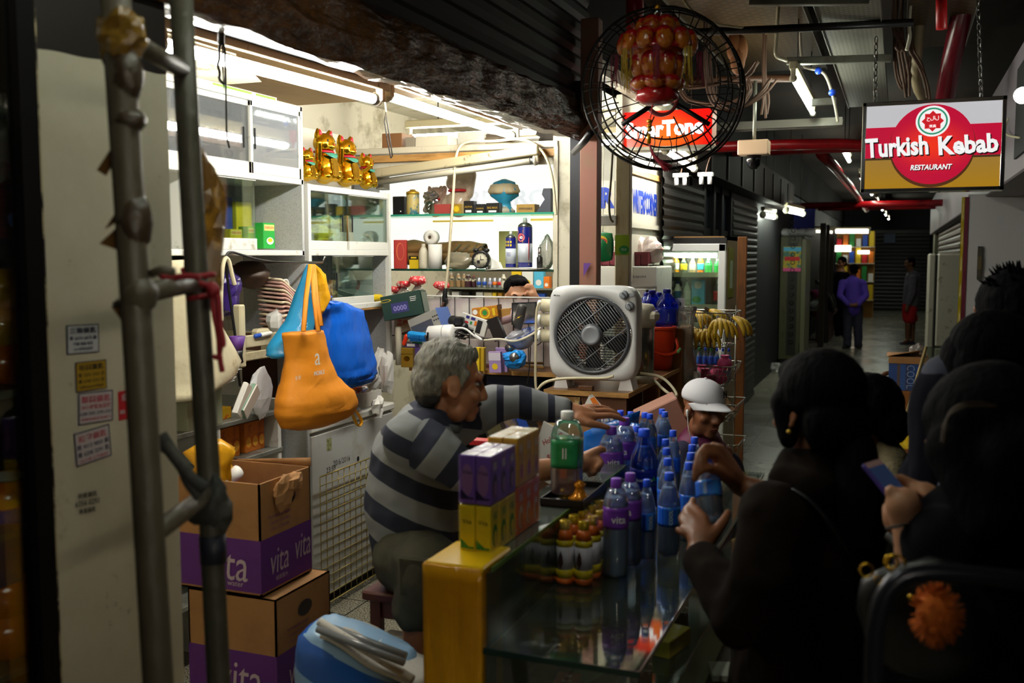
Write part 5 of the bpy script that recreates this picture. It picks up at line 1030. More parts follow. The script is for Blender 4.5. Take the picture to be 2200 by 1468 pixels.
M_skyb=film('sky blue film','#6cc0ee',.25,.72,'#2f9ed8',.2,bump=(30,.5));M_bblue=mat('royal blue film','#0f62d8',.28,bump=(7,.7,(3,3,1)));M_org=mat('orange felt cloth','#e08a12',.65,bump=(9,.35));M_yb=mat('yellow bag film','#e8a818',.3,bump=(14,.6))
def fill(rows,n=4):
 out=[]
 for a,b_ in zip(rows,rows[1:]):
  for i in range(n):f=i/n;out.append(tuple(lerp(x,y,f)for x,y in zip(a,b_)))
 return out+[rows[-1]]
hangbag('plastic_bag','long sky blue plastic bag of boxes hanging from the cabinet hook',fill([(662,668,570,.2),(648,668,620,.5),(625,662,690,.8),(588,655,740,1),(584,640,762,.9),(590,628,768,.5)]),M_skyb,XB_-.03,.08,1,.10)
hangbag('plastic_bag','yellow plastic bag behind the hook knot',fill([(668,676,570,.3),(676,694,590,.6),(678,698,640,.9),(672,690,672,.6),(676,684,680,.3)]),M_yb,XB_-.07,.05,2,.2)
t=hangbag('plastic_bag','bunch of royal blue plastic bags hanging beside the orange bag',fill([(676,700,646,.4),(684,730,652,.9),(690,768,672,1),(684,782,720,1.1),(688,794,780,1.2),(694,796,808,1.2),(700,796,818,1.1),(706,790,828,.9)]),M_bblue,XB_-.12,.085,3,.14)
b=B();vs,fs=bagfn([(.035,0),(.05,.03),(.03,.05),(.045,.075),(.02,.09)],4,.3);b.add([(v[0]*.8,v[1],v[2])for v in vs],fs,M_bblue,True);obj('knot',b,t,Matrix.Translation(hang(694,672,XB_-.10)))
hangbag('plastic_bag','orange yellow bag peeping out behind the royal blue bunch',fill([(752,768,668,.5),(760,782,690,.8),(770,788,735,1),(772,790,750,.8)]),M_yb,XB_-.24,.03,5,.12)
hangbag('plastic_bag','orange bag hem showing below the royal blue bunch',fill([(704,795,800,1),(700,796,828,1),(712,786,840,.8)]),mat('orange hem','#e0701a',.4),XB_-.25,.05,6,.15)
t=hangbag('tote_bag','orange cloth tote bag with white print hanging by its handles',fill([(614,686,713,.7),(618,690,735,.75),(622,696,770,.8),(616,712,815,1),(606,742,850,1.3),(606,753,880,1.35),(614,748,902,1.1),(640,720,914,.6)]),M_org,XB_+.06,.09,7,.07)
for a,b_ in(((667,568),(652,712)),((670,568),(684,712)),((673,568),(690,700))):obj('handle',B().tube([hang(*a,XB_+.02),hang((a[0]+b_[0])/2-2,(a[1]+b_[1])/2,XB_+.05),hang(*b_,XB_+.13)],.011,M_org,6,flat=.25),t)
F=lambda px,py:frame(hang(px,py,XB_+.157),(0,1,.0),(0,0,1));b=B();b.text('a',M_paper,F(682,772),h=.05,bold=.0);b.text('MOBILE',M_paper,F(686,801),h=.018,bold=.02);b.text('星 期',M_paper,F(640,812),h=.016);b.text('PLASTIC BAG',M_paper,F(712,855),h=.012);obj('lettering',b,t)
obj('yellow_loop',B().tube([hang(x,y,XB_+.08)for x,y in((752,872),(770,890),(778,906),(772,918),(764,910),(760,895),(752,888))],.010,M_yb,6,flat=.4,smooth=2),t)
one('bag_hook','steel hook rod sticking out between the two cabinets','hook',B().tube([(XC-.03,hook.y,hook.z+.004),(XB_+.06,hook.y,hook.z+.004),(XB_+.07,hook.y,hook.z+.03)],.005,M_steel,8))
one('black_cord','black cord strung under the tall cabinet to the bag hook','cord',B().tube([P(x,y,X=XC+.012)for x,y in((668,566),(658,562),(620,566),(560,560),(520,548),(495,540),(484,548),(487,590),(497,660),(505,720),(508,745),(512,800),(516,830))],.006,M_black,6,smooth=3))
t=thing('inspection_lamp','purple and black lamp socket hanging on the black cord','lamp',P(510,738,X=XC+.06));obj('purple_cup',B().lathe([(.022,-.03),(.034,.03),(.030,.03),(.018,-.028)],M_purple,16),t);obj('black_socket',B().lathe([(.018,-.085),(.024,-.08),(.02,-.05),(.024,-.03)],M_black,14),t)
one('looped_cable','cream cable looped over the black cord below the tall cabinet','cord',B().tube([P(x,y,X=XC+.035)for x,y in((476,690),(474,640),(478,570),(485,552),(492,560),(498,590),(504,612))],.009,M_cord,6,smooth=2))
XS_=XC-.02
t=thing('letter_crate','cream slatted crate of papers and pens below the tall cabinet','crate',(0,0,0));b=B();p,q=P(515,655,X=XC+.02),P(530,788,X=XC+.02);mc=mat('aged cream plastic','#c6bd9c',.5,var=(7,'#968a66',.5,.7));b.bx(XC-.01,XC+.03,p.y-.012,p.y+.028,q.z,p.z,mc,.006);obj('post',b,t)
for y0,y1 in((722,748),(758,776)):a,c=P(530,y1,X=XC),P(612,y0,X=XC);obj('slat',B().bx(XC-.02,XC,a.y,c.y+.04,a.z,a.z+(y1-y0)*mpp(a),mc,.003),t)
a=P(515,775,X=XC);c=P(640,775,X=XC);obj('crate_base',B().bx(XC-.40,XC-.01,a.y,c.y,a.z-.01,a.z,mc),t);zc=a.z
obj('crate_end',B().bx(XC-.40,XC-.02,c.y-.01,c.y,a.z,a.z+.09,mc),t)
M_pk=mat('pink papers','#cfa79c',.8,var=(6,'#b98f84',.45,.7,(1,1,40)))
for i in range(13):
 f=i/12;p=P(lerp(590,596,f),lerp(712,615,f),X=XS_-.10)
 b=B().sheet(lambda u,v:(-.14*v+.10,.17*u-.06*f,.035*sin(u*3.0+f*2)-.055*u*(1-f)+.01*v),12,3,M_pk if i%3 else mat('cream papers','#d9c8aa',.8),.009)
 one('paper_sheaf',('lowest','low','middle','high','topmost')[min(4,i//3)]+' layer of wavy pink paper slips in the crate','paper',b,Matrix.Translation(V((p.x,p.y-.06,max(p.z,zc+.05)))),'wavy pink paper slips in the crate')
q=P(607,612,X=XS_-.06);t=thing('tape_roll','white roll of tape on the pink paper slips','tape',frame(q,(0,1,0),(0,0,1)));obj('roll',B().ring([(.022,-.02),(.028,-.02),(.028,.02),(.022,.02)],M_paper,22),t);one('small_box','small white box beside the roll on the pink slips','box',B().box((0,0,0),(.04,.03,.058),M_paper,.003),Matrix.Translation(P(595,612,X=XS_-.06)))
q=P(615,648,X=XS_-.05);pack('carton','little open brown carton right of the pink slips','box',q-V((0,0,.03)),(.08,.06,.06),mat('tan card','#a87c3a',.7),pi/2+.3)
q=P(595,690,X=XS_-.05);b=B();crumple(b,(0,0,0),(.05,.06,.055),mat('white crumple','#dadad6',.6),3,.3,n=8,k=6);one('paper_bag','white crushed paper bag under the pink slips','bag',b,Matrix.Translation(q))
q=P(570,725,X=XS_-.03);pack('wallet','cream plastic case lying in the crate','case',q-V((0,0,.02)),(.10,.05,.06),mc,pi/2,r=.012)
t=thing('marker_pen','blue and white marker lying across the crate','pen',P(555,722,X=XC+.005));a=V((0,.09,.006));obj('blue_end',B().cap((0,-.02,0),.010,(0,.012,.002),.010,M_blue),t);obj('barrel',B().cap((0,.018,.002),.011,a,.010,M_white2),t)
b=B();crumple(b,(0,0,0),(.06,.09,.11),mat('violet bag film','#35206a',.25),4,.3);q=P(485,625,X=XS_-.10);one('plastic_bag','violet plastic bag stuffed left of the pink slips','bag',b,Matrix.Translation(q))
b=B();crumple(b,(0,0,0),(.10,.11,.06),mat('dark brown bag','#3a2618',.5),5,.3);q=P(530,590,X=XS_-.16);one('paper_bag','dark brown bag in the shadow under the tall cabinet','bag',b,Matrix.Translation(q))
t=thing('foam_sack','big cream padded sack standing between the grey poles','sack',P(440,860,X=XC+.05));o=P(440,860,X=XC+.05);b=B();rows=[(372,388,560),(372,410,585),(372,440,640),(372,462,700),(372,490,745),(372,512,785),(372,500,812),(372,470,838),(372,430,856)];vs=[];n=20
for j,(xl,xr,y)in enumerate(rows):
 a,c=P(xl-30,y,X=XC+.04)-o,P(xr,y,X=XC+.04)-o
 for i in range(n):an=2*pi*i/n;vs.append(((a.x+c.x)/2+.09*sin(an)*(1+.12*noise.noise(V((an,j*.7,2)))),(a.y+c.y)/2+(c.y-a.y)/2*cos(an),(a.z+c.z)/2+.012*noise.noise(V((cos(an),j,1)))))
fs=[(j*n+i,j*n+(i+1)%n,(j+1)*n+(i+1)%n,(j+1)*n+i)for j in range(len(rows)-1)for i in range(n)]+[tuple(range(n)),tuple((len(rows)-1)*n+i for i in range(n))]
obj('sack_body',B().add(vs,fs,mat('cream canvas','#cfc6a6',.7,var=(5,'#8a7440',.58,.72),bump=(9,.5)),True),t)
for i in range(6):
 q=P(478+i*4,838-4*i,X=XC+.08);one('paper_sheet',('lowest','lower','third','fourth','fifth','top')[i]+' sheet of the loose paper stack below the cream sack','paper',B().sheet(lambda u,v,i=i:(-.10*v,.15*u-.06,.035*u+.012*i*0+.012*sin(u*4+i)),8,3,M_paper if i!=3 else mat('rose sheet','#d8b0a8',.8),.0015),Matrix.Translation(q+V((0,-.02,.0))))
q=P(600,845,X=XC+.07);b=B();crumple(b,(0,0,0),(.03,.075,.11),mat('white plastic bag','#dcdee2',.4),8,.22,n=14,k=9);one('plastic_bag','white plastic bag hanging below the crate','bag',b,Matrix.Translation(P(560,845,X=XC+.05)))
for i,(px,py,rr)in enumerate(((520,860,.5),(535,862,.75))):
 q=P(px,py,X=XC+.12);b=B().box((0,0,0),(.02,.07,.14),mat('sage notebook','#7fa28c',.6)if i else M_paper,.003);b.box((.012,.0,.0),(.006,.066,.134),M_paper)
 one('notebook',('white paged notebook leaning at the shelf edge','sage green notebook tilted outwards on the shelf edge')[i],'book',b,Matrix.Translation(q)@Euler((-rr,.2,.2)).to_matrix().to_4x4())
q=P(440,890,X=XC+.05);pack('file_box','grey green file box on the shelf unit','box',V((q.x-.02,q.y+.03,1.0)),(.22,.2,.18),mat('grey green board','#8d9078',.6),pi/2)
q=P(560,818,X=XC-.3);pack('carton','brown carton with blue lettering in the dark under the crate','box',V((XC-.20,q.y+.05,1.0)),(.40,.1,.33),mat('dark brown carton','#4a2d1a',.7),pi/2,deco=[('F','t','Kenwood',-.02,.28,.05,M_blue)])
M_ojf=mat('orange carton front','#c8701c',.45,var=(9,'#8a2a1c',.5,.62))
for i in range(2):
 q=P(505+i*55,950,X=XC+.0);c=pack('juice_carton',('left','right')[i]+' carton printed with orange halves on the low shelf','box',V((XC-.03,q.y,.825)),(.145,.08,.135),M_ojf,pi/2,deco=[e for j in(-1,0,1)for e in(('F','o',j*.048,.045,.022,.026,M_orange),('F','o',j*.048,.045,.018,.022,mat('orange flesh','#e8a83a',.4)))])
q=P(487,900,X=XC+.02);pack('carton','yellow and red snack carton above the orange half cartons','box',V((XC-.03,q.y+.02,1.0)),(.16,.08,.05),mat('snack carton','#c8a01c',.5,var=(40,'#c83a1c',.55,.6)),pi/2)
for i,(px,py,r,lab)in enumerate(((815,790,(.03,.07,.11),'tall crumpled newspaper on the freezer behind the blue bags'),(832,800,(.035,.045,.13),'crumpled newspaper at the cabinet edge behind the seller'),(800,812,(.03,.06,.06),'low crumple of newspaper by the pen box'))):
 b=B();crumple(b,(0,0,0),r,mat('newsprint','#c9c8c4',.8,var=(26,'#8d8d90',.62,.68)),11+i,.45,n=14,k=10,f=2.4);one('newspaper',lab,'newspaper',b,Matrix.Translation(P(px,py,X=XC-.0+.06*i)))
q=P(785,870,X=XZ-.08);t=thing('pen_box','white open box of pens on the freezer lid','box',T(XZ-.10,q.y,.907));b=B();b.bx(-.06,.06,-.10,.10,0,.006,M_white)
for s in(-1,1):b.bx(s*.06-.003,s*.06+.003,-.10,.10,0,.075,M_white);b.bx(-.06,.06,s*.10-.003,s*.10+.003,0,.075,M_white)
obj('tray',b,t)
for i in range(9):obj('pen',B().cyl((RN.uniform(-.04,.04),RN.uniform(-.09,-.02),.05+.006*i),(RN.uniform(-.04,.04),RN.uniform(.03,.09),.055+.006*i),.0045,(M_red,M_blue,M_white2,M_green)[i%4],n=6),t)
b=B();crumple(b,(0,0,0),(.05,.07,.03),M_poly,5,.4);obj('plastic_film',b,t,T(0,0,.10))
b=B();crumple(b,(0,0,0),(.03,.05,.05),M_paper,21,.7,n=10,k=7);one('crumpled_paper','torn white paper hanging over the freezer edge','paper',b,Matrix.Translation(P(812,872,X=XZ+.04)))
b=B();crumple(b,(0,0,0),(.04,.09,.012),M_paper,22,.5,n=12,k=6);one('crumpled_paper','flat torn papers on the freezer lid edge','paper',b,T(XZ-.02,P(760,885,X=XZ).y,.917))
M_cd=mat('water carton','#a37546',.8,var=(4,'#8a6036',.45,.7));M_cp=mat('carton purple','#5a2378',.7);M_cl=mat('carton lilac','#b9a6b0',.7)
def vita_box(label,ox,oy,z0,w,d,h,opened):
 t=thing('water_carton',label,'carton',(ox,oy,z0));b=B();th=.006
 b.bx(-w,0,0,th,0,h,M_cd);b.bx(-th,0,0,d,0,h,M_cd);b.bx(-w,-w+th,0,d,0,h,M_cd);b.bx(-w,0,d-th,d,0,h,M_cd);b.bx(-w,0,0,d,0,th,M_cd)
 if not opened:b.bx(-w,0,0,d,h-.004,h,M_cd)
 obj('carton_body',b,t);b=B();b.bx(-w-.001,.0012,-.0012,d,.012,h*.50,M_cp);obj('purple_band',b,t);b=B()
 Fs,Ff=frame((.0025,d*.5,0),(0,1,0),(0,0,1)),frame((-w*.5,-.0025,0),(1,0,0),(0,0,1));S_=lambda F,x,z:F@Matrix.Translation((x,z,0))
 b.text('vita',M_cl,S_(Fs,-.045,h*.27),h=.08,w=.105,shear=.1);b.text('vita',M_cl,S_(Fs,.090,h*.30),h=.08,w=.095,shear=.1);b.text('純蒸餾水',M_cl,S_(Fs,-.035,h*.11),h=.016)
 b.text('vita',M_cl,S_(Ff,.03,h*.26),h=.10,w=.17,shear=.1);b.text('distilled water',M_cl,S_(Ff,.02,h*.10),h=.018)
 for i in range(3):b.text(('Pure distilled water','Carton of bottles','1.5L x 12 Bottles')[i],M_cp,S_(Fs,-.04,h*(.68-.055*i)),h=.011)
 obj('lettering',b,t);b=B()
 hh=h*.80;b.oval(.0,hh,.042,.026,M_ink,Fs,.0012)
 if not opened:obj('hand_hole',b,t)
 else:
  b.oval(0,hh,.05,.03,M_ink,Fs,.0012);obj('hand_hole',b,t);e=B();crumple(e,(.01,d*.40,h*.86),(.022,.06,.05),M_card,3,.45,n=12,k=8);crumple(e,(.014,d*.58,h*.93),(.02,.05,.03),M_card,6,.4,n=12,k=8);obj('torn_flap',e,t)
  b=B();b.sheet(lambda u,v:(-w*u,d+.002,h+.03*v*(1-u)),6,2,M_card,.004);obj('back_flap',b,t)
 return t
CB=P(562,1285,X=-1.85);vita_box('open water carton with torn side on top of the stack',CB.x,CB.y,CB.z,.32,.29,P(562,1040,X=-1.85).z-CB.z,True)
CB2=P(592,1290,X=-1.80);vita_box('closed water carton with a hand hole under the open one',CB2.x,CB2.y,CB.z-.372,.34,.32,.368,False)
vita_box('lowest water carton of the stack, mostly out of view',CB2.x-.005,CB2.y+.005,.0,.34,.32,CB.z-.374,False)
t=thing('plastic_bag','orange yellow plastic bag poking out of the open water carton','bag',P(455,1000,d=3.3));o=P(455,1000,d=3.3);b=B();vs,fs=bagfn([(.05,-.10),(.07,-.04),(.055,.0),(.07,.05),(.03,.085)],9,.35);b.add(vs,fs,M_yb,True);obj('bag_body',b,t)
one('paper_roll','white paper tube lying inside the open carton','paper roll',B().cyl(P(480,1040,d=3.3),P(512,1012,d=3.36),.022,M_paper))
t=thing('shopping_bag','blue and white woven striped bag on the floor by the seller','bag',P(770,1468,d=2.85));o=P(770,1468,d=2.85);m=stripes('woven stripes',[(0,'#1d58b0'),(.30,'#8fb4d8'),(.42,'#d4dbe2'),(.58,'#2a6ac0'),(.8,'#7fa8d8')],(.35,0,.95),.30,.35);b=B()
q=B().sph((0,0,0),1,m,30,22);p5=lambda x:math.copysign(abs(x)**.55,x);b.add([(.175*p5(v.x)*(1+.06*noise.noise(v*2)),.13*p5(v.y),.125*p5(v.z)-.30*.175*p5(v.x)+.012*noise.noise(v*3.1)+.006*noise.noise(v*9))for v in q.v],q.f,m,True,T(rz=.1));obj('bag_body',b,t);t.location=(t.location.x+.01,t.location.y,.50)
t=thing('newspaper','folded newspaper lying on the striped bag','newspaper',T(*P(828,1378,d=2.78),rz=-.05));mn=mat('newsprint flat','#b9b6ae',.8,var=(60,'#77777c',.60,.66));b=B().sheet(lambda u,v:((u-.5)*.30,.22*v-.10,-.10*u+.02*cos(v*3)+.006*sin(u*9)),14,8,mn,.012);obj('pages',b,t)
obj('fold',B().tube([(-.15,-.10,.05+.018),(0,-.105,.0+.015),(.15,-.11,-.05+.01)],.012,mn,10),t)
for i,(a,c,r)in enumerate((((690,1342),(872,1410),.011),((682,1352),(868,1424),.010))):one('magazine_roll',('rear','front')[i]+' rolled glossy magazine on the striped bag','magazine',B().cyl(P(*a,d=2.76-.05*i),P(*c,d=2.66-.05*i),r,mat('glossy roll','#6f7378',.25),n=12))
st=P(800,1235,d=3.12);t=thing('wooden_stool','dark red wooden stool under the seller','stool',(st.x,st.y,0));zs_=st.z-.05;mr=mat('dark red wood','#4a150e',.35)
obj('seat',B().bx(-.03,.30,-.02,.30,zs_-.03,zs_,mr,.006),t);obj('apron',B().bx(.0,.27,.01,.27,zs_-.09,zs_-.03,mr),t)
for x,y in((0,0),(.25,0),(0,.25),(.25,.25)):obj('leg',B().bx(x-.01,x+.025,y,y+.03,0,zs_-.03,mr),t)
one('round_seat','black round cushion edge behind the water cartons','seat',B().lathe([(.02,.0),(.16,.02),(.17,.05),(.15,.09),(.02,.11)],M_black,22),Matrix.Translation(V((-1.95,3.12,.02)))@Euler((1.2,0,.6)).to_matrix().to_4x4()@T(0,.17,-.2))
pack('carton','small white carton on the floor between stool and counter','box',V((-1.42,2.62,.42)),(.10,.1,.1),M_paper)
# ------------------------------------------------------------- box fan and its neighbours on the cupboard
M_fan=mat('fan plastic','#d3d5d5',.35,var=(3,'#c2c3bd',.5,.75));M_fgrey=mat('fan grey','#8a8f96',.35);M_fdark=mat('fan dark grey','#4a4d53',.4)
p0,p1=P(1180,806,Y=yf+.06),P(1367,806,Y=yf+.06);w=p1.x-p0.x;s=mpp(p0);hz=200*s;zb=Z_C+.045
t=thing('box_fan','grey white box fan standing on the scruffy cupboard','fan',T((p0.x+p1.x)/2,yf+.06,zb,rz=.03));D_=.17
cz=hz*.48;R1=w*.427
def rsq(a,hw,hh,rc):
 n_=7;return 1/((abs(cos(a))/hw)**n_+(abs(sin(a))/hh)**n_)**(1/n_)
N_=72;b=B();vs=[];fs=[]
prof=[('c',R1,.018),('c',R1*1.02,.0),('s',.965,-.006),('s',1.0,.010),('s',1.0,D_*.5),('s',.96,D_*.9),('s',.90,D_),('c',R1*.9,D_),('c',R1*.98,D_-.02)]
for kd,v,y in prof:
 for i in range(N_):
  a=2*pi*i/N_;r=v if kd=='c' else v*rsq(a,w/2,hz/2,.03);off=0 if kd=='c' else hz/2-cz
  vs.append((r*cos(a),y,cz+r*sin(a)+off))
for k_ in range(len(prof)-1):
 for i in range(N_):fs.append((k_*N_+i,k_*N_+(i+1)%N_,(k_+1)*N_+(i+1)%N_,(k_+1)*N_+i))
obj('casing',b.add(vs,fs,M_fan,True),t)
FM=frame((0,-.004,cz),(1,0,0),(0,0,1));b=B(FM);b.ring([(R1*1.0,-.012),(R1*1.02,.004),(R1*.97,.010),(R1*.93,.006),(R1*.93,-.012)],M_fdark,64);obj('grille_rim',b,t)
for k_ in range(-13,14):
 d_=k_*R1*2*.93/27;L_=sqrt(max(0,(R1*.94)**2-d_*d_))
 if L_<.02:continue
 ca,sa=cos(radians(-52)),sin(radians(-52));q=lambda u:(u*ca-d_*sa,u*sa+d_*ca,.002)
 obj('grille_bar',B(FM).tube([q(-L_),q(L_)],.0017,M_fgrey,5),t)
for k_ in(-2,-1,1,2):
 d_=k_*R1*.40;L_=sqrt((R1*.94)**2-d_*d_);ca,sa=cos(radians(38)),sin(radians(38));q=lambda u:(u*ca-d_*sa,u*sa+d_*ca,.005)
 obj('grille_stay',B(FM).tube([q(-L_),q(L_)],.0024,M_fgrey,5),t)
h_=obj('hub_cap',B(FM).lathe([(R1*.30,-.004),(R1*.30,.010),(R1*.27,.016)],M_fdark,32),t);obj('hub_button',B(FM).lathe([(R1*.25,.012),(R1*.25,.024),(R1*.20,.030),(R1*.17,.027),(1e-4,.028)],M_fgrey,32),h_)
for i in range(5):
 a0=2*pi*i/5+.3;b=B(FM);b.sheet(lambda u,v:((R1*.2+R1*.68*u)*cos(a0+.75*v+.35*u),(R1*.2+R1*.68*u)*sin(a0+.75*v+.35*u),-.07+.05*v),6,6,mat('fan blade','#26282c',.4),.002);obj('blade',b,t)
for i in range(27):
 b=B(FM);d_=(i-13)*R1*.07;L_=sqrt(R1**2-d_*d_)*.95;b.tube([(-L_,d_,-.125),(L_,d_,-.125)],.003,mat('rear grille','#4a4a48',.5),4);obj('rear_bar',b,t)
for x,z,r in((.5*w-.062,hz-.042,.021),(.5*w-.034,hz-.094,.021)):
 KM=frame((x,-.010,z),(1,0,0),(0,0,1));kb=obj('dial',B(KM).ring([(r*.98,.0),(r*1.02,.0),(r*1.02,.006),(r*.95,.006)],M_fdark,28).lathe([(r*.93,-.002),(r*.88,.008),(r*.55,.010)],M_fgrey,24),t)
 obj('dial_grip',B(KM).box((0,0,.016),(r*.42,r*1.5,.016),M_fgrey,.003,Matrix.Rotation(.6,4,'Z')),kb)
obj('badge',B(frame((.5*w-.030,-.009,hz-.042),(1,0,0),(0,0,1))).oval(0,0,.014,.008,M_fgrey,None,.001),t)
obj('lettering',B().text('Midea',M_ink,frame((-.5*w+.042,-.0075,hz-.048),(1,0,0),(0,0,1)),h=.008,w=.032,bold=.02,up=.001),t)
for sx in(-1,1):
 b=B();b.prism([(-.035,-.046),(.038,-.046),(.024,.012),(-.022,.012)],.12,M_white2,frame((sx*w*.37,.13,0),(1,0,0),(0,0,1)));obj('foot',b,t)
one('cardboard_shim','small brown wood scrap under the box fan','scrap',B().box((0,0,.012),(.07,.03,.022),M_woodbrown,.002),Matrix.Translation((p0.x+.20,yf+.02,Z_C)))
cable('cream fan lead curling off the cupboard edge',[P(x,y,Y=yf+.12)for x,y in((1375,802),)]+[P(1420,808,d=4.78),P(1444,830,d=4.70),P(1456,850,d=4.66),P(1448,852,d=4.66),P(1425,838,d=4.66),P(1395,805,Z=Z_C+.01),P(1365,803,Z=Z_C+.01)],.007)
cable('cream lead lying along the cupboard front',[P(x,y,Y=yf-.01)for x,y in((1150,845),(1165,825),(1190,815),(1240,812),(1300,814),(1318,808))],.007)
q=P(1372,800,Y=yf+.42);s=mpp(q);q.z=Z_C;t=thing('hot_water_pot','steel and cream hot water pot behind the box fan','pot',q);r=24*s*1.35;H=(805-635)*s
obj('pot_body',B().lathe([(r,0),(r,H*.74)],mat('brushed pot','#8d8a80',.28,.9,var=(30,'#6a675c',.4,.7,(8,8,.4))),26),t);obj('collar',B().lathe([(r*1.04,H*.70),(r*1.08,H*.76),(r*1.10,H*.92),(r*.9,H*.985),(r*.2,H)],M_cream,26),t);obj('base_ring',B().lathe([(r*1.02,0),(r*1.02,H*.10)],M_cream,26),t)
b=B();b.box((r*1.05,-.02,H*.84),(.05,.07,.05),M_cream,.014);b.box((r*1.05,-.02,H*.905),(.035,.035,.006),mat('lilac button','#9a86c0',.4));obj('spout_head',b,t)
q=P(1412,792,Z=Z_C);s=mpp(q);t=thing('bucket','orange red plastic bucket on the cupboard beside the box fan','bucket',Matrix.Translation(q));mo=mat('bucket orange','#e8431a',.35);r=38*s;H=92*s
obj('bucket_body',B().lathe([(r*.78,0),(r*.80,.004),(r*1.0,H*.93),(r*1.0,H),(r*.95,H),(r*.76,.012),(1e-4,.010)],mo,32),t);obj('rim',B().ring([(r*1.0,H*.92),(r*1.10,H*.93),(r*1.11,H*.985),(r*1.0,H)],mo,32),t)
obj('handle',B().tube([(-r*.95,-r*.3,H*.80),(-r*.5,-r*.98,H*.55),(r*.2,-r*1.08,H*.40),(r*.9,-r*.8,H*.36),(r*1.22,-r*.2,H*.45),(r*1.12,.0,H*.62),(r*1.0,.1*r,H*.72)],.009,mo,8,flat=.6,smooth=2),t);obj('grip',B().cap((r*1.22,-r*.30,H*.42),.011,(r*1.26,-r*.05,H*.47),.011,mat('grip green','#8ac878',.4)),t)
ST=P(1420,705,d=5.75);one('carton','brown carton carrying the big blue water bottles behind the bucket','box',B().bx(-.22,.13,-.02,.30,0,ST.z,M_card,.004),Matrix.Translation((ST.x,ST.y,0)))
M_bigb=film('big blue bottle','#3a6ef0',.2,.35,'#1c3cd0');M_bigc=mat('navy cap','#1a1f9a',.35)
for px,y0,y1,lab,dd in((1432,620,702,'largest blue water bottle, nearest the fridge',0),(1399,622,700,'blue water bottle behind the hot water pot',.06),(1410,620,690,'blue water bottle in the second row',.18),(1384,621,690,'blue water bottle farthest left by the fan',.2)):
 q=P(px,y1,d=5.75+dd);q.z=ST.z;h=(y1-y0)*mpp(q)*1.02;bottle('water_bottle',lab,'bottle',T(q.x,q.y+dd*.3,q.z,rz=-1.2),h,h*.295,M_bigc,M_bigb,None,mat('deep blue label','#1230c0',.3),(.10,.52),neck=.28,capr=.34,shoulder=.60,text=(('Bonaqua',0,.30,h*.05,mat('pale cyan print','#8ac8e0',.4),True),('*',-8,.16,h*.10,M_green,False))if dd<.1 else None)
b=B();b.prism([(-.085,0),(-.025,.125),(.09,0)],.05,M_paper,frame((0,0,0),(1,0,0),(0,0,1)));b.face([(-.02,.11),(.0,.12),(.06,.04),(.03,.03)],M_orange,frame((0,0,0),(1,0,0),(0,0,1)),.052)
one('open_carton','torn white carton with an orange lining before the cupboard','box',b,Matrix.Translation(P(1283,905,Y=yf-.10)))
one('carton','salmon pink foam box beside the seated woman','box',B().box((0,0,0),(.20,.2,.26),mat('salmon box','#a87866',.7),.006),Matrix.Translation(P(1432,925,d=4.38))@Euler((0,-.45,.3)).to_matrix().to_4x4())
q=P(1283,905,Y=yf-.10);one('carton','brown carton under the torn white one, mostly hidden by bottles','box',B().bx(-.12,.11,-.06,.06,0,q.z-.002,M_card,.004),Matrix.Translation((q.x,q.y,0)))
# ------------------------------------------------------------- bottles on the lower glass
GB='blue capped water bottles on the counter'
tx=M_white2
def wb(px,py,lab,h=.245,r=.031,kind='b',rot=0,group=None,zz_=ZL,M=None):
 q=P(px,py,Z=zz_)
 M=M if M is not None else T(q.x,q.y,zz_+.001,rz=rot)
 if kind=='b':return bottle('water_bottle',lab,'bottle',M,h,r,M_cap,M_pet,M_waterb,M_lblue,(.36,.60),text=(('COOL',-62,.48,h*.048,tx,True),),group=group)
 if kind=='p':return bottle('water_bottle',lab,'bottle',M,h,r,M_pcap,M_pet,M_waterb,M_lpurp,(.50,.72),shoulder=.72,text=(('vita',-62,.60,h*.075,tx,False),),group=group)
 if kind=='g':return bottle('water_bottle',lab,'bottle',M,h,r,M_cap,film('bonaqua blue','#8ab0ee',.2,.08,'#3050c0'),M_waterb,mat('navy label','#1a2a9a',.3),(.22,.52),neck=.34,capr=.42,shoulder=.60,text=(('bonaqua',-72,.38,h*.06,tx,False),('*',-30,.36,h*.14,mat('leaf green','#2fae3a',.4),False)),group=group)
for a in((1322,1236,'front purple capped bottle beside the small drink bottles',.262,.034,'p',.0),(1352,1212,'purple capped bottle tucked behind the front purple one',.255,.033,'p',-.7),(1388,1200,'slim blue capped bottle next to the two front purple ones',.225,.025,'b',.25),(1436,1190,'wide blue capped bottle at the middle front of the counter',.235,.032,'b',-.1),
   (1312,1098,'big purple capped bottle behind the energy drink pack',.285,.042,'p',.0),(1340,1070,'big purple capped bottle, rearmost of the purple ones',.285,.042,'p',-.5),(1382,1092,'big round shouldered bottle with a green star label',.27,.046,'g',.0)):wb(*a)
for i,(x,y,lab)in enumerate(((1432,1148,'second'),(1430,1118,'third'),(1428,1092,'fourth'),(1444,1066,'fifth'))):wb(x,y,lab+' blue capped bottle in the file behind the wide front one',.235,.029,'b',.4*i,GB)
for i,(x,y,lab)in enumerate(((1478,1160,'first'),(1482,1132,'second'),(1485,1108,'third'),(1490,1086,'fourth'))):wb(x,y,lab+' blue capped bottle in the right hand file under the held bottle',.235,.029,'b',.3*i,GB)
for x,y,lab in((1395,1010,'blue capped bottle right of the blue bag, in front of the pair'),(1427,1004,'blue capped bottle closest to the seated woman'),(1384,1006,'bottle behind the blue bag under the open cupboard'),(1421,996,'bottle behind the pair beside the seated woman'),(1354,1004,'bottle just behind the blue bag tip'),(1332,1000,'bottle behind the reaching hand with its neck showing'),(1366,1046,'low blue capped bottle behind the round shouldered one')):wb(x,y,lab,.225,.030,'b',RN.uniform(-1,1),GB)
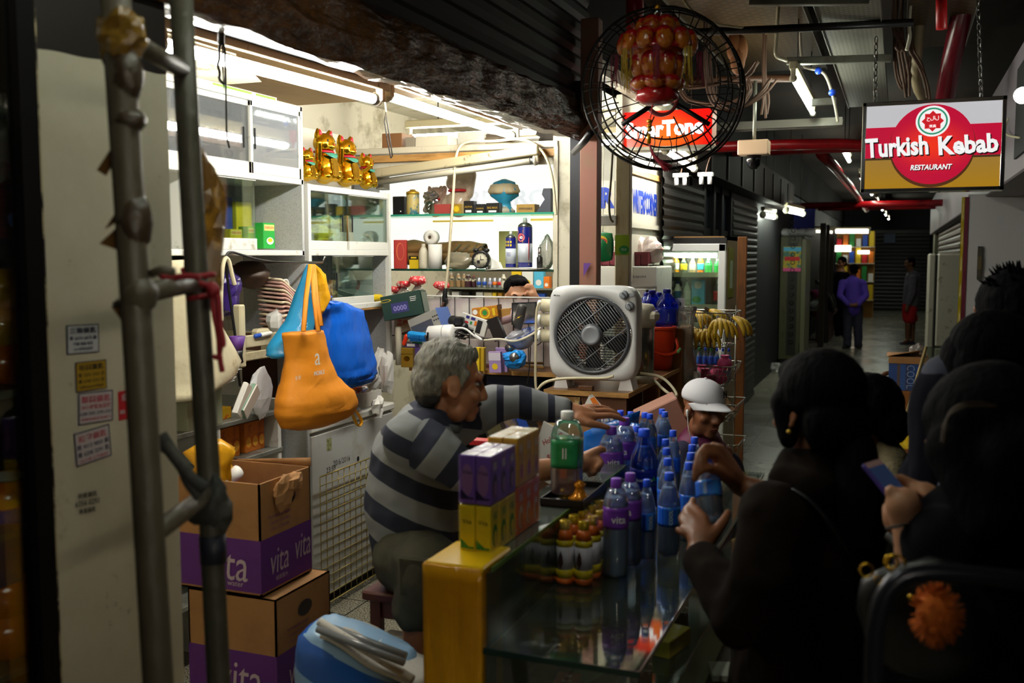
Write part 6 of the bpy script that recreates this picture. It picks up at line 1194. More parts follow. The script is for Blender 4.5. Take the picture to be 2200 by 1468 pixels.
t=thing('plastic_bag','sky blue plastic bag of bottles under the reaching hand','bag',P(1312,1010,Z=ZL)+V((0,0,.001)));k=mpp(P(1312,1010,Z=ZL));b=B();vs,fs=bagfn([(58*k,0),(64*k,20*k),(60*k,55*k),(58*k,88*k),(62*k,104*k)],3,.10,30);b.add([(v[0],v[1]*.55,v[2]*(1+.25*v[0]/(60*k)*(v[2]>.15)))for v in vs],fs,film('blue carrier film','#58b0f4',.25,.55,'#1878e0',.2,bump=(26,.6)),True);obj('bag_body',b,t)
for x,y,lab,m in((1282,1000,'bottle inside the left of the blue bag','b'),(1302,1004,'bottle inside the blue bag below the thumb','b'),(1331,1002,'bottle inside the blue bag with its cap by the fingertip','b')):wb(x,y,lab,.225,.027,m,0)
b=B();crumple(b,(0,0,0),(.05,.035,.075),film('blue carrier film','#58b0f4'),6,.4,f=3);one('plastic_bag','gathered tip of a blue bag right of the reaching fingers','bag',b,Matrix.Translation(P(1366,955,Z=1.0)))
t=thing('drink_pack','shrink wrapped pack of small yellow and white drink bottles','drink pack',T(0,0,0));my,mo,mw=mat('drink yellow','#d8c01a',.35),mat('drink orange','#d8661a',.35),mat('drink white','#d4d0dc',.35);ql=P(1216,1250,Z=ZL);qr=P(1250,1258,Z=ZL);dx=qr.x-ql.x
for j in range(5):
 for i in range(2):
  o=V((ql.x+i*dx+j*.006,ql.y-.01+j*.058+i*.01,ZL+.002));h=.165;r=.0245;M=Matrix.Translation(o)
  bb=obj('drink_bottle',B().lathe([(r*.9,0),(r,.006),(r,h*.10)],mo,16,M).lathe([(r*1.003,h*.10),(r*1.0,h*.24)],my,16,M).lathe([(r,h*.24),(r*.88,h*.42),(r*.98,h*.60)],mw,16,M).lathe([(r*.985,h*.60),(r*.9,h*.70)],my,16,M).lathe([(r*.9,h*.70),(r*.58,h*.86)],mo,16,M).lathe([(r*.58,h*.86),(r*.60,h*.87),(r*.60,h*.99),(r*.5,h)],mat('drink gold cap','#c8a81c',.25,.5),16,M),t)
  if j==0 or i==1:obj('droplet_print',B().face([(.0,-.03),(.007,-.012),(.005,.006),(0,.02),(-.005,.006),(-.007,-.012)],mat('dark drop','#3a1c10',.5),frame(o+V((-.004,-r*.93,h*.42)),(1,0,0),(0,0,1)),.001),bb)
b=B();b.bx(ql.x-.028,qr.x+.05,ql.y-.036,ql.y+.27,ZL+.002,ZL+.172,film('shrink film','#fbfbfb',.10),.02);obj('shrink_film',b,t)
M_film=film('crinkled film','#fdfdfd',.07,0,'#ffffff',.12,bump=(28,.5))
def juice6(label,x,y,z,cols,rz,w=.047,d=.036,h=.112,nx=2,ny=3):
 t=thing('juice_pack',label,'juice pack',T(x,y,z,rz=rz));base,top,fr,fr2=cols
 for i in range(nx):
  for j in range(ny):
   b=B();x0,y0=i*w,j*d;b.bx(x0+.001,x0+w-.001,y0+.001,y0+d-.001,0,h,base,.002);F=frame((x0+w/2,y0+.001,0),(1,0,0),(0,0,1));R=frame((x0+w-.001,y0+d/2,0),(0,1,0),(0,0,1));U=frame((x0+w/2,y0+d/2,h),(1,0,0),(0,1,0))
   b.face([(-w*.45,-d*.45),(w*.45,-d*.45),(w*.45,d*.45),(-w*.45,d*.45)],top,U,.0008)
   if j==0:b.oval(0,h*.5,w*.36,h*.33,fr2,F,.0005);b.face([(-w*.42,h*.30),(w*.1,h*.14),(w*.42,h*.14),(w*.42,h*.10),(-w*.42,h*.10)],fr,F,.0009);b.text('Vita',M_ink,F@Matrix.Translation((0,h*.66,0)),h=h*.09,up=.001)
   if i==nx-1:b.oval(0,h*.36,d*.26,h*.24,fr,R,.0006);b.oval(d*.05,h*.30,d*.18,h*.17,fr2,R,.0009);b.text('檸',M_white2 if base is not M_jl else M_green,R@Matrix.Translation((0,h*.76,0)),h=h*.20,up=.0009)
   obj('juice_carton',b,t)
 obj('shrink_film',B().bx(-.002,nx*w+.002,-.002,ny*d+.002,0,h+.002,M_film,.003),t)
M_jp=mat('juice purple','#7a54b8',.3);M_jl=mat('juice lemon','#ecd024',.3);M_jo=mat('juice orange','#ec7024',.3);M_jy=mat('juice amber','#ecae1c',.3);M_jtop=mat('juice silver top','#cfc8dc',.2,.3);M_jtop2=mat('juice cream top','#dccda0',.25)
jq=P(987,1186,Z=ZU+.002);jr=P(1060,1190,Z=ZU+.002);jw=(jr.x-jq.x)/2;rz=.0
dd=(P(1110,1152,Z=ZU).y-jr.y)/3;dd2=dd
juice6('lower lemon yellow juice pack at the near end of the ledge',jq.x,jq.y,ZU+.001,(M_jl,M_jtop2,M_green,mat('lemon yellow','#e8cc2a',.3)),rz,jw,dd,.112)
juice6('upper purple grape juice pack at the near end of the ledge',jq.x,jq.y,ZU+.116,(M_jp,M_jtop,mat('grape','#2a1c4a',.3),mat('grape pale','#9a6ea8',.3)),rz,jw,dd,.112)
y2=jq.y+dd*3+.008
juice6('lower orange juice pack behind the lemon one',jq.x,y2,ZU+.001,(M_jo,M_jtop2,mat('juice white','#e8d8c8',.3),M_orange),rz,jw,dd,.118)
juice6('upper amber juice pack behind the purple one',jq.x,y2,ZU+.122,(M_jy,M_jtop2,mat('amber fruit','#e8b83a',.3),mat('pinkish print','#c86a6a',.3)),rz,jw,dd,.118)
q=P(1218,1070,Z=ZU);bottle('tea_bottle','large square tea bottle with a green label and white cap','bottle',T(q.x,q.y,ZU+.012,rz=.12),.235,.043,M_white2,M_pet,mat('amber tea','#c87418',.12),mat('tea green label','#1d8a50',.3,var=(30,'#2a9a5c',.45,.6)),(.34,.68),neck=.36,capr=.42,shoulder=.72,sq=4.5,level=.5,text=(('|||||',-105,.52,.03,M_white2,False),('000',-62,.52,.012,M_white2,False)))
p=P(1175,1090,Z=ZU);t=thing('coin_tray','black coin tray on the ledge beside the tea bottle','tray',T(p.x-.02,p.y,ZU+.002,rz=.02));b=B();b.bx(0,.12,0,.24,0,.006,M_black)
for a in((0,.004,0,.24),(.116,.12,0,.24),(0,.12,0,.004),(0,.12,.236,.24)):b.bx(*a,0,.022,M_black)
obj('tray',b,t)
for i in range(10):one('coin','coin in the black tray beside the tea bottle','coin',B().lathe([(.012,0),(.012,.002)],M_steel if i%3 else M_goldp,14),T(p.x+.005+.03*RN.random(),p.y+.03+.17*i/10,ZU+.009),'coins in the black tray')
one('gold_trinket','orange gold figurine at the step below the tea bottle','figurine',B().lathe([(.02,0),(.035,.012),(.02,.02),(.012,.04),(.018,.05),(1e-4,.062)],mat('orange gold','#d88a1c',.25,.4),10),Matrix.Translation(P(1245,1078,Z=ZU)+V((0,-.0,.0))))
q=P(1165,975,d=3.3);pack('handwritten_card','white card with red handwriting behind the tea bottle','card',q-V((0,0,.09)),(.13,.005,.19),M_paper,rz=-.25,tilt=.35,deco=[('F','t','Holdings',-.01,.15,-.085,mat('red pen','#b83a4a',.6),50),('F','t','$0.50 +',.02,.11,-.08,mat('red pen','#b83a4a',.6),50),('F','t','Accept',.0,.06,-.07,mat('red pen','#b83a4a',.6),50)])
q=P(1125,935,d=3.55);pack('picture_box','dark box with colourful pictures tilted under the seller arm','box',q-V((0,0,.12)),(.18,.06,.22),mat('dark picture','#2c2a28',.35),rz=-.1,tilt=-.45,deco=[('F','r',-.08,-.02,.08,.21,mat('olive photo','#5a5a3a',.4)),('F','r',.0,.045,.02,.2,mat('tan blue photo','#8a7a5a',.4,var=(30,'#3a4a8a',.45,.6))),('F','r',.05,.085,.02,.21,M_blue),('F','r',.0,.05,.02,.09,mat('red photo','#a03a2a',.4))])
t=thing('drawer_box','low wooden drawer unit behind the ledge','drawers',P(1080,1010,d=3.45));k=mpp(P(1080,1010,d=3.45));b=B()
b.box((0,.1,20*k),(150*k,.2,10*k),mat('greenish lid','#8a8668',.5),.004);obj('lid',b,t);obj('body',B().box((0,.1,-35*k),(146*k,.2,100*k),M_woodraw,.004),t);b=B();b.bx(-70*k,74*k,-.004,0,-6*k,2*k,M_black);obj('slot',b,t)
for i,(m,z)in enumerate(((M_red,44),(mat('indigo pack','#2a2a7a',.4),32),(mat('plum pack','#4a1c3a',.4),50))):pack('packet',('red','indigo','plum')[i]+' packet on the drawer unit lid behind the ledge','packet',P(1030+i*30,964-(z-32)*.0,d=3.5)+V((0,.05*i,(z-32)*k*.5)),(.08,.05,12*k),m)
gl=[('#b8b0a0','grey'),('#8a3a3a','maroon'),('#3a5a9a','blue'),('#c8b84a','yellow'),('#7a6aa8','mauve'),('#4a8a5a','green'),('#d8d0c8','white'),('#5a4a3a','brown')]
for i in range(16):
 c,n=gl[i%8];x=cx0+.04+.075*(i%4);y=cyf+.10+.21*(i//4);up=i%2
 pack('packet',n+' packet under the counter glass, '+('nearest','second','third','farthest')[i//4]+' row, '+('step','inner middle','outer middle','passage')[i%4]+' side','packet',V((x+.02*RN.random(),y,.669 if up else .501)),(.055,.13,.03+.03*RN.random()),mat('packet '+n,c,.4,var=(30,'#d8d4c8',.58,.68)),RN.uniform(-.5,.5))
q=P(1515,1330,Z=.515);pack('packet','white packet lying beside the counter on the wooden plinth','packet',V((cx1+.05,2.75,.50)),(.07,.10,.02),mat('cloudy packet','#c8c8b8',.3),.3)
pack('packet','dark packet in front of the white one on the plinth','packet',V((cx1+.05,2.50,.50)),(.08,.12,.03),M_dark,-.2)
t=thing('tape_coil','turquoise twisted coil between tea bottle and purple bottles','coil',P(1285,1100,Z=ZL));b=B()
for j in range(6):b.ring([(.018,j*.012),(.028,j*.012+.004),(.018,j*.012+.010)],mat('turquoise film','#4ab4c4',.3),16)
obj('coil',b.cyl((0,0,0),(0,0,.07),.02,mat('turquoise film','#4ab4c4')),t)
# ------------------------------------------------------------- neighbouring stall, fridge and fruit
YN=7.3;zn=P(1000,618,Y=YN).z;xa_,xb_=P(846,600,Y=YN).x-.3,P(1215,600,Y=YN).x
t=thing('bottle_shelf','shelf of drinks in the neighbouring stall seen over the mesh screen','shelf',(xa_,YN,0))
zl=P(1000,668,Y=YN).z
for z in(zn,zl,zn+.34):obj('shelf_board',B().bx(0,xb_-xa_,0,.3,z-.012,z,mat('steel shelf','#8d948c',.3,.5)),t)
b=B();b.bx(-.02,0,0,.3,0,zn+.4,M_dark);obj('upright',b,t);b=B().bx(0,xb_-xa_,.30,.31,.0,2.4,mat('stall back board','#a39a84',.6));obj('back_board',b,t)
def nb(x,w,y0,m,mc,lab,kind):
 q,ww,h=pxb(x-w/2,x+w/2,y0,617,zn,Y=YN+.06)
 if kind=='b':bottle('drink_bottle',lab,'bottle',q,h,ww/2,mc,m,None,M_lab1,(.5,.72),neck=.45)
 elif kind=='c':can('drink_can',lab,Matrix.Translation(q),h,ww/2,m,None,mc)
 else:pack('drink_carton',lab,'carton',q,(ww,.06,h),m,deco=[('F','o',0,h*.3,ww*.3,h*.16,mc)])
M_lab1=mat('coffee label','#d8d2b8',.4,var=(50,'#1c1a18',.48,.55));M_tea_=mat('milk tea','#a08058',.3);M_plum=mat('plum drink','#3a1824',.3);M_soy=mat('soy milk','#dcd8c8',.3)
for x,m,lab in((913,M_plum,'plum dark bottle at the left of the drinks shelf'),(926,M_plum,'second plum dark bottle with a paper cap'),(941,M_soy,'white bottle between plum and milk tea bottles'),(956,M_tea_,'milk tea bottle left of the hanging lead'),(970,M_tea_,'milk tea bottle right of the hanging lead'),(985,M_tea_,'third milk tea bottle from the left'),(997,M_tea_,'fourth milk tea bottle beside the plum bag'),(1082,M_soy,'pale soy bottle between cans and yellow carton')):
 nb(x,12,588,m,M_white2,lab,'b')
nb(1006,16,590,M_plum,M_white2,'broad plum dark bottle in a clear wrap','b');nb(1018,10,592,M_plum,M_red,'plum dark bottle left of the silver blue cans','b')
M_silv=mat('can silver','#b8bcc8',.25,.7)
for x,mb,lab in((1029,M_blue,'first silver and blue can of the row'),(1041,M_blue,'second silver and blue can of the row'),(1053,mat('lilac can','#a8a8d8',.3),'lilac can in the middle of the row'),(1063,M_orange,'silver can with an orange print'),(1074,M_red,'silver can with a red print')):nb(x,10,596,M_silv,mb,lab,'c')
nb(1109,22,578,M_yellow,M_orange,'yellow carton with lemons above the hiding man','k');nb(1133,25,578,M_white2,M_yellow,'white carton with a lemon','k');nb(1157,22,577,M_sky,M_white2,'sky blue milk carton','k');nb(1174,13,592,M_orange,M_white2,'small orange and white carton by the plug','k')
nb(895,26,592,M_yellow,M_green,'yellow carton at the left behind the spotted bags','k');q,w,h=pxb(846,866,584,617,zn,Y=YN+.05);pack('tablet','pale blue screen propped at the left of the drinks shelf','screen',q,(w,.02,h*.7),M_black,pitch=-.2,deco=[('F','r',-w*.42,w*.42,h*.08,h*.62,mat('screen','#9ab0e0',.3,emit=.5))])
for i,(x,w_,m,lab)in enumerate(((955,14,M_red,'red'),(978,16,M_white2,'white and red'),(1000,18,M_black,'black'),(1030,16,M_white2,'white'),(1048,18,mat('cream pack','#d8cca8',.5),'cream'),(1062,9,M_yellow,'yellow'),(1074,9,mat('amber sauce','#b8842c',.3),'amber'),(1160,22,M_blue,'blue'))):
 q,w,h=pxb(x-w_/2,x+w_/2,628,668,zl,Y=YN+.05);pack('packet',lab+' packet on the lower shelf just above the mesh screen','packet',q,(w,.06,h),m,deco=[('F','r',-w*.3,w*.3,h*.3,h*.6,M_red if m is M_white2 else M_dark)])
M_polka=mat('red dotted paper','#d8303a',.5,var=(60,'#f0e4e0',.56,.60))
for x,y,lab,s in((850,628,'red dotted candy bag at the cabinet edge',.8),(868,618,'red dotted candy bag above the green carton corner',.9),(898,612,'widest red dotted candy bag behind the green carton',1.2),(950,622,'red dotted candy bag by the black plug',1.1)):
 q=P(x,y,Y=5.9);b=B();s2=s*14*mpp(q);vs,fs=bagfn([(s2*.3,-s2*.1),(s2,s2*.25),(s2*1.15,s2*.6),(s2*.8,s2*1.1)],x,.3);b.add(vs,fs,M_polka,True,T(0,0,0));t=thing('candy_bag',lab,'bag',q);obj('dotted_top',b,t)
 b=B();vs,fs=bagfn([(s2*.9,-s2*2.4),(s2*1.1,-s2*1.2),(s2*.32,0)],x+3,.25);b.add(vs,fs,M_poly,True);obj('clear_bag',b,t)
one('counter_board','low board carrying the dotted candy bags','shelf',B().bx(P(840,640,Y=5.9).x-.1,P(1200,640,Y=5.9).x,5.8,6.1,P(900,645,Y=5.9).z-.05,P(900,645,Y=5.9).z-.02,M_woodbrown))
M_bd=mat('cream board','#e2dccb',.5);M_bl=mat('blue letter','#1d3fb4',.5)
a,c=P(1283,462,Y=6.0),P(1320,388,Y=6.0);t=thing('lettered_board','white board with big blue letters behind the red post','sign',(a.x,6.0,a.z));W,H=c.x-a.x,c.z-a.z
obj('board',B().bx(-.35,W,0,.03,0,H,M_bd),t);obj('lettering',B().text('ER',M_bl,frame((.035,-.0,H*.5),(1,0,0),(0,0,1)),h=H*.62,w=.155,bold=.05,up=.002),t);obj('lower_rail',B().bx(-.35,W+.02,-.02,.04,-.16,-.02,M_cream),t)
a,c=P(1345,330,d=6.1),P(1430,500,d=7.2);xw=XF-.10;y0,y1=P(1352,440,X=xw).y,P(1426,440,X=xw).y;zt,zb_=P(1415,398,X=xw).z,P(1415,478,X=xw).z
t=thing('lettered_board','cream board with narrow blue lettering along the passage wall','sign',(xw,y0,zb_));L=y1-y0
b=B();b.bx(-.04,0,-.2,L,-.42,1.1,M_bd);obj('wall_board',b,t);b=B();b.bx(0,.02,-.2,L,zt-zb_+.02,zt-zb_+.06,M_woodraw);b.bx(0,.03,L-.10,L-.06,-.1,zt-zb_+.1,M_bd);b.bx(0,.02,-.2,L,-.06,-.03,M_bd);obj('frame',b,t)
obj('lettering',B().text("R WRITERS'CORNER",M_bl,frame((.0,L*.40,(zt-zb_)*.45),(0,1,0),(0,0,1)),h=(zt-zb_)*.62,w=L*.78,bold=.05,up=.002),t)
q=POST6;b=B();b.bx(-.043,.043,-.002,0,P(1337,548,d=5.75).z,P(1337,505,d=5.75).z,mat('lime sticker','#8aa818',.4));b.oval(.012,P(1340,537,d=5.75).z,.03,.025,M_green,frame((0,-.002,0),(1,0,0),(0,0,1)),.001);b.text('PLG',M_white2,frame((.012,-.002,P(1340,536,d=5.75).z),(1,0,0),(0,0,1)),h=.012,up=.0015)
one('post_sticker','lime green sticker with a round green mark on the white post','sticker',b,Matrix.Translation((q.x,q.y,0)))
one('torn_sticker','torn purple sticker scrap on the red post above the box fan','sticker',B().face([(-.02,-.04),(.02,.03),(-.02,.03)],M_purple,frame(P(1262,578,d=5.13),(1,0,0),(0,0,1)),.003))
cable('dark lead hanging down before the blue lettered board',[P(x,y,d=5.7)for x,y in((1316,330),(1312,400),(1308,430),(1310,470),(1318,478))],.007,mat('olive lead','#6a6248',.5))
one('junction_box','small white junction box under the blue lettered board','box',B().box((0,0,0),(.16,.05,.06),M_white2,.004),Matrix.Translation(P(1298,474,d=5.8)))
YF=6.55;a,c=P(1278,572,Y=YF),P(1410,572,Y=YF);t=thing('glass_door_fridge','white glass fronted fridge behind the box fan','fridge',(a.x,YF,0));W=c.x-a.x;zt=a.z
b=B();b.bx(0,W,.02,.5,0,zt,M_white,.01);b.bx(0,W,0,.03,zt-.14,zt,M_white2,.006);obj('body',b,t);b=B()
for x in(0,W-.07):b.bx(x,x+.07,-.02,.01,.3,zt-.15,M_white2,.006)
b.bx(0,W,-.02,.01,zt-.22,zt-.15,M_white2,.006);obj('door_frame',b,t);obj('glass',B().bx(.07,W-.07,-.005,.0,.3,zt-.22,mat('hazy fridge glass','#9aa49a',.2)),t);obj('light_strip',B().bx(.1,W-.1,-.012,-.006,zt-.245,zt-.225,mat('fridge strip','#fff',.4,emit=2.5)),t)
obj('lettering',B().text('Bluepoint',M_ink,frame((W*.72,-.001,zt-.07),(1,0,0),(0,0,1)),h=.025,up=.001),t);obj('red_logo',B().ring([(.018,0),(.026,0),(.026,.003),(.018,.003)],M_red,18,frame((W*.56,-.001,zt-.07),(1,0,0),(0,0,1))),t)
zc_=zt;a,c=P(1276,540,Y=YF+.05),P(1392,540,Y=YF+.05);t=thing('plastic_crate','wine red plastic crate on the glass fronted fridge','crate',(a.x,YF+.05,zc_));W=c.x-a.x;H=30*mpp(a);mc_=mat('wine plastic','#6a1428',.4)
b=B();b.bx(0,W,0,.36,0,.008,mc_);obj('floor_plate',b,t)
for(x0,x1,y0_,y1_)in((0,W,0,.008),(0,W,.352,.36),(0,.008,0,.36),(W-.008,W,0,.36)):obj('side',B().bx(x0,x1,y0_,y1_,0,H,mc_),t)
for i in range(8):obj('rib',B().bx(W*i/7-.004,W*i/7+.004,-.008,0,0,H,mc_),t)
b=B();b.bx(-.006,W+.006,-.012,.0,H-.02,H,mc_);obj('rim',b,t)
for i,(x,lab)in enumerate(((1318,'left'),(1368,'middle'),(1398,'right'))):
 q=P(x,515,Y=YF+.2);b=B();crumple(b,(0,0,0),(.10,.08,.09),mat('bread wrap','#e8d8d0',.3,var=(14,'#d83a3a',.6,.66)),i+2,.35,n=12,k=9,flat=True);one('bread_bag',lab+' red and white bread bag in the wine red crate','bag',b,T(q.x,q.y,zc_+.10))
q=P(1295,530,d=6.0);t=thing('crisp_bag','green crisp bag with a yellow roundel hanging by the red post','crisps',q);obj('string',B().cyl((0,0,.08),(0,0,2.73-q.z),.002,M_wht,n=5),t);k=mpp(q);b=B().sheet(lambda u,v:((u-.5)*44*k,-.03*sin(pi*u)*sin(pi*v)-.004*sin(v*40)*(v<.06 or v>.94),(v-.5)*58*k),10,14,mat('crisp green','#0f6a3c',.25),.02);obj('bag_body',b,t);F=frame((0,-.034,.01),(1,0,0),(0,0,1));obj('roundel',B().oval(0,.02,.04,.034,M_yellow,F,.006).oval(0,.02,.038,.02,M_red,F,.0065),t);obj('lettering',B().text("Lay's",M_white2,F@Matrix.Translation((0,.02,0)),h=.024,bold=.03,up=.0075),t);obj('crisp_print',B().oval(.0,-.035,.03,.016,mat('crisp gold','#c8a84a',.5),F,.005),t)
YR=7.55;a,c=P(1413,522,Y=YR),P(1561,522,Y=YR);W=c.x-a.x;zt=P(1480,508,Y=YR).z;t=thing('drinks_fridge','lit glass door fridge of drinks beside the passage','fridge',(a.x,YR,0));zd=P(1480,524,Y=YR).z
b=B();b.bx(0,W,.06,.07,0,.0+.2,M_white);b.bx(0,.02,.02,.6,0,zt,M_white);b.bx(W-.02,W,.02,.6,0,zt,mat('fridge side','#8a7456',.5,var=(3,'#5a4a36',.45,.7)));b.bx(0,W,.55,.6,0,zt,M_white);b.bx(0,W,.02,.6,zt-.03,zt,mat('rusty top','#9a7444',.6,var=(5,'#5a3a1c',.5,.7)));b.bx(0,W,.02,.6,0,.08,M_white);obj('body',b,t)
obj('black_header',B().bx(.06,W,-.0,.04,zd,zt-.01,M_black),t);d=thing('x','x','x')if 0 else None
b=B();b.bx(0,.055,-.03,.01,.1,zd,M_white2,.006);b.bx(W-.055,W,-.03,.01,.1,zd,M_white2,.006);b.bx(0,W,-.03,.01,zd-.06,zd,M_white2,.006);b.bx(0,W,-.03,.01,.08,.16,M_white2,.006);dr=obj('door',b,t);obj('door_glass',B().bx(.055,W-.055,-.012,-.008,.16,zd-.06,M_glass),dr)
zl0=P(1480,549,Y=YR).z;obj('light_tube',B().cyl((.08,.05,zl0),(W-.08,.05,zl0),.018,mat('fridge tube','#fff',.4,emit=45,ecol='#f4ffe8'),n=10),t);obj('light_cover',B().bx(.03,W-.03,.03,.12,zl0+.02,zl0+.07,M_white2),t)
fs_=[P(1480,y,Y=YR+.1).z for y in(588,656,694)]+[.75]
for z in fs_:obj('wire_shelf',B().bx(.02,W-.02,.03,.5,z-.010,z,mat('shelf cream','#d8d4b0',.4)),t);obj('shelf_lip',B().bx(.02,W-.02,.025,.035,z-.025,z+.012,mat('lip','#b0ae90',.4)),t)
b=B();b.bx(W,W+.004,.10,.35,P(1575,640,d=7.6).z,P(1575,532,d=7.6).z,mat('olive label','#7a7a18',.4));b.bx(W+.004,W+.006,.16,.28,P(1575,620,d=7.6).z,P(1575,560,d=7.6).z,mat('pale label','#a8b49a',.4));obj('side_label',b,t)
def fd(x,w,y0,base,m,mc,lab,kind='b',prt=None):
 q,ww,h=pxb(x-w/2,x+w/2,y0,base,None,Y=YR+.10);q.z=fs_[{588:0,656:1,694:2}[base]]+.002
 if kind=='b':bottle('drink_bottle',lab,'bottle',q,h,ww/2,mc,m,None,prt,(.2,.6),neck=.42)
 else:pack('drink_carton',lab,'carton',q,(ww,.06,h),m,deco=[('F','o',0,h*.8,ww*.3,ww*.3,mc),('F','o',-ww*.1,h*.22,ww*.35,h*.14,prt)])
M_foj=mat('orange juice','#e89a1c',.3);M_dk=mat('dark drink','#2f3a34',.3);M_gj=mat('green drink','#2a9a48',.3)
for a in((1452,15,552,588,M_foj,M_white2,'orange juice bottle with a white label on the top fridge shelf','b',M_white2),(1469,15,554,588,M_dk,M_yellow,'dark bottle with a mango print','b',M_yellow),(1488,14,556,588,mat('coffee milk','#b89878',.3),M_white2,'coffee milk bottle on the top fridge shelf','b',M_soy),(1505,14,552,588,M_orange,M_foj,'orange and blue bottle on the top fridge shelf','b',M_sky),(1522,16,556,588,M_gj,M_white2,'green bottle left of the other green bottle','b',M_gj),(1541,14,557,588,M_gj,M_white2,'green bottle at the right end of the top fridge shelf','b',M_gj),
   (1438,14,600,656,M_dk,M_yellow,'dark yellow capped bottle at the left of the middle fridge shelf','b',mat('ochre label','#b89a2c',.4)),(1455,17,606,656,M_soy,M_blue,'white bottle with a navy cap','b',mat('teal label','#2a5a7a',.4)),(1476,16,606,656,mat('coconut','#c8ccb4',.3),M_soy,'slim coconut drink bottle','b',M_soy),(1532+10,20,604,656,M_dk,M_white2,'dark bottle with a red fruit label','b',mat('red fruit label','#b8242c',.4))):fd(*a)
fd(1499,28,602,656,M_sky,M_white2,'large sky blue coconut milk carton in the fridge','k',M_green)
fd(1530,18,662,694,M_yellow,M_blue,'yellow and blue carton on the low fridge shelf','k',M_green);fd(1545,16,662,694,M_gj,M_yellow,'green carton on the low fridge shelf','k',M_yellow)
one('plank','worn orange brown plank standing at the fridge corner','plank',B().bx(-.03,.03,-.02,.02,0,P(1590,512,d=7.2).z,mat('worn plank','#8a5424',.5,var=(4,'#4a2c14',.45,.7,(3,3,.6))),.003),Matrix.Translation((P(1588,900,d=6.75).x,P(1588,900,d=6.75).y,0)))
DR=5.9;o=P(1520,700,d=DR);k=mpp(o);t=thing('wire_rack','tiered wire basket rack of bananas and pink fruit','rack',(o.x,o.y,0));mw=mat('rack chrome','#a8a49a',.25,.9);RACK=[]
for i,(yr,yb_,x0,x1,dx)in enumerate(((672,746,1462,1560,14),(786,830,1478,1560,18),(868,905,1478,1570,18),(955,1000,1478,1575,16))):
 zr,zb2=P(1520,yr,d=DR).z,P(1520,yb_,d=DR).z;xl,xr_=(x0-1520)*k,(x1-1520)*k;dep=.30;e=dx*k;b=B();r_=.0028
 b.tube([(xl,0,zb2),(xr_,0,zb2),(xr_,dep,zb2),(xl,dep,zb2)],r_*1.3,mw,5,True);b.tube([(xl-e,-e,zr),(xr_+e,-e,zr),(xr_+e,dep,zr),(xl-e,dep,zr)],r_*1.5,mw,5,True)
 for j in range(13):f=j/12;b.tube([(lerp(xl-e,xr_+e,f),-e,zr),(lerp(xl,xr_,f),0,zb2),(lerp(xl,xr_,f),dep,zb2)],r_*.8,mw,4)
 for j in range(5):f=j/4;b.tube([(xr_+e,lerp(-e,dep,f),zr),(xr_,lerp(0,dep,f),zb2)],r_*.8,mw,4)
 b.tube([(lerp(xl-e,xl,.45),-e*.55,lerp(zr,zb2,.45)),(lerp(xr_+e,xr_,.45),-e*.55,lerp(zr,zb2,.45))],r_,mw,4)
 obj('wire_basket',b,t);RACK.append((xl,xr_,zb2,zr))
for x in(-58*k,44*k):obj('upright',B().cyl((x,.30,0),(x,.30,P(1520,660,d=DR).z),.005,mw,n=6),t)
M_ban=mat('banana skin','#d0a81c',.45,var=(20,'#8a7a1c',.58,.72));M_bt=mat('banana tip','#3a2a14',.6)
def bananas(lab,x,z,y,n,rz,s=1.0,flip=1):
 t=thing('banana_bunch',lab,'bananas',T(o.x+x,o.y+y,z,rz=rz)@Matrix.Scale(s,4),None)
 for i in range(n):
  a=(i-(n-1)/2)*.26;pts=[];rs=[]
  for j in range(7):u=j/6;pts.append((.02+.15*sin(u*1.5)*cos(a),.15*sin(u*1.5)*sin(a)*1.2,flip*(.075-.13*u*u-.02*abs(a))));rs.append((.007,.014,.0185,.0195,.0185,.014,.006)[j])
  bb=obj('banana',B().tube(pts,rs,M_ban,8),t);obj('tip',B().sph(pts[-1],.007,M_bt,6,5),bb)
 obj('stem',B().cap((0,0,flip*.085),.014,(.02,0,flip*.07),.016,M_bt),t)
z0=RACK[0][2]
for lab,x,dz,y,n,rz in(('banana bunch low at the left front of the basket',-.12,.09,.06,5,-.8),('banana bunch low in the middle of the basket',-.02,.09,.05,5,-1.3),('greenish topped banana bunch at the right front of the basket',.05,.16,.03,6,-1.1),('banana bunch at the back left of the basket',-.13,.19,.18,5,-.4),('banana bunch lying across the basket top',-.04,.21,.14,4,-.2),('small banana bunch leaning over the right rim',.12,.17,.05,3,-.5)):bananas(lab,x,z0+dz*.9-.035,y+.02,n,rz,.80)
M_net=mat('pink fruit net','#c8427c',.6,var=(40,'#d87a5a',.58,.68));z1=RACK[1][2]
for i,(x,y,dz,lab)in enumerate(((-.11,.05,.045,'pink netted fruit at the left of the basket'),(-.02,.05,.045,'pink netted fruit in the middle front'),(.07,.05,.045,'pink netted fruit at the right front'),(-.06,.16,.05,'pink netted fruit behind the left pair'),(.03,.16,.05,'pink netted fruit behind the right pair'),(.09,.09,.125,'pink netted fruit on top at the right'))):
 t2=thing('netted_fruit',lab,'fruit',T(o.x+x,o.y+y,z1+dz));obj('fruit_body',B().sph((0,0,0),(.045,.045,.041),M_net,14,10),t2);obj('net_frill',B().lathe([(.018,.036),(.03,.05),(.026,.052),(.014,.038)],M_pink,12),t2)
for i in range(6):
 q=V((o.x-.09+.036*i,o.y+.24,RACK[1][2]+.004));bottle('small_bottle','small water bottle behind the pink fruit, number %s from the left'%('one','two','three','four','five','six')[i],'bottle',q,.20,.017,M_green if i in(0,2)else M_cap,M_pet,M_waterb,M_lblue,(.5,.75),group=None)
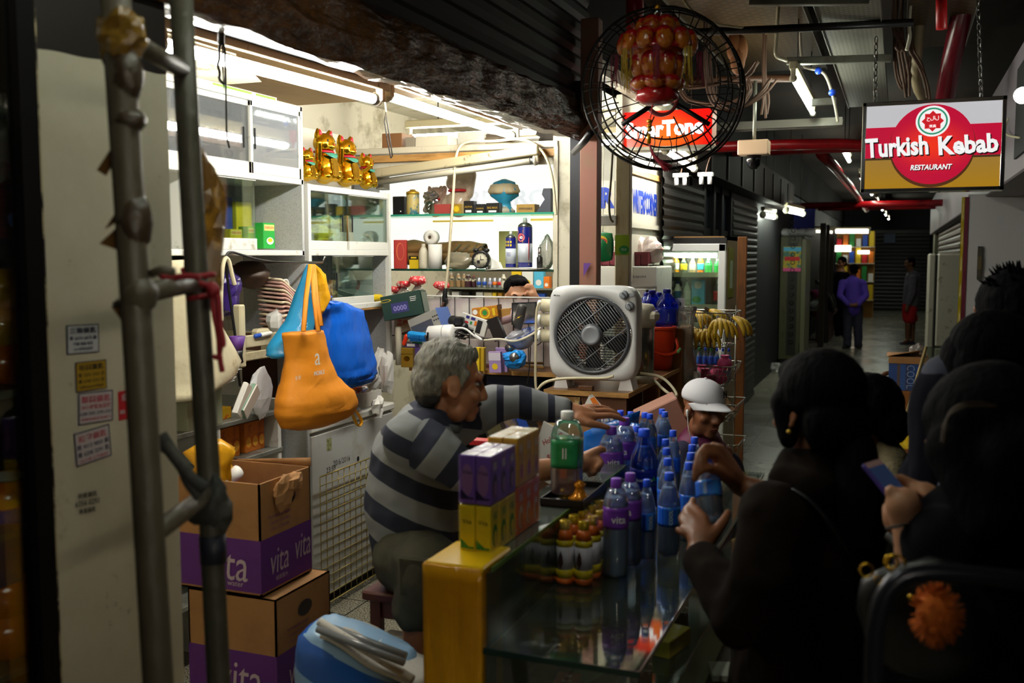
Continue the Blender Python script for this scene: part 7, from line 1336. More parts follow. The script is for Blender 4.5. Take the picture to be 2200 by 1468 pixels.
for i,(tr,x,lab)in enumerate(((2,.02,'torn brown card in the third wire basket'),(3,-.02,'crumpled pale card in the lowest visible wire basket'))):
 b=B();crumple(b,(0,0,0),(.12,.10,.06),M_card if i==0 else mat('pale card','#b8a284',.8,var=(9,'#6a4a2c',.5,.6)),8+i,.6,n=10,k=7,flat=True);one('card_scrap',lab,'card',b,T(o.x+x,o.y+.12,RACK[tr][2]+.07))
b=B();vs,fs=bagfn([(.05,-.30),(.055,-.2),(.04,-.05),(.045,.1),(.06,.16)],6,.25);b.add(vs,fs,film('clear hanging bag','#f2f2ee',.25,.22,'#dcdcd4',.1,bump=(30,.6)),True);one('plastic_bag','clear plastic bag hanging at the left of the banana rack','bag',b,Matrix.Translation(P(1474,718,d=5.75)))
one('price_tag','little white price card clipped above the banana rack','card',B().box((0,0,0),(.05,.004,.075),M_paper).text('1',M_ink,frame((0,-.003,0),(1,0,0),(0,0,1)),h=.03),Matrix.Translation(P(1462,655,d=5.78)))
for i,y in enumerate((812,845)):q=P(1482,y,d=5.74);one('paper_roll',('upper','lower')[i]+' toilet roll beside the wire rack','paper roll',B().ring([(.018,0),(.045,0),(.045,.1),(.018,.1)],M_paper,20),frame(q+V((0,.1,0)),(1,0,0),(0,0,1)))
# ------------------------------------------------------------- grey tube frame, tape stall, stickers
M_pole=mat('grimy pole','#50483a',.5,var=(7,'#3a3428',.48,.72,(1,1,.5)),bump=(20,.3));M_pole2=mat('grey green pole','#434034',.5,var=(7,'#38352a',.48,.7,(1,1,.5)),bump=(20,.3))
DA,DB=1.57,1.85;A=lambda x,y:P(x,y,d=DA);Bp=lambda x,y:P(x,y,d=DB)
o=A(318,1100);t=thing('tube_frame','grimy grey metal tube frame tied with red rope in front of the pillar','frame',o)
pa=[A(x,y)-o for x,y in((243,-60),(262,200),(281,480),(301,800),(318,1100),(340,1468),(420,2790))];pb=[Bp(x,y)-o for x,y in((386,-60),(405,300),(428,700),(447,1000),(470,1468),(535,2650))]
obj('pole',B().tube(pa,.0235,M_pole,16),t);obj('pole',B().tube(pb,.0215,M_pole2,16),t)
for(x0,y0,x1,y1)in((270,82,396,152),(300,632,430,606),(330,1148,448,1060)):obj('rung',B().tube([A(x0,y0)-o,Bp(x1,y1)-o],.0165,M_pole,12),t)
mt=mat('old parcel tape','#7d5f24',.2,var=(12,'#c8b060',.55,.7),bump=(22,.8));mk=mat('dark tape','#3a2e20',.4,bump=(20,.6));b=B();crumple(b,A(258,82)-o,(.04,.035,.045),mt,3,.4,14,10,4,True);obj('tape_wrap',b,t)
for(x,y,w_,h_,m,s)in((270,165,.028,.045,mk,1),(278,260,.027,.02,mk,2),(289,480,.0285,.045,mk,3),(301,635,.030,.03,M_pole,4)):b=B();crumple(b,A(x,y)-o,(w_,w_,h_),m,s,.16,16,10,3);obj('tape_wrap',b,t)
for pts in([(248,305),(262,318),(228,378),(208,366)],[(250,455),(256,475),(226,492)],[(250,490),(258,540),(214,524)],[(285,455),(322,468),(310,462)],[(254,640),(240,660),(262,690)]):
 q=[A(x,y)-o for x,y in pts];n=(q[1]-q[0]).cross(q[2]-q[0]).normalized()*.0015;b=B();K=len(q);b.add([p-n for p in q]+[p+n for p in q],[tuple(range(K))[::-1],tuple(range(K,2*K))]+[(i,(i+1)%K,K+(i+1)%K,K+i)for i in range(K)],mat('brown tape flap','#5a4020',.3));obj('tape_flap',b,t)
mr=mat('red rope','#8a1420',.7);c=Bp(428,612)-o;ax=(pb[2]-pb[1]).normalized();u1=ax.orthogonal().normalized();u2=ax.cross(u1);b=B()
pts=[]
for i in range(40):a=i*.47;pts.append(c+u1*(.027*cos(a))+u2*(.027*sin(a))+ax*(-.028+.0014*i))
b.tube(pts,.0055,mr,6);obj('red_rope',b,t)
b=B();kx=lambda x,y,dz=0:P(x,y,d=1.80+dz)-o
b.sph(kx(458,625),.013,mr,10,8);b.tube([kx(x,y)for x,y in((418,605),(440,612),(462,620),(470,640),(472,700),(480,735),(478,745))],.006,mr,6,smooth=2);b.tube([kx(x,y)for x,y in((455,628),(458,670),(470,720),(472,770),(478,800))],.005,mr,6,smooth=2);b.tube([kx(x,y)for x,y in((458,765),(470,772),(474,745))],.005,mr,6,smooth=2);obj('rope_tail',b,t);b=B();b.tube([kx(x,y,-.1)for x,y in((340,578),(352,600),(400,592),(430,596))],.006,mr,6,smooth=2);obj('rope_strand',b,t)
mb=mat('frayed dark cloth','#2c2c2a',.8,var=(14,'#4a4a44',.5,.65));b=B();crumple(b,Bp(455,1085)-o,(.04,.035,.055),mb,7,.6,16,12,4);obj('cloth_tie',b,t)
b=B();b.tube([P(x,y,d=1.7)-o for x,y in((345,935),(365,965),(392,1000),(410,1030),(440,1050))],.012,mb,7,smooth=2);b.tube([P(x,y,d=1.7)-o for x,y in((350,960),(385,985),(400,1035),(430,1070))],.009,mb,7,smooth=2);obj('cloth_strip',b,t)
b=B();b.tube([Bp(456,1150)-o,Bp(459,1210)-o],.0245,mat('navy tape','#1a1c2c',.5),16);obj('tape_band',b,t)
b=B();b.tube([A(x,y)-o for x,y in((250,660),(245,655),(300,652),(330,645))],.006,mb,6);b.tube([A(x,y)-o for x,y in((322,590),(345,580),(375,584))],.007,M_pole,6);obj('wire_tie',b,t)
one('brown_leaf_rag','brown crinkled rag behind the right pole of the grey frame','rag',crumple(B(),(0,0,0),(.03,.03,.12),mat('brown rag','#6a4a1c',.4,var=(14,'#b8862c',.5,.62)),4,.6,12,12,4,True),Matrix.Translation(P(446,490,d=1.93)))
def sticker(lab,corners,bg,edge,lines,rot=0):
 xs=XF+.0015;ps=[P(x,y,X=xs)for x,y in corners];c=sum(ps,V())/4;w=((ps[1]-ps[0]).length+(ps[2]-ps[3]).length)/2;h=((ps[3]-ps[0]).length+(ps[2]-ps[1]).length)/2;d=(ps[1]-ps[0])+(ps[2]-ps[3]);F=frame((0,0,0),(0,d.y,d.z),(0,0,1));b=B()
 r=lambda s,m,up:b.face([(-w/2*s,-h/2*s),(w/2*s,-h/2*s),(w/2*s,h/2*s),(-w/2*s,h/2*s)],m,F,up)
 if edge:r(1,edge,.0004);r(.93,bg,.0008)
 elif bg:r(1,bg,.0004)
 for s,x,y,hh,ww,m in lines:b.text(s,m,F@Matrix.Translation((x*w,y*h,0)),h=hh*h,w=ww*w,bold=.012,up=.0013)
 b.box((-.0005,0,0),(.001,w*.98,h*.98),bg or M_paper)if bg else None
 one('sticker',lab,'sticker',b,Matrix.Translation(c))
M_nv=mat('navy ink','#1c1c3a',.6);M_sw=mat('sticker white','#bcbcc0',.5);M_sy=mat('sticker yellow','#a8841c',.5);M_sr=mat('sticker red','#a83448',.5);M_sp=mat('sticker pinkish','#b8aeb2',.5)
sticker('topmost white locksmith sticker with navy lettering',((142,699),(212,696),(213,756),(143,763)),M_sw,M_nv,(('三聯鎖匙',0,.30,.22,.82,M_nv),('專 6694 6878 鎖',0,.04,.15,.84,M_nv),('門鎖 開鎖 配匙',0,-.16,.12,.6,M_nv),('24小時緊急服務',0,-.34,.12,.6,M_nv)))
sticker('yellow locksmith sticker below the white one',((161,780),(229,771),(229,835),(163,843)),M_sy,M_nv,(('裕興鎖匙',0,.30,.22,.8,M_ink),('電 5500 3005 話',0,.05,.15,.84,M_ink),('鎖 6340 0392 匙',0,-.16,.15,.84,M_ink),('免費估價24小時服務',0,-.36,.10,.8,M_ink)))
sticker('white locksmith sticker with red lettering, third from the top',((167,845),(243,838),(242,903),(168,915)),M_sp,M_nv,(('聯興鎖匙',0,.27,.24,.84,M_sr),('24小時緊急服務',0,.03,.16,.86,M_sr),('6208 3202 2390 6767',0,-.17,.11,.9,M_nv),('開鎖換鎖修理專門',0,-.35,.09,.84,M_sr)))
sticker('lowest framed locksmith sticker, red and tilted',((157,933),(234,911),(240,978),(164,1005)),M_sp,M_nv,(('和發鎖匙',0,.28,.22,.8,M_sr),('開 9013 9850 鎖',0,.04,.17,.88,M_nv),('鎖 6208 3291 匙',0,-.18,.17,.88,M_nv),('24小時上門服務',0,-.38,.10,.8,M_sr)))
sticker('narrow red sticker beside the framed stickers',((253,842),(272,839),(275,900),(256,904)),mat('sticker bright red','#b81c28',.5),None,(('成',.1,.28,.26,.55,M_sw),('鎖匙',-.1,-.22,.14,.6,M_sw)))
sticker('black stamped lettering on the pillar under the stickers',((160,1062),(212,1050),(214,1098),(162,1108)),None,None,(('明星鎖匙',.0,.34,.26,.8,M_ink),('6356 0293',0,0,.26,1.0,M_ink),('專業鎖匙',0,-.36,.24,.7,M_ink)))
t=thing('display_shelves','shelves of the tape stall behind the black window frame','shelf',(-2.3,.3,0));zsh=[P(40,y,d=2.0).z for y in(1446,1140,835,250)]
for z in zsh:obj('shelf_board',B().bx(0,.66,0,1.48,z-.015,z,mat('green edged shelf','#3c4640',.4)),t)
obj('back_board',B().bx(-.02,0,0,1.48,0,2.62,mat('stall back','#8a7a5c',.6)),t);obj('end_board',B().bx(0,.66,1.48,1.49,0,2.62,mat('stall end','#3a2f28',.6)),t)
M_tp=mat('tape yellow','#c8960c',.18,coat=.5);M_tpo=mat('tape orange','#c8641a',.2,coat=.5)
def roll(lab,px,yb_,h,m,n=1,d=2.14,rr=.085):
 q=P(px,yb_,d=d);z=min(zsh,key=lambda s:abs(s-q.z))if n else q.z
 for i in range(max(1,n)):
  t=thing('tape_roll',lab if n<=1 else('lowest ','middle ','top ','uppermost ')[i]+lab,'tape roll',T(q.x,q.y,z+h*i+.001));mm=m if not isinstance(m,tuple)else m[i]
  obj('tape',B().ring([(rr*.58,0),(rr,0),(rr,h*.985),(rr*.58,h*.985)],mm,30),t);obj('core',B().ring([(rr*.54,0),(rr*.59,0),(rr*.59,h*.99),(rr*.54,h*.99)],M_paper,24),t)
hh=80*mpp(P(10,700,d=2.14))
roll('parcel tape roll of the yellow stack on the left shelf',4,830,hh,(M_tpo,M_tp,M_tp),3);roll('orange tape roll on the shelf below the yellow stack',14,1140,hh*1.0,M_tpo,1);roll('orange tape roll of the pair at the bottom left',14,1440,hh*1.1,M_tpo,2)
roll('farther orange tape roll behind the one below the yellow stack',68,1140,hh*1.05,M_tpo,1,2.30,.05)
q=P(30,1120,d=1.80);one('plastic_bag','blue plastic bag under the orange tape roll on the left','bag',crumple(B(),(0,0,0),(.09,.08,.045),mat('deep blue bag','#123aa0',.35),5,.4),Matrix.Translation(P(25,1105,d=2.12)))
pack('carton','dark navy carton behind the lowest tape rolls','box',V((P(30,1240,d=2.05).x,P(30,1240,d=2.05).y,zsh[0]+.16)),(.2,.1,.10),mat('navy carton','#16224e',.5),pi/2)
q=P(20,470,d=2.05);pack('carton','dull red stacked folders in the tape stall','box',V((q.x,q.y-.02,zsh[2]+.30)),(.30,.16,.20),mat('dull crimson','#8a2636',.6,var=(4,'#5a1826',.45,.6,(1,1,20))),pi/2)
pack('carton','dark carton under the red folders in the tape stall','box',V((q.x,q.y-.02,zsh[2]+.26)),(.30,.16,.04),M_dark,pi/2)
b=B();crumple(b,(0,0,0),(.07,.06,.09),M_poly,9,.5);one('plastic_bag','glinting clear bag on the upper shelf of the tape stall','bag',b,Matrix.Translation(P(22,300,d=2.0)))
q=P(52,470,d=1.95);one('packet','blue and white packet peeping behind the black frame','packet',crumple(B(),(0,0,0),(.03,.03,.02),mat('blue white packet','#c8d8e8',.4,var=(12,'#2a6ac0',.5,.55)),4,.3),Matrix.Translation(q))
pack('carton','green topped carton on the upper shelf of the tape stall','box',V((P(30,235,d=2.05).x,P(30,235,d=2.05).y,zsh[3])),(.3,.1,.04),mat('dull green','#4a6a50',.6),pi/2)
# ------------------------------------------------------------- people
M_skin=mat('skin tan','#a8704e',.5,var=(7,'#96603f',.45,.7));M_skin2=mat('skin brown','#8a5638',.5,var=(7,'#74452c',.45,.7));M_skin3=mat('skin light','#b98566',.5)
M_hair=mat('black hair','#070609',.8,spec=.06,bump=(90,.35,(1,1,.12)));M_lip=mat('lips','#8a4a42',.45);M_eyew=mat('eye white','#a39a8e',.35)
def person(label,px,d,z=0):
 q=P(px,734,d=d);q.z=z;return thing('person',label,'person',q)
def grow(name,t,chains,m,vox=.007,sm=3,extra=None,crumpled=0,parent=None):
 """one continuous skin over chains of (pixel x, pixel y, depth, radius)"""
 o=t.location;b=B()
 for c in chains:b.chain([(P(x,y,d=d)-o,r)for x,y,d,r in c],m)
 if extra:extra(b,o)
 sh_=(lambda co,n:co+n*(crumpled*(noise.noise(co*11)+.6*noise.noise(co*24))))if crumpled else None
 return obj(name,blob(b,vox,sm,mats=[m],shape=sh_),parent or t)
def headM(t,px,py,d,face,tilt=0,roll=0):
 """frame of a head: face = degrees from facing the camera, + is to the picture right"""
 c=P(px,py,d=d)-t.location;a=radians(face);fw=(-FW*cos(a)+RT*sin(a));fw.z=0;fw.normalize();z=V((0,0,1));x=fw.cross(z)
 M=Matrix(((x.x,fw.x,0,c.x),(x.y,fw.y,0,c.y),(x.z,fw.z,1,c.z),(0,0,0,1)));return M@Euler((tilt,roll,0)).to_matrix().to_4x4()
def head(b,M,m,s=1.0,ears=True):
 q=B();q.sph((0,-.018,.035),(.074,.095,.083),m,20,14);q.sph((0,.030,-.035),(.060,.062,.076),m,18,12);q.sph((0,.066,-.098),(.026,.024,.020),m);q.cap((-.03,.02,-.085),.034,(.03,.02,-.085),.034,m)
 q.cap((0,.086,.012),.010,(0,.106,-.034),.014,m);q.sph((-.013,.098,-.040),(.010,.011,.009),m,10,8);q.sph((.013,.098,-.040),(.010,.011,.009),m,10,8)
 q.cap((-.042,.074,.030),.013,(.042,.074,.030),.013,m);q.sph((-.042,.066,-.028),(.024,.022,.020),m,12,8);q.sph((.042,.066,-.028),(.024,.022,.020),m,12,8)
 q.cap((-.018,.084,-.066),.009,(.018,.084,-.066),.009,m);q.cap((-.016,.082,-.079),.010,(.016,.082,-.079),.010,m)
 if ears:
  for u in(-1,1):q.ring([(.018,-.005),(.027,-.006),(.028,.004),(.018,.004)],m,14,T(u*.079,-.008,-.008,ry=u*(pi/2-.25))@Matrix.Diagonal((1.2,.8,1,1)));q.sph((u*.075,-.004,-.010),(.010,.018,.026),m,10,8);q.sph((u*.077,.0,-.036),(.008,.010,.010),m,8,6)
 k=len(b.v);b.add(q.v,q.f,m,True,M@Matrix.Scale(s,4))
def face_bits(t,M,s=1.0,brow=M_hair,lips=True,closed=False):
 M=M@Matrix.Scale(s,4)
 for u in(-1,1):
  e=obj('eye',B(M).sph((u*.031,.072,.006),(.012,.011,.0060 if not closed else .003),M_eyew,12,8),t)
  obj('iris',B(M).sph((u*.031,.080,.006),(.0068,.005,.0062),M_ink,10,6),e);obj('eyelid',B(M).tube([(u*.018,.080,.009),(u*.031,.0845,.0145),(u*.045,.076,.008)],.0028,brow,5,smooth=1),e)
  obj('eyebrow',B(M).tube([(u*.016,.090,.030),(u*.032,.089,.038),(u*.048,.078,.033)],[.003,.0045,.002],brow,6,flat=.8,smooth=1),t)
 if lips:obj('lips',B(M).tube([(-.022,.085,-.073),(-.008,.094,-.068),(0,.095,-.070),(.008,.094,-.068),(.022,.085,-.073)],[.002,.005,.005,.005,.002],M_lip,6,smooth=1).tube([(-.020,.085,-.075),(0,.093,-.080),(.020,.085,-.075)],[.002,.006,.002],M_lip,6,smooth=1),t)
def hairblob(t,M,shapes,m,vox=.007,s=1.0,amp=.004,name='hair'):
 q=B()
 for e in shapes:
  if len(e)==2:q.sph(e[0],e[1],m,18,12)
  else:q.cap(*e,m)
 MS=M@Matrix.Scale(s,4);R3=MS.to_3x3().normalized().inverted()
 def sh_(co,n):l=R3@co;return co+n*amp*(noise.noise(V((l.x*70,l.y*26,l.z*26)))+.6*noise.noise(V((l.x*130,l.y*60,l.z*60))))
 b=B();b.add(q.v,q.f,m,True,MS);return obj(name,blob(b,vox,2,mats=[m],shape=sh_),t)
t=person('grey haired man in a grey and navy striped sweater reaching over the counter',890,3.12);SELL=t
HM=headM(t,972,822,3.10,104,-.14,.0)
LH=[[(1190,880,3.32,.036),(1222,882,3.32,.029),(1246,890,3.31,.031),(1264,893,3.31,.027)],[(1246,886,3.33,.024),(1268,882,3.34,.018)],[(1250,896,3.29,.022),(1272,897,3.29,.017)],
  [(1270,895,3.29,.013),(1312,893,3.29,.0105),(1328,897,3.29,.010),(1343,904,3.29,.0078)],[(1268,886,3.33,.013),(1300,882,3.34,.0105),(1316,885,3.34,.0095),(1330,892,3.34,.0075)],[(1262,878,3.36,.013),(1292,876,3.38,.010),(1306,879,3.38,.0092),(1318,886,3.38,.0075)],[(1254,876,3.38,.012),(1276,872,3.41,.009),(1290,875,3.42,.0085),(1300,880,3.42,.007)],
  [(1242,900,3.28,.019),(1266,910,3.26,.0145),(1288,914,3.26,.0115),(1306,919,3.26,.0095)]]
RH=[[(985,1012,2.98,.044),(1100,1020,2.96,.040),(1200,1006,2.98,.032),(1248,996,3.0,.030),(1266,990,3.0,.026)],[(1258,984,3.0,.020),(1276,972,2.99,.014),(1290,965,2.99,.0115),(1298,967,2.99,.0095)],[(1270,990,2.99,.014),(1287,988,2.98,.011),(1292,996,2.97,.010),(1284,1004,2.97,.009)],[(1270,998,3.0,.014),(1284,999,2.99,.011),(1286,1008,2.98,.010),(1276,1014,2.98,.009)],[(1268,1004,3.01,.013),(1280,1008,3.0,.010),(1278,1017,3.0,.0095),(1268,1020,3.0,.008)],[(1262,1010,3.02,.012),(1272,1016,3.02,.009),(1266,1022,3.02,.008)]]
arms=[[(900,935,3.0,.05),(985,1012,2.98,.042)],[(1010,895,3.3,.05),(1080,868,3.34,.044),(1190,880,3.32,.036)]]
tors=[[(895,1185,3.16,.125),(890,1090,3.16,.135),(905,985,3.14,.125),(925,925,3.14,.10)],[(890,945,3.02,.075),(990,905,3.26,.07)],[(935,915,3.13,.062),(950,868,3.12,.056)],[(880,1195,3.08,.095),(930,1225,2.98,.078),(900,1345,3.0,.05),(895,1480,3.0,.04)],[(920,1195,3.22,.095),(990,1230,3.18,.075),(985,1400,3.2,.05)]]
grow('body',t,tors+arms+LH+RH,M_skin,.0055,2,lambda b,o:head(b,HM,M_skin))
u_=(V((0,0,1))*.90+RT*.42).normalized();grey,navy='#85888b','#262a3c';SW=[(0,grey),(.52,navy)]
grow('sweater',t,[[(893,1172,3.16,.142),(885,1085,3.16,.158),(898,985,3.14,.150),(915,935,3.13,.115)],[(882,945,3.0,.088),(985,905,3.26,.082)],[(915,935,3.1,.10),(946,905,3.12,.068)]],stripes('sweater stripes',SW,u_,.118,.9,.06),.009,4,crumpled=.006)
grow('sleeve',t,[[(890,945,3.0,.082),(935,970,2.97,.075),(990,1012,2.97,.064),(1060,1022,2.96,.052)]],stripes('near sleeve stripes',SW,RT*.80-V((0,0,.6)),.118,.9,.30),.008,4,crumpled=.006)
grow('sleeve',t,[[(985,905,3.27,.078),(1060,868,3.34,.066),(1110,864,3.34,.058),(1175,876,3.33,.049),(1207,881,3.32,.044)]],stripes('far sleeve stripes',[(0,grey),(.30,navy),(.55,'#7d8083'),(.86,navy)],RT,.17,.9,.36),.008,4,crumpled=.005)
obj('collar',B().ring([(.070,-.012),(.080,-.012),(.080,.014),(.070,.014)],mat('collar grey','#5a5f62',.9),26,axis(P(940,905,d=3.12)-t.location,P(952,868,d=3.115)-t.location)@Matrix.Scale(1.0,4)),t)
grow('shorts',t,[[(893,1190,3.16,.140),(888,1170,3.16,.138)],[(880,1195,3.08,.112),(925,1232,2.98,.108),(905,1300,3.0,.088)],[(920,1195,3.22,.11),(990,1235,3.18,.09),(985,1320,3.2,.08)]],mat('khaki shorts','#3d3b2c',.9,var=(12,'#2c2a20',.45,.7)),.010,3,crumpled=.008)
k=P(893,1240,d=2.90)-t.location;obj('cargo_pocket',B().box(tuple(k),(.11,.02,.12),mat('khaki shorts','#3d3b2c'),.008),t)
M_gh=mat('grey hair','#8d8a80',.6,var=(26,'#57544c',.45,.68,(3,.8,.8)),bump=(60,.7,(3,.6,.6)))
hairblob(t,HM,[((0,-.03,.055),(.082,.095,.082)),((0,-.075,.0),(.074,.055,.07)),((0,.020,.092),(.058,.050,.032)),((-.07,.02,.035),.016,(-.072,.012,.0),.010),((.07,.02,.035),.016,(.072,.012,.0),.010)],M_gh,.006,1,.006)
hairblob(t,HM,[((0,-.070,-.048),(.060,.040,.040))],mat('dark nape hair','#2b2926',.6),.006,1,.005,'nape_hair')
face_bits(t,HM,1,mat('dark brow','#2a2522',.6));obj('moustache',B(HM).tube([(-.026,.084,-.062),(0,.098,-.056),(.026,.084,-.062)],[.004,.008,.004],mat('dark brow','#2a2522'),6,smooth=1),t)
t=person('seated woman in a white cap and magenta vest with an earphone',1515,4.25);HM=headM(t,1512,878,4.2,26,-.10,-.06)
grow('body',t,[[(1525,1130,4.3,.13),(1505,1010,4.28,.12),(1500,960,4.26,.09)],[(1470,985,4.25,.07),(1545,985,4.3,.07)],[(1500,960,4.25,.055),(1506,915,4.22,.052)],[(1470,990,4.2,.055),(1480,1080,4.1,.05),(1530,1120,3.95,.04)],[(1560,1000,4.3,.05),(1590,1090,4.2,.045)],[(1530,1140,4.25,.09),(1560,1180,4.08,.07),(1566,1250,4.08,.05),(1566,1425,4.1,.04)]],M_skin2,.0075,2,lambda b,o:head(b,HM,M_skin2,.98))
grow('shirt',t,[[(1472,985,4.22,.08),(1480,1080,4.1,.065),(1515,1115,4.0,.055)],[(1560,1000,4.3,.068),(1592,1090,4.2,.06)]],mat('navy shirt','#1c1a3c',.85),.010,3,crumpled=.006)
grow('vest',t,[[(1525,1130,4.3,.155),(1508,1010,4.28,.140),(1502,965,4.26,.105)],[(1482,975,4.26,.075),(1530,975,4.30,.075)],[(1478,955,4.24,.052),(1490,935,4.28,.05),(1522,940,4.28,.05)]],mat('magenta vest','#5f1542',.6,var=(10,'#741a50',.45,.7),bump=(14,.4)),.010,3,crumpled=.007)
face_bits(t,HM,.98);M_cw_=mat('white cap','#dcdce2',.7)
vs=[];b=B(HM);b.sph((0,-.012,.048),(.086,.105,.078),M_cw_,26,14);i0=[i for i,v in enumerate(b.v)]
Hi=HM.inverted()
for i in i0:
 l=Hi@b.v[i]
 if l.z<.035:l.z=.035+(l.z-.035)*.06;b.v[i]=HM@l
cp=obj('cap',b,t);obj('cap_button',B(HM).sph((0,-.012,.127),(.008,.008,.005),M_cw_,8,6),cp);obj('cap_brim',B(HM).sheet(lambda u,v:((u-.5)*.175*(1-.12*v),.068+.105*v*(1-.75*(2*u-1)**2)-.06*(2*u-1)**2,.046-.022*v-.022*(2*u-1)**2),14,8,M_cw_,.004),cp)
obj('cap_letter',B().text('N',M_ink,HM@frame((-.030,.086,.080),(-1,-.38,0),(0,-.35,1)),h=.030,bold=.06,up=.003,shear=.2),cp)
e=obj('earphone',B(HM).cap((.084,.002,-.010),.007,(.082,.004,-.028),.005,M_white2).tube([(.082,.004,-.03),(.080,.02,-.09),(.06,.05,-.15),(.03,.07,-.22)],.002,M_white2,5,smooth=2),t)
q=P(1525,1140,d=4.3);t=thing('low_stool','low red plastic stool under the seated woman in the white cap','stool',(q.x,q.y,0));obj('stool_seat',B().bx(-.15,.15,-.12,.14,q.z-.13,q.z-.10,M_red,.01),t)
for x,y in((-.12,-.1),(.12,-.1),(-.12,.12),(.12,.12)):obj('leg',B().bx(x-.02,x+.02,y-.02,y+.02,0,q.z-.13,M_red),t)
t=person('woman in a dark brown coat with a long black ponytail holding a water bottle',1740,2.15);HM=headM(t,1752,880,2.15,-157,-.12)
W0=(1503,1186,2.22,.027)
LHc=[[W0,(1512,1150,2.245,.021),(1512,1116,2.275,.0135),(1498,1098,2.30,.011),(1488,1088,2.32,.010),(1489,1074,2.335,.0085)],[W0,(1504,1150,2.245,.020),(1496,1122,2.27,.0135),(1479,1106,2.295,.011),(1474,1096,2.32,.010),(1482,1088,2.34,.0085)],[W0,(1497,1154,2.24,.019),(1485,1135,2.265,.013),(1468,1122,2.29,.0105),(1465,1112,2.31,.0095),(1474,1104,2.33,.008)],[W0,(1494,1162,2.235,.018),(1482,1150,2.255,.012),(1466,1144,2.26,.0095),(1456,1139,2.27,.008)],[W0,(1524,1158,2.235,.018),(1544,1136,2.255,.0135),(1556,1118,2.275,.0115),(1564,1102,2.295,.009)]]
W1=(1588,1042,2.42,.026)
RHc=[[(1640,1062,2.40,.034),W1],[W1,(1562,1004,2.40,.018),(1540,966,2.38,.0135),(1517,962,2.36,.0115),(1503,978,2.34,.0105),(1495,1006,2.33,.009),(1493,1030,2.325,.008)],[W1,(1560,1012,2.385,.018),(1536,978,2.365,.013),(1516,976,2.345,.011),(1506,994,2.33,.010),(1502,1016,2.325,.0085)],[W1,(1566,1000,2.41,.017),(1548,964,2.40,.012),(1532,958,2.40,.0105),(1524,970,2.41,.0095),(1522,986,2.42,.008)],[W1,(1572,1000,2.42,.015),(1556,972,2.42,.011),(1544,968,2.43,.009),(1538,980,2.435,.008)],[W1,(1566,1028,2.385,.017),(1542,1012,2.355,.0125),(1522,1006,2.335,.011),(1508,1010,2.325,.009)]]
grow('body',t,[[(1745,1560,2.2,.14),(1740,1350,2.2,.13),(1745,1180,2.18,.12),(1755,1080,2.17,.09)],[(1660,1110,2.05,.06),(1840,1120,2.28,.06)],[(1752,1060,2.17,.055),(1745,960,2.16,.052)],[(1660,1120,2.05,.05),(1590,1320,2.02,.042),(1500,1188,2.22,.028)],[(1840,1130,2.3,.05),(1740,1200,2.45,.042),(1640,1062,2.40,.034)],[(1725,1560,2.15,.10),(1745,2100,2.2,.06),(1745,2400,2.2,.05)],[(1800,1560,2.22,.10),(1810,2100,2.25,.06),(1810,2330,2.25,.05)]]+LHc+RHc,M_skin2,.0055,2,lambda b,o:head(b,HM,M_skin2,.95))
M_coat=mat('dark brown coat','#1a120d',.95,var=(40,'#140e0a',.4,.7),spec=.08)
grow('coat',t,[[(1745,1600,2.2,.20),(1740,1400,2.2,.175),(1745,1200,2.18,.155),(1752,1100,2.17,.12)],[(1665,1115,2.06,.082),(1840,1125,2.28,.08)],[(1662,1120,2.05,.078),(1635,1250,2.0,.068),(1590,1330,2.02,.062),(1545,1250,2.12,.050),(1508,1205,2.20,.044)],[(1840,1130,2.3,.075),(1745,1200,2.43,.06),(1660,1080,2.40,.048)],[(1735,1600,2.15,.13),(1755,1900,2.2,.11)],[(1800,1600,2.22,.14),(1810,1880,2.25,.11)]],M_coat,.010,3,crumpled=.007)
grow('coat_collar',t,[[(1690,1030,2.10,.038),(1740,1050,2.06,.042),(1810,1040,2.12,.040)],[(1690,1010,2.12,.03),(1700,985,2.14,.028),(1760,1000,2.09,.032),(1810,1010,2.14,.03)]],M_coat,.009,3,crumpled=.004)
hairblob(t,HM,[((0,-.026,.045),(.092,.106,.092)),((0,-.07,-.03),(.085,.06,.075)),((-.07,.02,.02),.03,(-.078,.0,-.06),.022),((.07,.02,.02),.03,(.078,.0,-.06),.022),((0,.035,.085),(.06,.05,.035))],M_hair,.007,.97,.002)
grow('ponytail',t,[[(1812,925,2.12,.042),(1836,970,2.07,.046),(1846,1060,2.05,.054),(1852,1160,2.05,.050),(1856,1250,2.06,.034),(1856,1300,2.07,.012)]],M_hair,.009,3,crumpled=.003)
obj('earring',B().sph(P(1695,928,d=2.06)-t.location,.005,M_goldp,8,6),t);face_bits(t,HM,.95,lips=False)
obj('bag_strap',B().tube([P(x,y,d=d)-t.location for x,y,d in((1705,1050,2.03),(1745,1075,2.0),(1790,1130,1.99),(1850,1230,2.02),(1890,1300,2.06))],.009,M_black,6,flat=.3,smooth=2),t)
q0,q1=P(1528,1122,d=2.34),P(1518,985,d=2.40);wb(0,0,'water bottle with a sky blue label held in the hands of the woman in brown',(q1-q0).length*1.02,.031,'b',M=axis(q0,q1)@Matrix.Rotation(2.2,4,'Z'))
t=person('seated person with a hair bun, cream fleece collar and olive jacket',1880,2.75);HM=headM(t,1850,905,2.72,-120,-.25)
grow('body',t,[[(1900,1450,2.8,.14),(1900,1200,2.8,.13),(1895,1060,2.78,.10)],[(1880,1000,2.76,.06),(1862,940,2.74,.053)],[(1850,1060,2.7,.06),(1960,1060,2.85,.06)]],M_skin2,.008,2,lambda b,o:head(b,HM,M_skin2,.95))
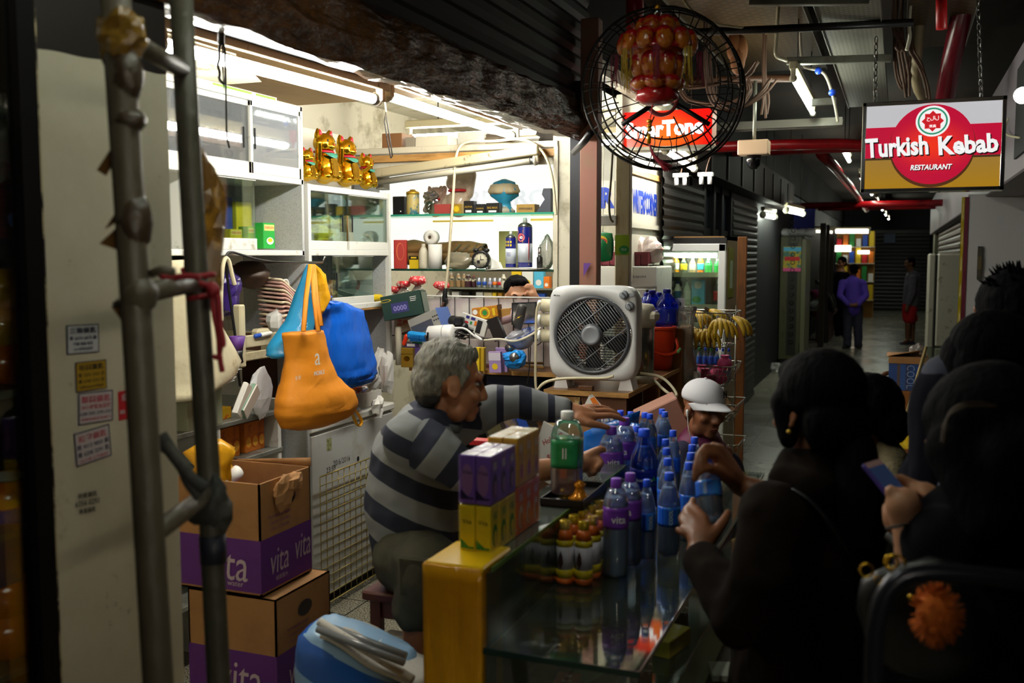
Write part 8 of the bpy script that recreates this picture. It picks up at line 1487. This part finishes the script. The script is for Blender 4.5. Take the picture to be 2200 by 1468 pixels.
grow('jacket',t,[[(1905,1450,2.8,.18),(1905,1200,2.8,.165),(1900,1060,2.78,.125)],[(1850,1060,2.7,.08),(1955,1050,2.86,.085)],[(1955,1060,2.86,.08),(1985,1250,2.86,.07)]],mat('olive jacket','#25251d',.9,spec=.1,var=(30,'#1c1c16',.4,.7)),.010,3,crumpled=.006)
grow('fleece_collar',t,[[(1895,945,2.72,.032),(1915,985,2.68,.042),(1912,1030,2.64,.036),(1895,1075,2.62,.02)],[(1895,945,2.72,.03),(1880,930,2.80,.03)]],mat('cream fleece','#b9a884',.95,bump=(160,1.0)),.007,2,crumpled=.005)
hairblob(t,HM,[((0,-.03,.045),(.088,.10,.09)),((0,-.08,-.02),(.07,.05,.06))],M_hair,.007,.95,.004);grow('hair_bun',t,[[(1872,862,2.70,.036),(1884,850,2.70,.030)]],M_hair,.006,2,crumpled=.007);face_bits(t,HM,.95,lips=False)
t=person('person in black with long hair looking at a phone',2110,1.85);HM=headM(t,2110,955,1.80,-150,-.45)
PHL=[[(1975,1235,1.78,.040),(1950,1130,1.80,.028),(1940,1085,1.80,.032)],[(1935,1080,1.80,.018),(1922,1065,1.80,.013),(1914,1055,1.80,.0115),(1912,1060,1.80,.0095)],[(1925,1100,1.82,.015),(1910,1105,1.84,.012),(1906,1090,1.86,.010)],[(1928,1112,1.82,.014),(1910,1120,1.84,.0115),(1906,1104,1.86,.0095)],[(1930,1124,1.82,.013),(1914,1134,1.84,.0105),(1908,1120,1.86,.009)]]
PHR=[[(2060,1150,1.92,.036),(2010,1100,1.94,.030),(1985,1070,1.94,.032)],[(1982,1055,1.95,.015),(1955,1040,1.96,.0125),(1935,1030,1.96,.011),(1916,1030,1.95,.0085)],[(1975,1068,1.93,.015),(1955,1062,1.93,.012),(1942,1056,1.93,.010),(1932,1052,1.92,.0085)],[(1985,1080,1.91,.016),(1968,1072,1.89,.0125),(1964,1062,1.88,.0105)],[(1975,1088,1.92,.014),(1958,1085,1.91,.0105),(1948,1080,1.90,.009)]]
grow('body',t,[[(2110,1600,1.85,.15),(2110,1350,1.85,.14),(2110,1180,1.83,.12)],[(2110,1100,1.82,.06),(2112,1020,1.81,.055)],[(2030,1180,1.75,.06),(2190,1180,1.92,.06)],[(2030,1180,1.75,.05),(2010,1330,1.72,.045),(1975,1235,1.78,.038)],[(2190,1190,1.95,.05),(2150,1230,1.98,.044),(2060,1150,1.92,.034)]]+PHL+PHR,M_skin3,.0055,2,lambda b,o:head(b,HM,M_skin3,.95))
M_blk=mat('black cloth','#0b0b10',.95,spec=.08)
grow('jacket',t,[[(2120,1600,1.85,.20),(2120,1350,1.85,.18),(2115,1190,1.83,.145)],[(2030,1180,1.76,.08),(2190,1180,1.93,.08)],[(2030,1190,1.75,.07),(2022,1300,1.72,.06),(1990,1262,1.76,.052)],[(2190,1190,1.95,.07),(2150,1230,1.98,.058),(2095,1178,1.95,.048)]],M_blk,.010,3,crumpled=.006)
hairblob(t,HM,[((0,-.03,.045),(.105,.115,.098)),((0,-.08,-.05),(.11,.07,.10)),((-.08,.0,.0),.05,(-.10,-.03,-.14),.045),((.08,.0,.0),.05,(.10,-.03,-.14),.045),((0,-.09,-.05),.09,(0,-.10,-.20),.07)],M_hair,.009,1.0,.002)
b=B()
for i in range(7):b.tube([P(x+RN.uniform(-6,6),y+RN.uniform(-6,6),d=1.66+.01*i)-t.location for x,y in((2140,872),(2090,866),(2050,876),(2030,905),(2026,950))],.0012,mat('lit hair strand','#3a2814',.7),4,smooth=2)
obj('loose_strand',b,t);face_bits(t,HM,.95,lips=False)
pc=P(1921,1056,d=1.875);px_=(P(1942,1050,d=1.90)-P(1908,1062,d=1.86));pz=(P(1893,1012,d=1.90)-P(1950,1104,d=1.84));F=frame(pc,px_,pz);t2=thing('phone','purple cased phone held by the person in black','phone',F)
obj('phone_case',B().box((0,0,0),(.068,.138,.009),mat('phone purple','#4a3a8a',.3),.004),t2);obj('screen',B().bx(-.029,.029,-.056,.056,.0046,.0052,mat('phone screen','#1c1e2c',.12,emit=.06,ecol='#6a8ac8')),t2);obj('top_bar',B().bx(-.029,.029,.056,.068,.0046,.0050,mat('phone pink','#c8a0a0',.4)),t2)
obj('wrist_strap',B().tube([P(x,y,d=d)-t.location for x,y,d in((1905,1136,1.78),(1940,1128,1.76),(1962,1126,1.78),(1966,1136,1.78),(1950,1160,1.77),(1930,1175,1.79),(1905,1150,1.82))],.009,M_black,6,flat=.3,smooth=2),t)
t=person('person with a dark ponytail and grey shouldered vest at the right edge',2120,2.30);HM=headM(t,2155,800,2.28,78,-.2)
grow('body',t,[[(2085,1500,2.35,.15),(2085,1050,2.35,.13),(2090,930,2.32,.11)],[(2100,900,2.32,.06),(2130,850,2.30,.053)],[(2040,890,2.3,.065),(2160,890,2.4,.065)]],M_skin3,.008,2,lambda b,o:head(b,HM,M_skin3,.97))
grow('vest',t,[[(2085,1500,2.35,.19),(2085,1050,2.35,.165),(2090,930,2.33,.13)],[(2040,850,2.34,.085),(2150,890,2.40,.085)],[(2035,860,2.32,.085),(2025,1050,2.30,.075),(2040,1160,2.28,.06)]],mat('charcoal vest','#12121c',.95,spec=.08),.010,3,crumpled=.006)
grow('shoulder_panel',t,[[(2035,812,2.32,.058),(2085,795,2.36,.06)]],mat('grey shoulder','#3a3c4c',.9),.009,3,crumpled=.004)
hairblob(t,HM,[((0,-.03,.05),(.09,.105,.092)),((0,-.075,.0),(.08,.055,.075)),((0,.06,.075),(.065,.04,.035)),((-.068,.045,.03),.022,(-.074,.03,-.03),.012)],M_hair,.008,.98,.002);grow('ponytail',t,[[(2092,745,2.3,.04),(2072,760,2.3,.055),(2060,830,2.3,.055),(2062,890,2.3,.03)]],M_hair,.009,3,crumpled=.003);face_bits(t,HM,.97)
obj('striped_cuff',B().sheet(lambda u,v:P(2015+50*u-10*v,1035+70*v+10*u,d=2.12-.03*sin(pi*u))-t.location,8,8,stripes('cuff stripes',[(0,'#3c3c50'),(.5,'#55556c')],RT,.008,.9),.012),t)
t=person('man with short spiky black hair standing behind the ponytail',2165,2.75);HM=headM(t,2168,690,2.72,-165)
grow('body',t,[[(2165,1500,2.8,.15),(2165,900,2.78,.14),(2165,830,2.76,.10)],[(2166,800,2.75,.06),(2168,740,2.73,.055)],[(2110,880,2.7,.06),(2230,880,2.85,.06)]],M_skin2,.008,2,lambda b,o:head(b,HM,M_skin2))
grow('jacket',t,[[(2165,1500,2.8,.19),(2165,900,2.78,.17),(2165,830,2.76,.125)],[(2110,880,2.7,.085),(2230,880,2.85,.085)]],M_blk,.012,3);h_=hairblob(t,HM,[((0,-.02,.05),(.094,.11,.096)),((0,-.07,-.03),(.085,.05,.07))],M_hair,.007,1,.005)
for i in range(60):a,e=RN.uniform(0,2*pi),RN.uniform(.5,1.5);n=V((cos(a)*cos(e),sin(a)*cos(e),sin(e)));c=V((0,-.02,.05))+V((n.x*.088,n.y*.104,n.z*.09));obj('hair_tuft',B(HM).cyl(c,c+n*.026+V((0,.004,0)),.006,M_hair,.0008,5),h_)
t=thing('shoulder_bag','black handbag with gold rings and an orange fur pompom at the bottom right','bag',P(1990,1330,d=1.66));o=t.location
b=B();crumple(b,(0,0,0),(.11,.045,.10),mat('black leather','#0a0a0c',.4),3,.15,18,12);obj('bag_body',b,t)
for x,y,r in((1862,1226,.012),(1925,1212,.016),(1915,1208,.012),(1903,1255,.009),(1888,1247,.007)):obj('gold_ring',B().ring([(r*.75,-.003),(r,-.003),(r,.003),(r*.75,.003)],mat('dull gold','#b8902c',.25,1),16,frame(P(x,y,d=1.60)-o,(1,RN.uniform(-.5,.5),0),(0,.3,1))),t)
b=B();b.sph(P(2012,1322,d=1.56)-o,(.030,.03,.042),mat('orange fur','#c8641a',.95),14,10)
for i in range(260):a,e=RN.uniform(0,2*pi),RN.uniform(-1.5,1.5);n=V((cos(a)*cos(e),sin(a)*cos(e),sin(e)));c=P(2012,1322,d=1.56)-o+V((n.x*.027,n.y*.027,n.z*.038));b.cyl(c,c+n*.016,.0022,mat('orange fur','#c8641a'),.0004,4)
pm=obj('fur_pompom',b,t);pm['kind']='stuff';obj('gold_ball',B().sph(P(1958,1284,d=1.58)-o,.006,mat('dull gold','#b8902c'),8,6),t)
t=thing('folding_chair','dark steel tube folding chair back at the bottom right corner','chair',P(2050,1468,d=1.35));o=t.location;q=lambda x,y:P(x,y,d=1.35)-o
obj('back_tube',B().tube([q(*a)for a in((1868,2300),(1876,1468),(1880,1340),(1905,1262),(1960,1228),(2100,1236),(2300,1262),(2330,1400),(2340,2300))],.013,mat('chair tube','#2c2c34',.3,.6),12,smooth=2),t)
obj('seat',B().sheet(lambda u,v:q(1890+430*u,1760)+V((FW.x,FW.y,0))*(.14*v),4,4,M_black,.02),t)
for x in(1890,2320):obj('leg',B().tube([q(x,1760),q(x,1760)+V((FW.x*.2,FW.y*.2,-(q(x,1760)+o).z))],.012,mat('chair tube','#2c2c34'),10),t)
t=person('man behind the mesh screen, only forehead and raised hand showing',1120,6.45);HM=headM(t,1112,640,6.4,8,-.15)
grow('body',t,[[(1115,1090,6.5,.09),(1115,800,6.5,.14),(1115,720,6.48,.12)],[(1114,700,6.45,.06),(1112,665,6.43,.055)],[(1085,730,6.4,.06),(1150,730,6.5,.06)],[(1155,735,6.5,.05),(1175,700,6.4,.042),(1152,645,6.32,.03),(1144,632,6.31,.028)],[(1144,630,6.31,.011),(1138,618,6.30,.010),(1128,620,6.30,.008)],[(1146,626,6.31,.011),(1138,613,6.30,.010),(1126,616,6.30,.008)],[(1149,625,6.31,.011),(1142,613,6.31,.010),(1132,611,6.30,.008)],[(1138,634,6.31,.011),(1132,628,6.30,.009),(1128,634,6.30,.008)]],M_skin3,.0075,2,lambda b,o:head(b,HM,M_skin3,1.05));grow('shirt',t,[[(1115,820,6.5,.18),(1115,730,6.48,.14)],[(1085,735,6.4,.075),(1152,735,6.5,.075)]],M_dark,.012,3)
hairblob(t,HM,[((0,-.035,.055),(.084,.095,.082)),((0,.04,.105),(.055,.035,.022))],M_hair,.007,1.05,.004);face_bits(t,HM,1.05,closed=True)
# ------------------------------------------------------------- far down the passage
def standing(label,px,yf,hpx,face,chains,cl,hairm=M_hair,d=None,skin=M_skin2,vox=.012,face_on=False):
 q=P(px,yf,Z=0);d=(q-EYEV).dot(FW);t=person(label,px,d);s=hpx/181.0;C=lambda c:[(px+x*s,yf-y*s,d+dz,r*s*hs)for x,y,dz,r in c];hs=181*d/FPX/1.70/s*s
 HM=headM(t,px+chains['head'][0]*s,yf-chains['head'][1]*s,d,face,-.1)
 grow('body',t,[C(c)for c in chains['body']],skin,vox*.8,2,lambda b,o:head(b,HM,skin,hs))
 for nm,cs,m in cl:grow(nm,t,[C(c)for c in cs],m,vox,3,crumpled=.006)
 hairblob(t,HM,[((0,-.028,.045),(.086,.10,.086)),((0,-.075,-.02),(.072,.045,.06))],hairm,.010,hs,.005);face_bits(t,HM,hs);return t
leg=lambda x:[(x,88,0,.10),(x*1.05,46,0,.065),(x*1.05,6,.02,.045)]
standing('man in a purple shirt and dark trousers with hands clasped behind his back',1832,748,181,176,{'head':(2,167),'body':[[(0,92,0,.12),(0,115,0,.13),(0,140,0,.13)],[(2,148,0,.06),(2,158,0,.055)],[(-20,140,0,.07),(20,140,0,.07)],leg(-9),leg(9),[(-23,138,0,.055),(-27,112,-.05,.045),(-4,92,-.2,.035)],[(23,138,0,.055),(28,112,-.05,.045),(6,91,-.2,.035)],[(-4,92,-.2,.035),(5,92,-.22,.04)]]},
 [('shirt',[[(0,84,0,.165),(0,110,0,.165),(0,138,0,.16)],[(-20,139,0,.085),(20,139,0,.085)],[(-23,138,0,.075),(-28,112,-.06,.062),(-10,95,-.18,.05)],[(23,138,0,.075),(29,112,-.06,.062),(12,94,-.18,.05)],[(0,150,0,.075),(0,147,0,.08)]],mat('purple shirt','#6a4cd0',.8)),('trousers',[[(0,92,0,.15),(0,86,0,.15)],[(-10,84,0,.115),(-11,45,0,.09),(-12,5,.02,.08)],[(10,84,0,.115),(11,45,0,.09),(12,5,.02,.08)]],mat('slate trousers','#3c3c50',.85)),('shoe',[[(-12,3,0,.05),(-18,2,-.15,.045)]],M_black),('shoe',[[(12,3,0,.05),(14,2,-.15,.045)]],M_black)])
standing('youth in a grey jacket and red shorts with sandals facing left',1955,740,190,-80,{'head':(-1,166),'body':[[(2,88,0,.12),(4,115,0,.12),(6,138,0,.12)],[(2,142,0,.06),(0,156,0,.055)],[(-4,86,0,.09),(-4,46,0,.058),(-5,8,0,.04),(-14,3,-.05,.035)],[(6,86,.1,.09),(5,46,.1,.058),(5,8,.1,.04),(-4,3,.08,.035)],[(6,135,-.15,.055),(4,105,-.18,.045),(-5,80,-.16,.035),(-7,70,-.16,.035)]]},
 [('jacket',[[(2,84,0,.155),(4,112,0,.155),(6,136,0,.145)],[(7,135,-.15,.075),(5,105,-.19,.064),(-3,84,-.17,.05)]],mat('grey jacket','#6a6670',.85)),('shorts',[[(1,88,0,.14),(0,74,0,.14),(-2,54,0,.12),(3,54,.08,.12)]],mat('red shorts','#d01a22',.7)),('sandal',[[(-5,2,0,.04),(-18,1,-.05,.038)]],mat('blue sandal','#3a4466',.6)),('sandal',[[(6,2,.1,.04),(-8,1,.08,.038)]],mat('blue sandal','#3a4466'))],skin=mat('shin tan','#7d5236',.5))
standing('person in black standing before the far lit shop',1806,722,172,-60,{'head':(2,165),'body':[[(0,85,0,.12),(0,140,0,.12)],[(1,145,0,.06),(2,158,0,.055)],leg(-7),leg(7),[(14,138,0,.05),(18,110,0,.045),(10,92,-.1,.04)]]},[('jacket',[[(0,60,0,.17),(0,112,0,.16),(0,136,0,.14)],[(14,138,0,.07),(18,110,0,.06)],[(-14,138,0,.07),(-18,105,0,.06)]],M_blk),('trousers',[[(-7,80,0,.11),(-7,5,0,.07)],[(7,80,0,.11),(7,5,0,.07)]],M_blk)])
q=P(1636,800,Z=0);dg_=15.2;a,c=P(1632,500,d=dg_),P(1727,500,d=dg_);a.x=max(a.x,XF-.12);t=thing('metal_cabinet','rust streaked olive metal cabinet jutting into the passage','cabinet',(a.x,a.y,0));W=c.x-a.x;H=P(1680,508,d=dg_).z;mg=mat('streaked olive','#4c4c34',.45,var=(1.6,'#26261c',.55,.62,(3,3,.8)))
obj('body',B().bx(0,W,0,.9,.12,H,mg,.01),t);obj('plinth',B().bx(.02,W-.02,.02,.88,0,.12,M_black),t);b=B()
for i in range(16):b.ring([(.024,0),(.034,0),(.034,.01),(.024,.01)],M_black,10,frame((W-.13,-.01,.4+i*.12),(1,0,0),(0,0,1)))
lk=obj('ring_binding',B().bx(W-.2,W-.06,-.008,0,.2,H-.1,mat('dark strip','#23231c',.5)),t);b.M=Matrix();obj('ring_row',b,lk);obj('door_edge',B().bx(W+.0,W+.06,0,.9,.12,H-.05,mat('olive edge','#6a6a50',.4)),t)
p0,p1=P(1683,583,d=dg_-.05),P(1724,530,d=dg_-.05);b=B().bx(p0.x,p1.x,-.012,-.004,p0.z,p1.z,mat('poster yellow','#b8a428',.5,var=(9,'#4a7a6a',.5,.56)));w=p1.x-p0.x;b.bx(p0.x,p1.x,-.014,-.011,p1.z-.07,p1.z-.01,M_sky);b.bx(p0.x+.02,p1.x-.02,-.014,-.011,p0.z+.16,p0.z+.22,M_red);b.bx(p0.x,p1.x,-.014,-.011,p0.z,p0.z+.05,M_pink);one('poster','yellow poster with coloured bands on the olive cabinet','poster',b,Matrix.Translation((0,a.y,0)))
for i in range(4):q=P(1688+i*18,496,d=dg_+.2);one('white_pack',('first','second','third','fourth')[i]+' white plastic pack from the left on the olive cabinet','pack',crumple(B(),(0,0,0),(.09,.15,.07),mat('white pack','#d0d0d4',.4),5+i,.25,10,7),T(q.x,a.y+.3,H+.055))
one('blue_banner','plain blue banner board above the white packs','banner',B().bx(0,P(1752,470,d=17).x-P(1682,470,d=17).x,0,.05,0,(490-448)*17/FPX,mat('far blue','#3440c8',.5)),Matrix.Translation(P(1682,492,d=17)))
o=P(1772,735,Z=0);do=(o-EYEV).dot(FW);k=do/FPX;t=thing('food_case','curved glass food case on a dark red base by the passage','counter',o);obj('base',B().bx(-18*k,8*k,-.1,1.6,0,62*k,mat('dark red base','#3a1410',.5)).bx(-18*k,17*k,-.12,1.6,58*k,66*k,mat('dark red base','#3a1410')),t)
obj('curved_glass',B().sheet(lambda u,v:((-22+38*sin(v*1.5))*k,-.1+1.6*u,(132-68*v**1.2)*k),2,10,film('case glass','#dfe6e6',.35),.008),t);b=B();b.tube([((-22+38*sin(v*1.5/8))*k,-.1,(132-68*(v/8)**1.2)*k)for v in range(9)],.035,M_black,6);obj('case_edge',b,t);obj('steel_tray',B().bx(-40*k,0,.0,1.5,66*k,72*k,M_chrome),t)
for i,(x,y,m,lab)in enumerate(((1752,632,M_pink,'pink bag hung over the curved food case'),(1750,655,M_white2,'white tub in the curved food case'),(1764,660,M_green,'green bundle in the curved food case'),(1752,670,M_orange,'orange bundle low in the curved food case'),(1768,690,mat('white wrap','#d8d4cc',.4),'white paper bundle glowing in the food case'))):one('food_bundle',lab,'food',crumple(B(),(0,0,0),(.10,.12,.09),m,i,.4,10,7),Matrix.Translation(P(x,y,d=do+.3)))
q=P(1754,585,d=do+2.4);q.x=max(q.x,-1.5);q.z-=.05;bottle('water_bottle','blue water bottle far down beside the olive cabinet','bottle',q,.34,.085,M_cap,M_bigb);one('display_stand','slim dark stand carrying the far blue bottle','stand',B().bx(-.12,.12,0,.3,0,q.z,M_dark).bx(-.12,.12,-.01,0,q.z-.25,q.z-.02,M_yellow),Matrix.Translation((q.x,q.y-.1,0)))
for i,x in enumerate((1762,1770,1780)):p=P(x,740,d=18.5+i);one('steel_post',('nearest','middle','farthest')[i]+' dark steel post beside the curved food case','post',B().bx(-.05,.05,0,.1,0,2.3,mat('dull post','#3c342c',.35,.5)),Matrix.Translation((p.x,p.y,0)))
ds=27.5;a,c=P(1792,660,d=ds),P(1876,660,d=ds);W=c.x-a.x;t=thing('shop_shelves','far lit shop shelves crammed with goods behind the purple shirt','shelf',(a.x,a.y,0));H=P(1830,500,d=ds).z;a0=a
obj('back_board',B().bx(0,W,.35,.4,0,H,mat('warm back board','#b8853c',.6)),t)
for z in(.5,1.0,1.5,1.95):obj('shelf_board',B().bx(0,W,0,.35,z-.02,z,M_cream),t)
cs=[M_red,M_yellow,M_blue,M_white2,M_green,M_orange];nm_=('red','yellow','blue','white','green','orange')
for r,z in enumerate((.5,1.0,1.5,1.95)):
 for i in range(6):pack('far_packet',nm_[(i*5+r*2)%6]+' packet on the far shop shelf, '+('lowest','second','third','top')[r]+' row, place '+('one','two','three','four','five','six')[i]+' from the left','packet',V((a.x+W*(i+.5)/6,a.y+.03,z)),(W/8,.15,.22+.1*((i+r)%3)),cs[(i*5+r*2)%6])
for x0,x1,y0,y1,lab in((1792,1828,527,541,'white lit panel low in the far shop'),(1842,1868,538,546,'small lit panel right of the other in the far shop')):p,q=P(x0,y1,d=ds-.5),P(x1,y0,d=ds-.5);one('light_panel',lab,'lamp',B().bx(p.x,q.x,a0.y-.08,a0.y+.001,p.z,q.z,mat('far light panel','#fff',.4,emit=2.2,ecol='#fffbe8')))
p,q=P(1900,523,d=32),P(1924,504,d=32);one('notice','small pale blue notice on the dark end shutter','notice',B().bx(p.x,q.x,33.20,33.24,p.z,q.z,mat('pale notice','#5a6a8a',.5)))
one('plastic_bag','small white heap on the floor by the grey shutters','bag',crumple(B(),(0,0,.06),(.16,.12,.07),M_poly,3,.4),Matrix.Translation(P(1660,800,Z=0)))
M_fr=mat('old fridge white','#c8c0b0',.4,var=(9,'#8a7c64',.58,.72));d1=13.5;a,c=P(1988,760,d=d1),P(2062,760,d=d1);H=P(2020,545,d=d1).z;t=thing('old_fridge','old white fridge standing askew on the right of the passage','fridge',(a.x,a.y,0));W=c.x-a.x
obj('body',B().bx(0,W*.22,0,.6,0,H,M_fr,.02),t);obj('door',B().bx(W*.26,W,-.02,.5,.48,H,M_fr,.02),t);obj('lower_door',B().bx(W*.26,W,-.02,.5,.0,.46,M_fr,.02),t);obj('door_seal',B().bx(W*.21,W*.27,.0,.5,0,H-.02,M_dark),t)
d1=8.6;a,c=P(2066,760,d=d1),P(2225,760,d=d1);H=P(2110,420,d=d1).z;t=thing('white_cupboard','tall white cupboard door with a grip handle and tinsel edge','cupboard',(a.x,a.y,0));W=c.x-a.x;obj('door',B().bx(0,W,0,.5,0,H,mat('cupboard grey white','#d0ccce',.45),.006),t);p=P(2101,600,d=d1);h=70*mpp(p)
b=B().bx(p.x-a.x-.018,p.x-a.x+.018,-.03,0,p.z,p.z+h,mat('handle plate','#4a463c',.35));hn=obj('handle',b,t);obj('handle_grip',B().bx(p.x-a.x-.014,p.x-a.x+.014,-.045,-.025,p.z+h*.3,p.z+h*.7,mat('handle brown','#6a5a3a',.4)),hn)
obj('tinsel_edge',B().sheet(lambda u,v:(-.045*u,.02*sin(v*60)*.5,H*(.02+.97*v)),2,60,mat('yellow tinsel','#b8a01c',.3),.01),t);obj('crimson_strip',B().bx(-.02,.012,-.012,0,.02,H-.02,mat('crimson strip','#6a1030',.5)),t)
q0=P(1908,838,d=4.6);k=mpp(q0);t=thing('water_carton','open blue striped carton on a brown carton right of the passage','carton',q0);m=stripes('blue stripes',[(0,'#2a4a8a'),(.4,'#5a4a4c'),(.55,'#2f5496'),(.8,'#3a3f66')],(1,0,0),.09)
obj('carton_body',B().bx(0,78*k,0,.24,0,62*k,m),t);obj('brown_top',B().bx(-.002,78*k,-.003,.24,58*k,72*k,M_card),t);obj('open_flap',B().sheet(lambda u,v:(.14*u-.01,.2*v,72*k+.03*u*(1-v)),4,4,M_card,.004),t);obj('lettering',B().text('COOL',mat('pale blue print','#7a94c8',.5),frame((44*k,-.003,30*k),(0,0,-1),(1,0,0)),h=16*k,w=50*k,up=.001),t);obj('plastic_cup',crumple(B(),(0,0,0),(.035,.035,.045),M_poly,3,.3),t,T(56*k,.1,76*k))
o=P(1912,990,d=4.62);one('carton','plain brown carton with a white half moon mark under the striped one','carton',B().bx(0,84*k,0,.28,-o.z,q0.z-o.z-.002,mat('orange brown carton','#8a5420',.6),.004).face([(.07+.026*cos(pi*i/10),.20+.016*sin(pi*i/10))for i in range(11)],M_paper,frame((.02,-.001,-.03),(1,0,0),(0,0,1)),.001),Matrix.Translation(o))
t=thing('folding_chair','brown folding chair behind the stacked cartons','chair',P(1890,1000,d=4.95));o=t.location;q=lambda x,y:P(x,y,d=4.95)-o;obj('back_tube',B().tube([q(*a)for a in((1884,1480),(1885,840),(1892,810),(1905,800),(1960,800))],.011,M_woodbrown,8,smooth=2),t);obj('back_panel',B().sheet(lambda u,v:q(1888+70*u,812+80*v),3,3,mat('chair orange brown','#8a5420'),.012),t);obj('seat',B().sheet(lambda u,v:q(1888+70*u,985)+V((0,.3*v,0)),3,3,mat('chair orange brown','#8a5420'),.015),t)
t=thing('glass_case','slanted glass case with a glowing yellow interior','case',P(1985,1000,d=3.9));o=t.location;q=lambda x,y,e=0:P(x,y,d=3.9+e)-o
obj('case_edge',B().tube([q(1925,965),q(1990,745)],.006,mat('glass edge tan','#a08a5c',.2),6),t);obj('slanted_glass',B().add([q(1925,965),q(1990,745),q(2070,745,.3),q(2070,965,.3),q(1927,965),q(1992,745),q(2072,745,.3),q(2072,965,.3)],[(0,1,2,3),(7,6,5,4),(0,4,5,1),(1,5,6,2),(2,6,7,3),(3,7,4,0)],M_glass),t);obj('base',B().bx(-.02,.5,.0,.4,-o.z,-.02,M_black),t)
obj('black_bar',B().tube([q(1960,990),q(2006,850)],.022,M_black,6),t);obj('lit_interior',B().bx(.02,.4,.12,.3,.0,.14,mat('yellow lit case','#c8a01c',.4,emit=.9,ecol='#e8b81c',var=(30,'#fff0a0',.5,.6))),t)
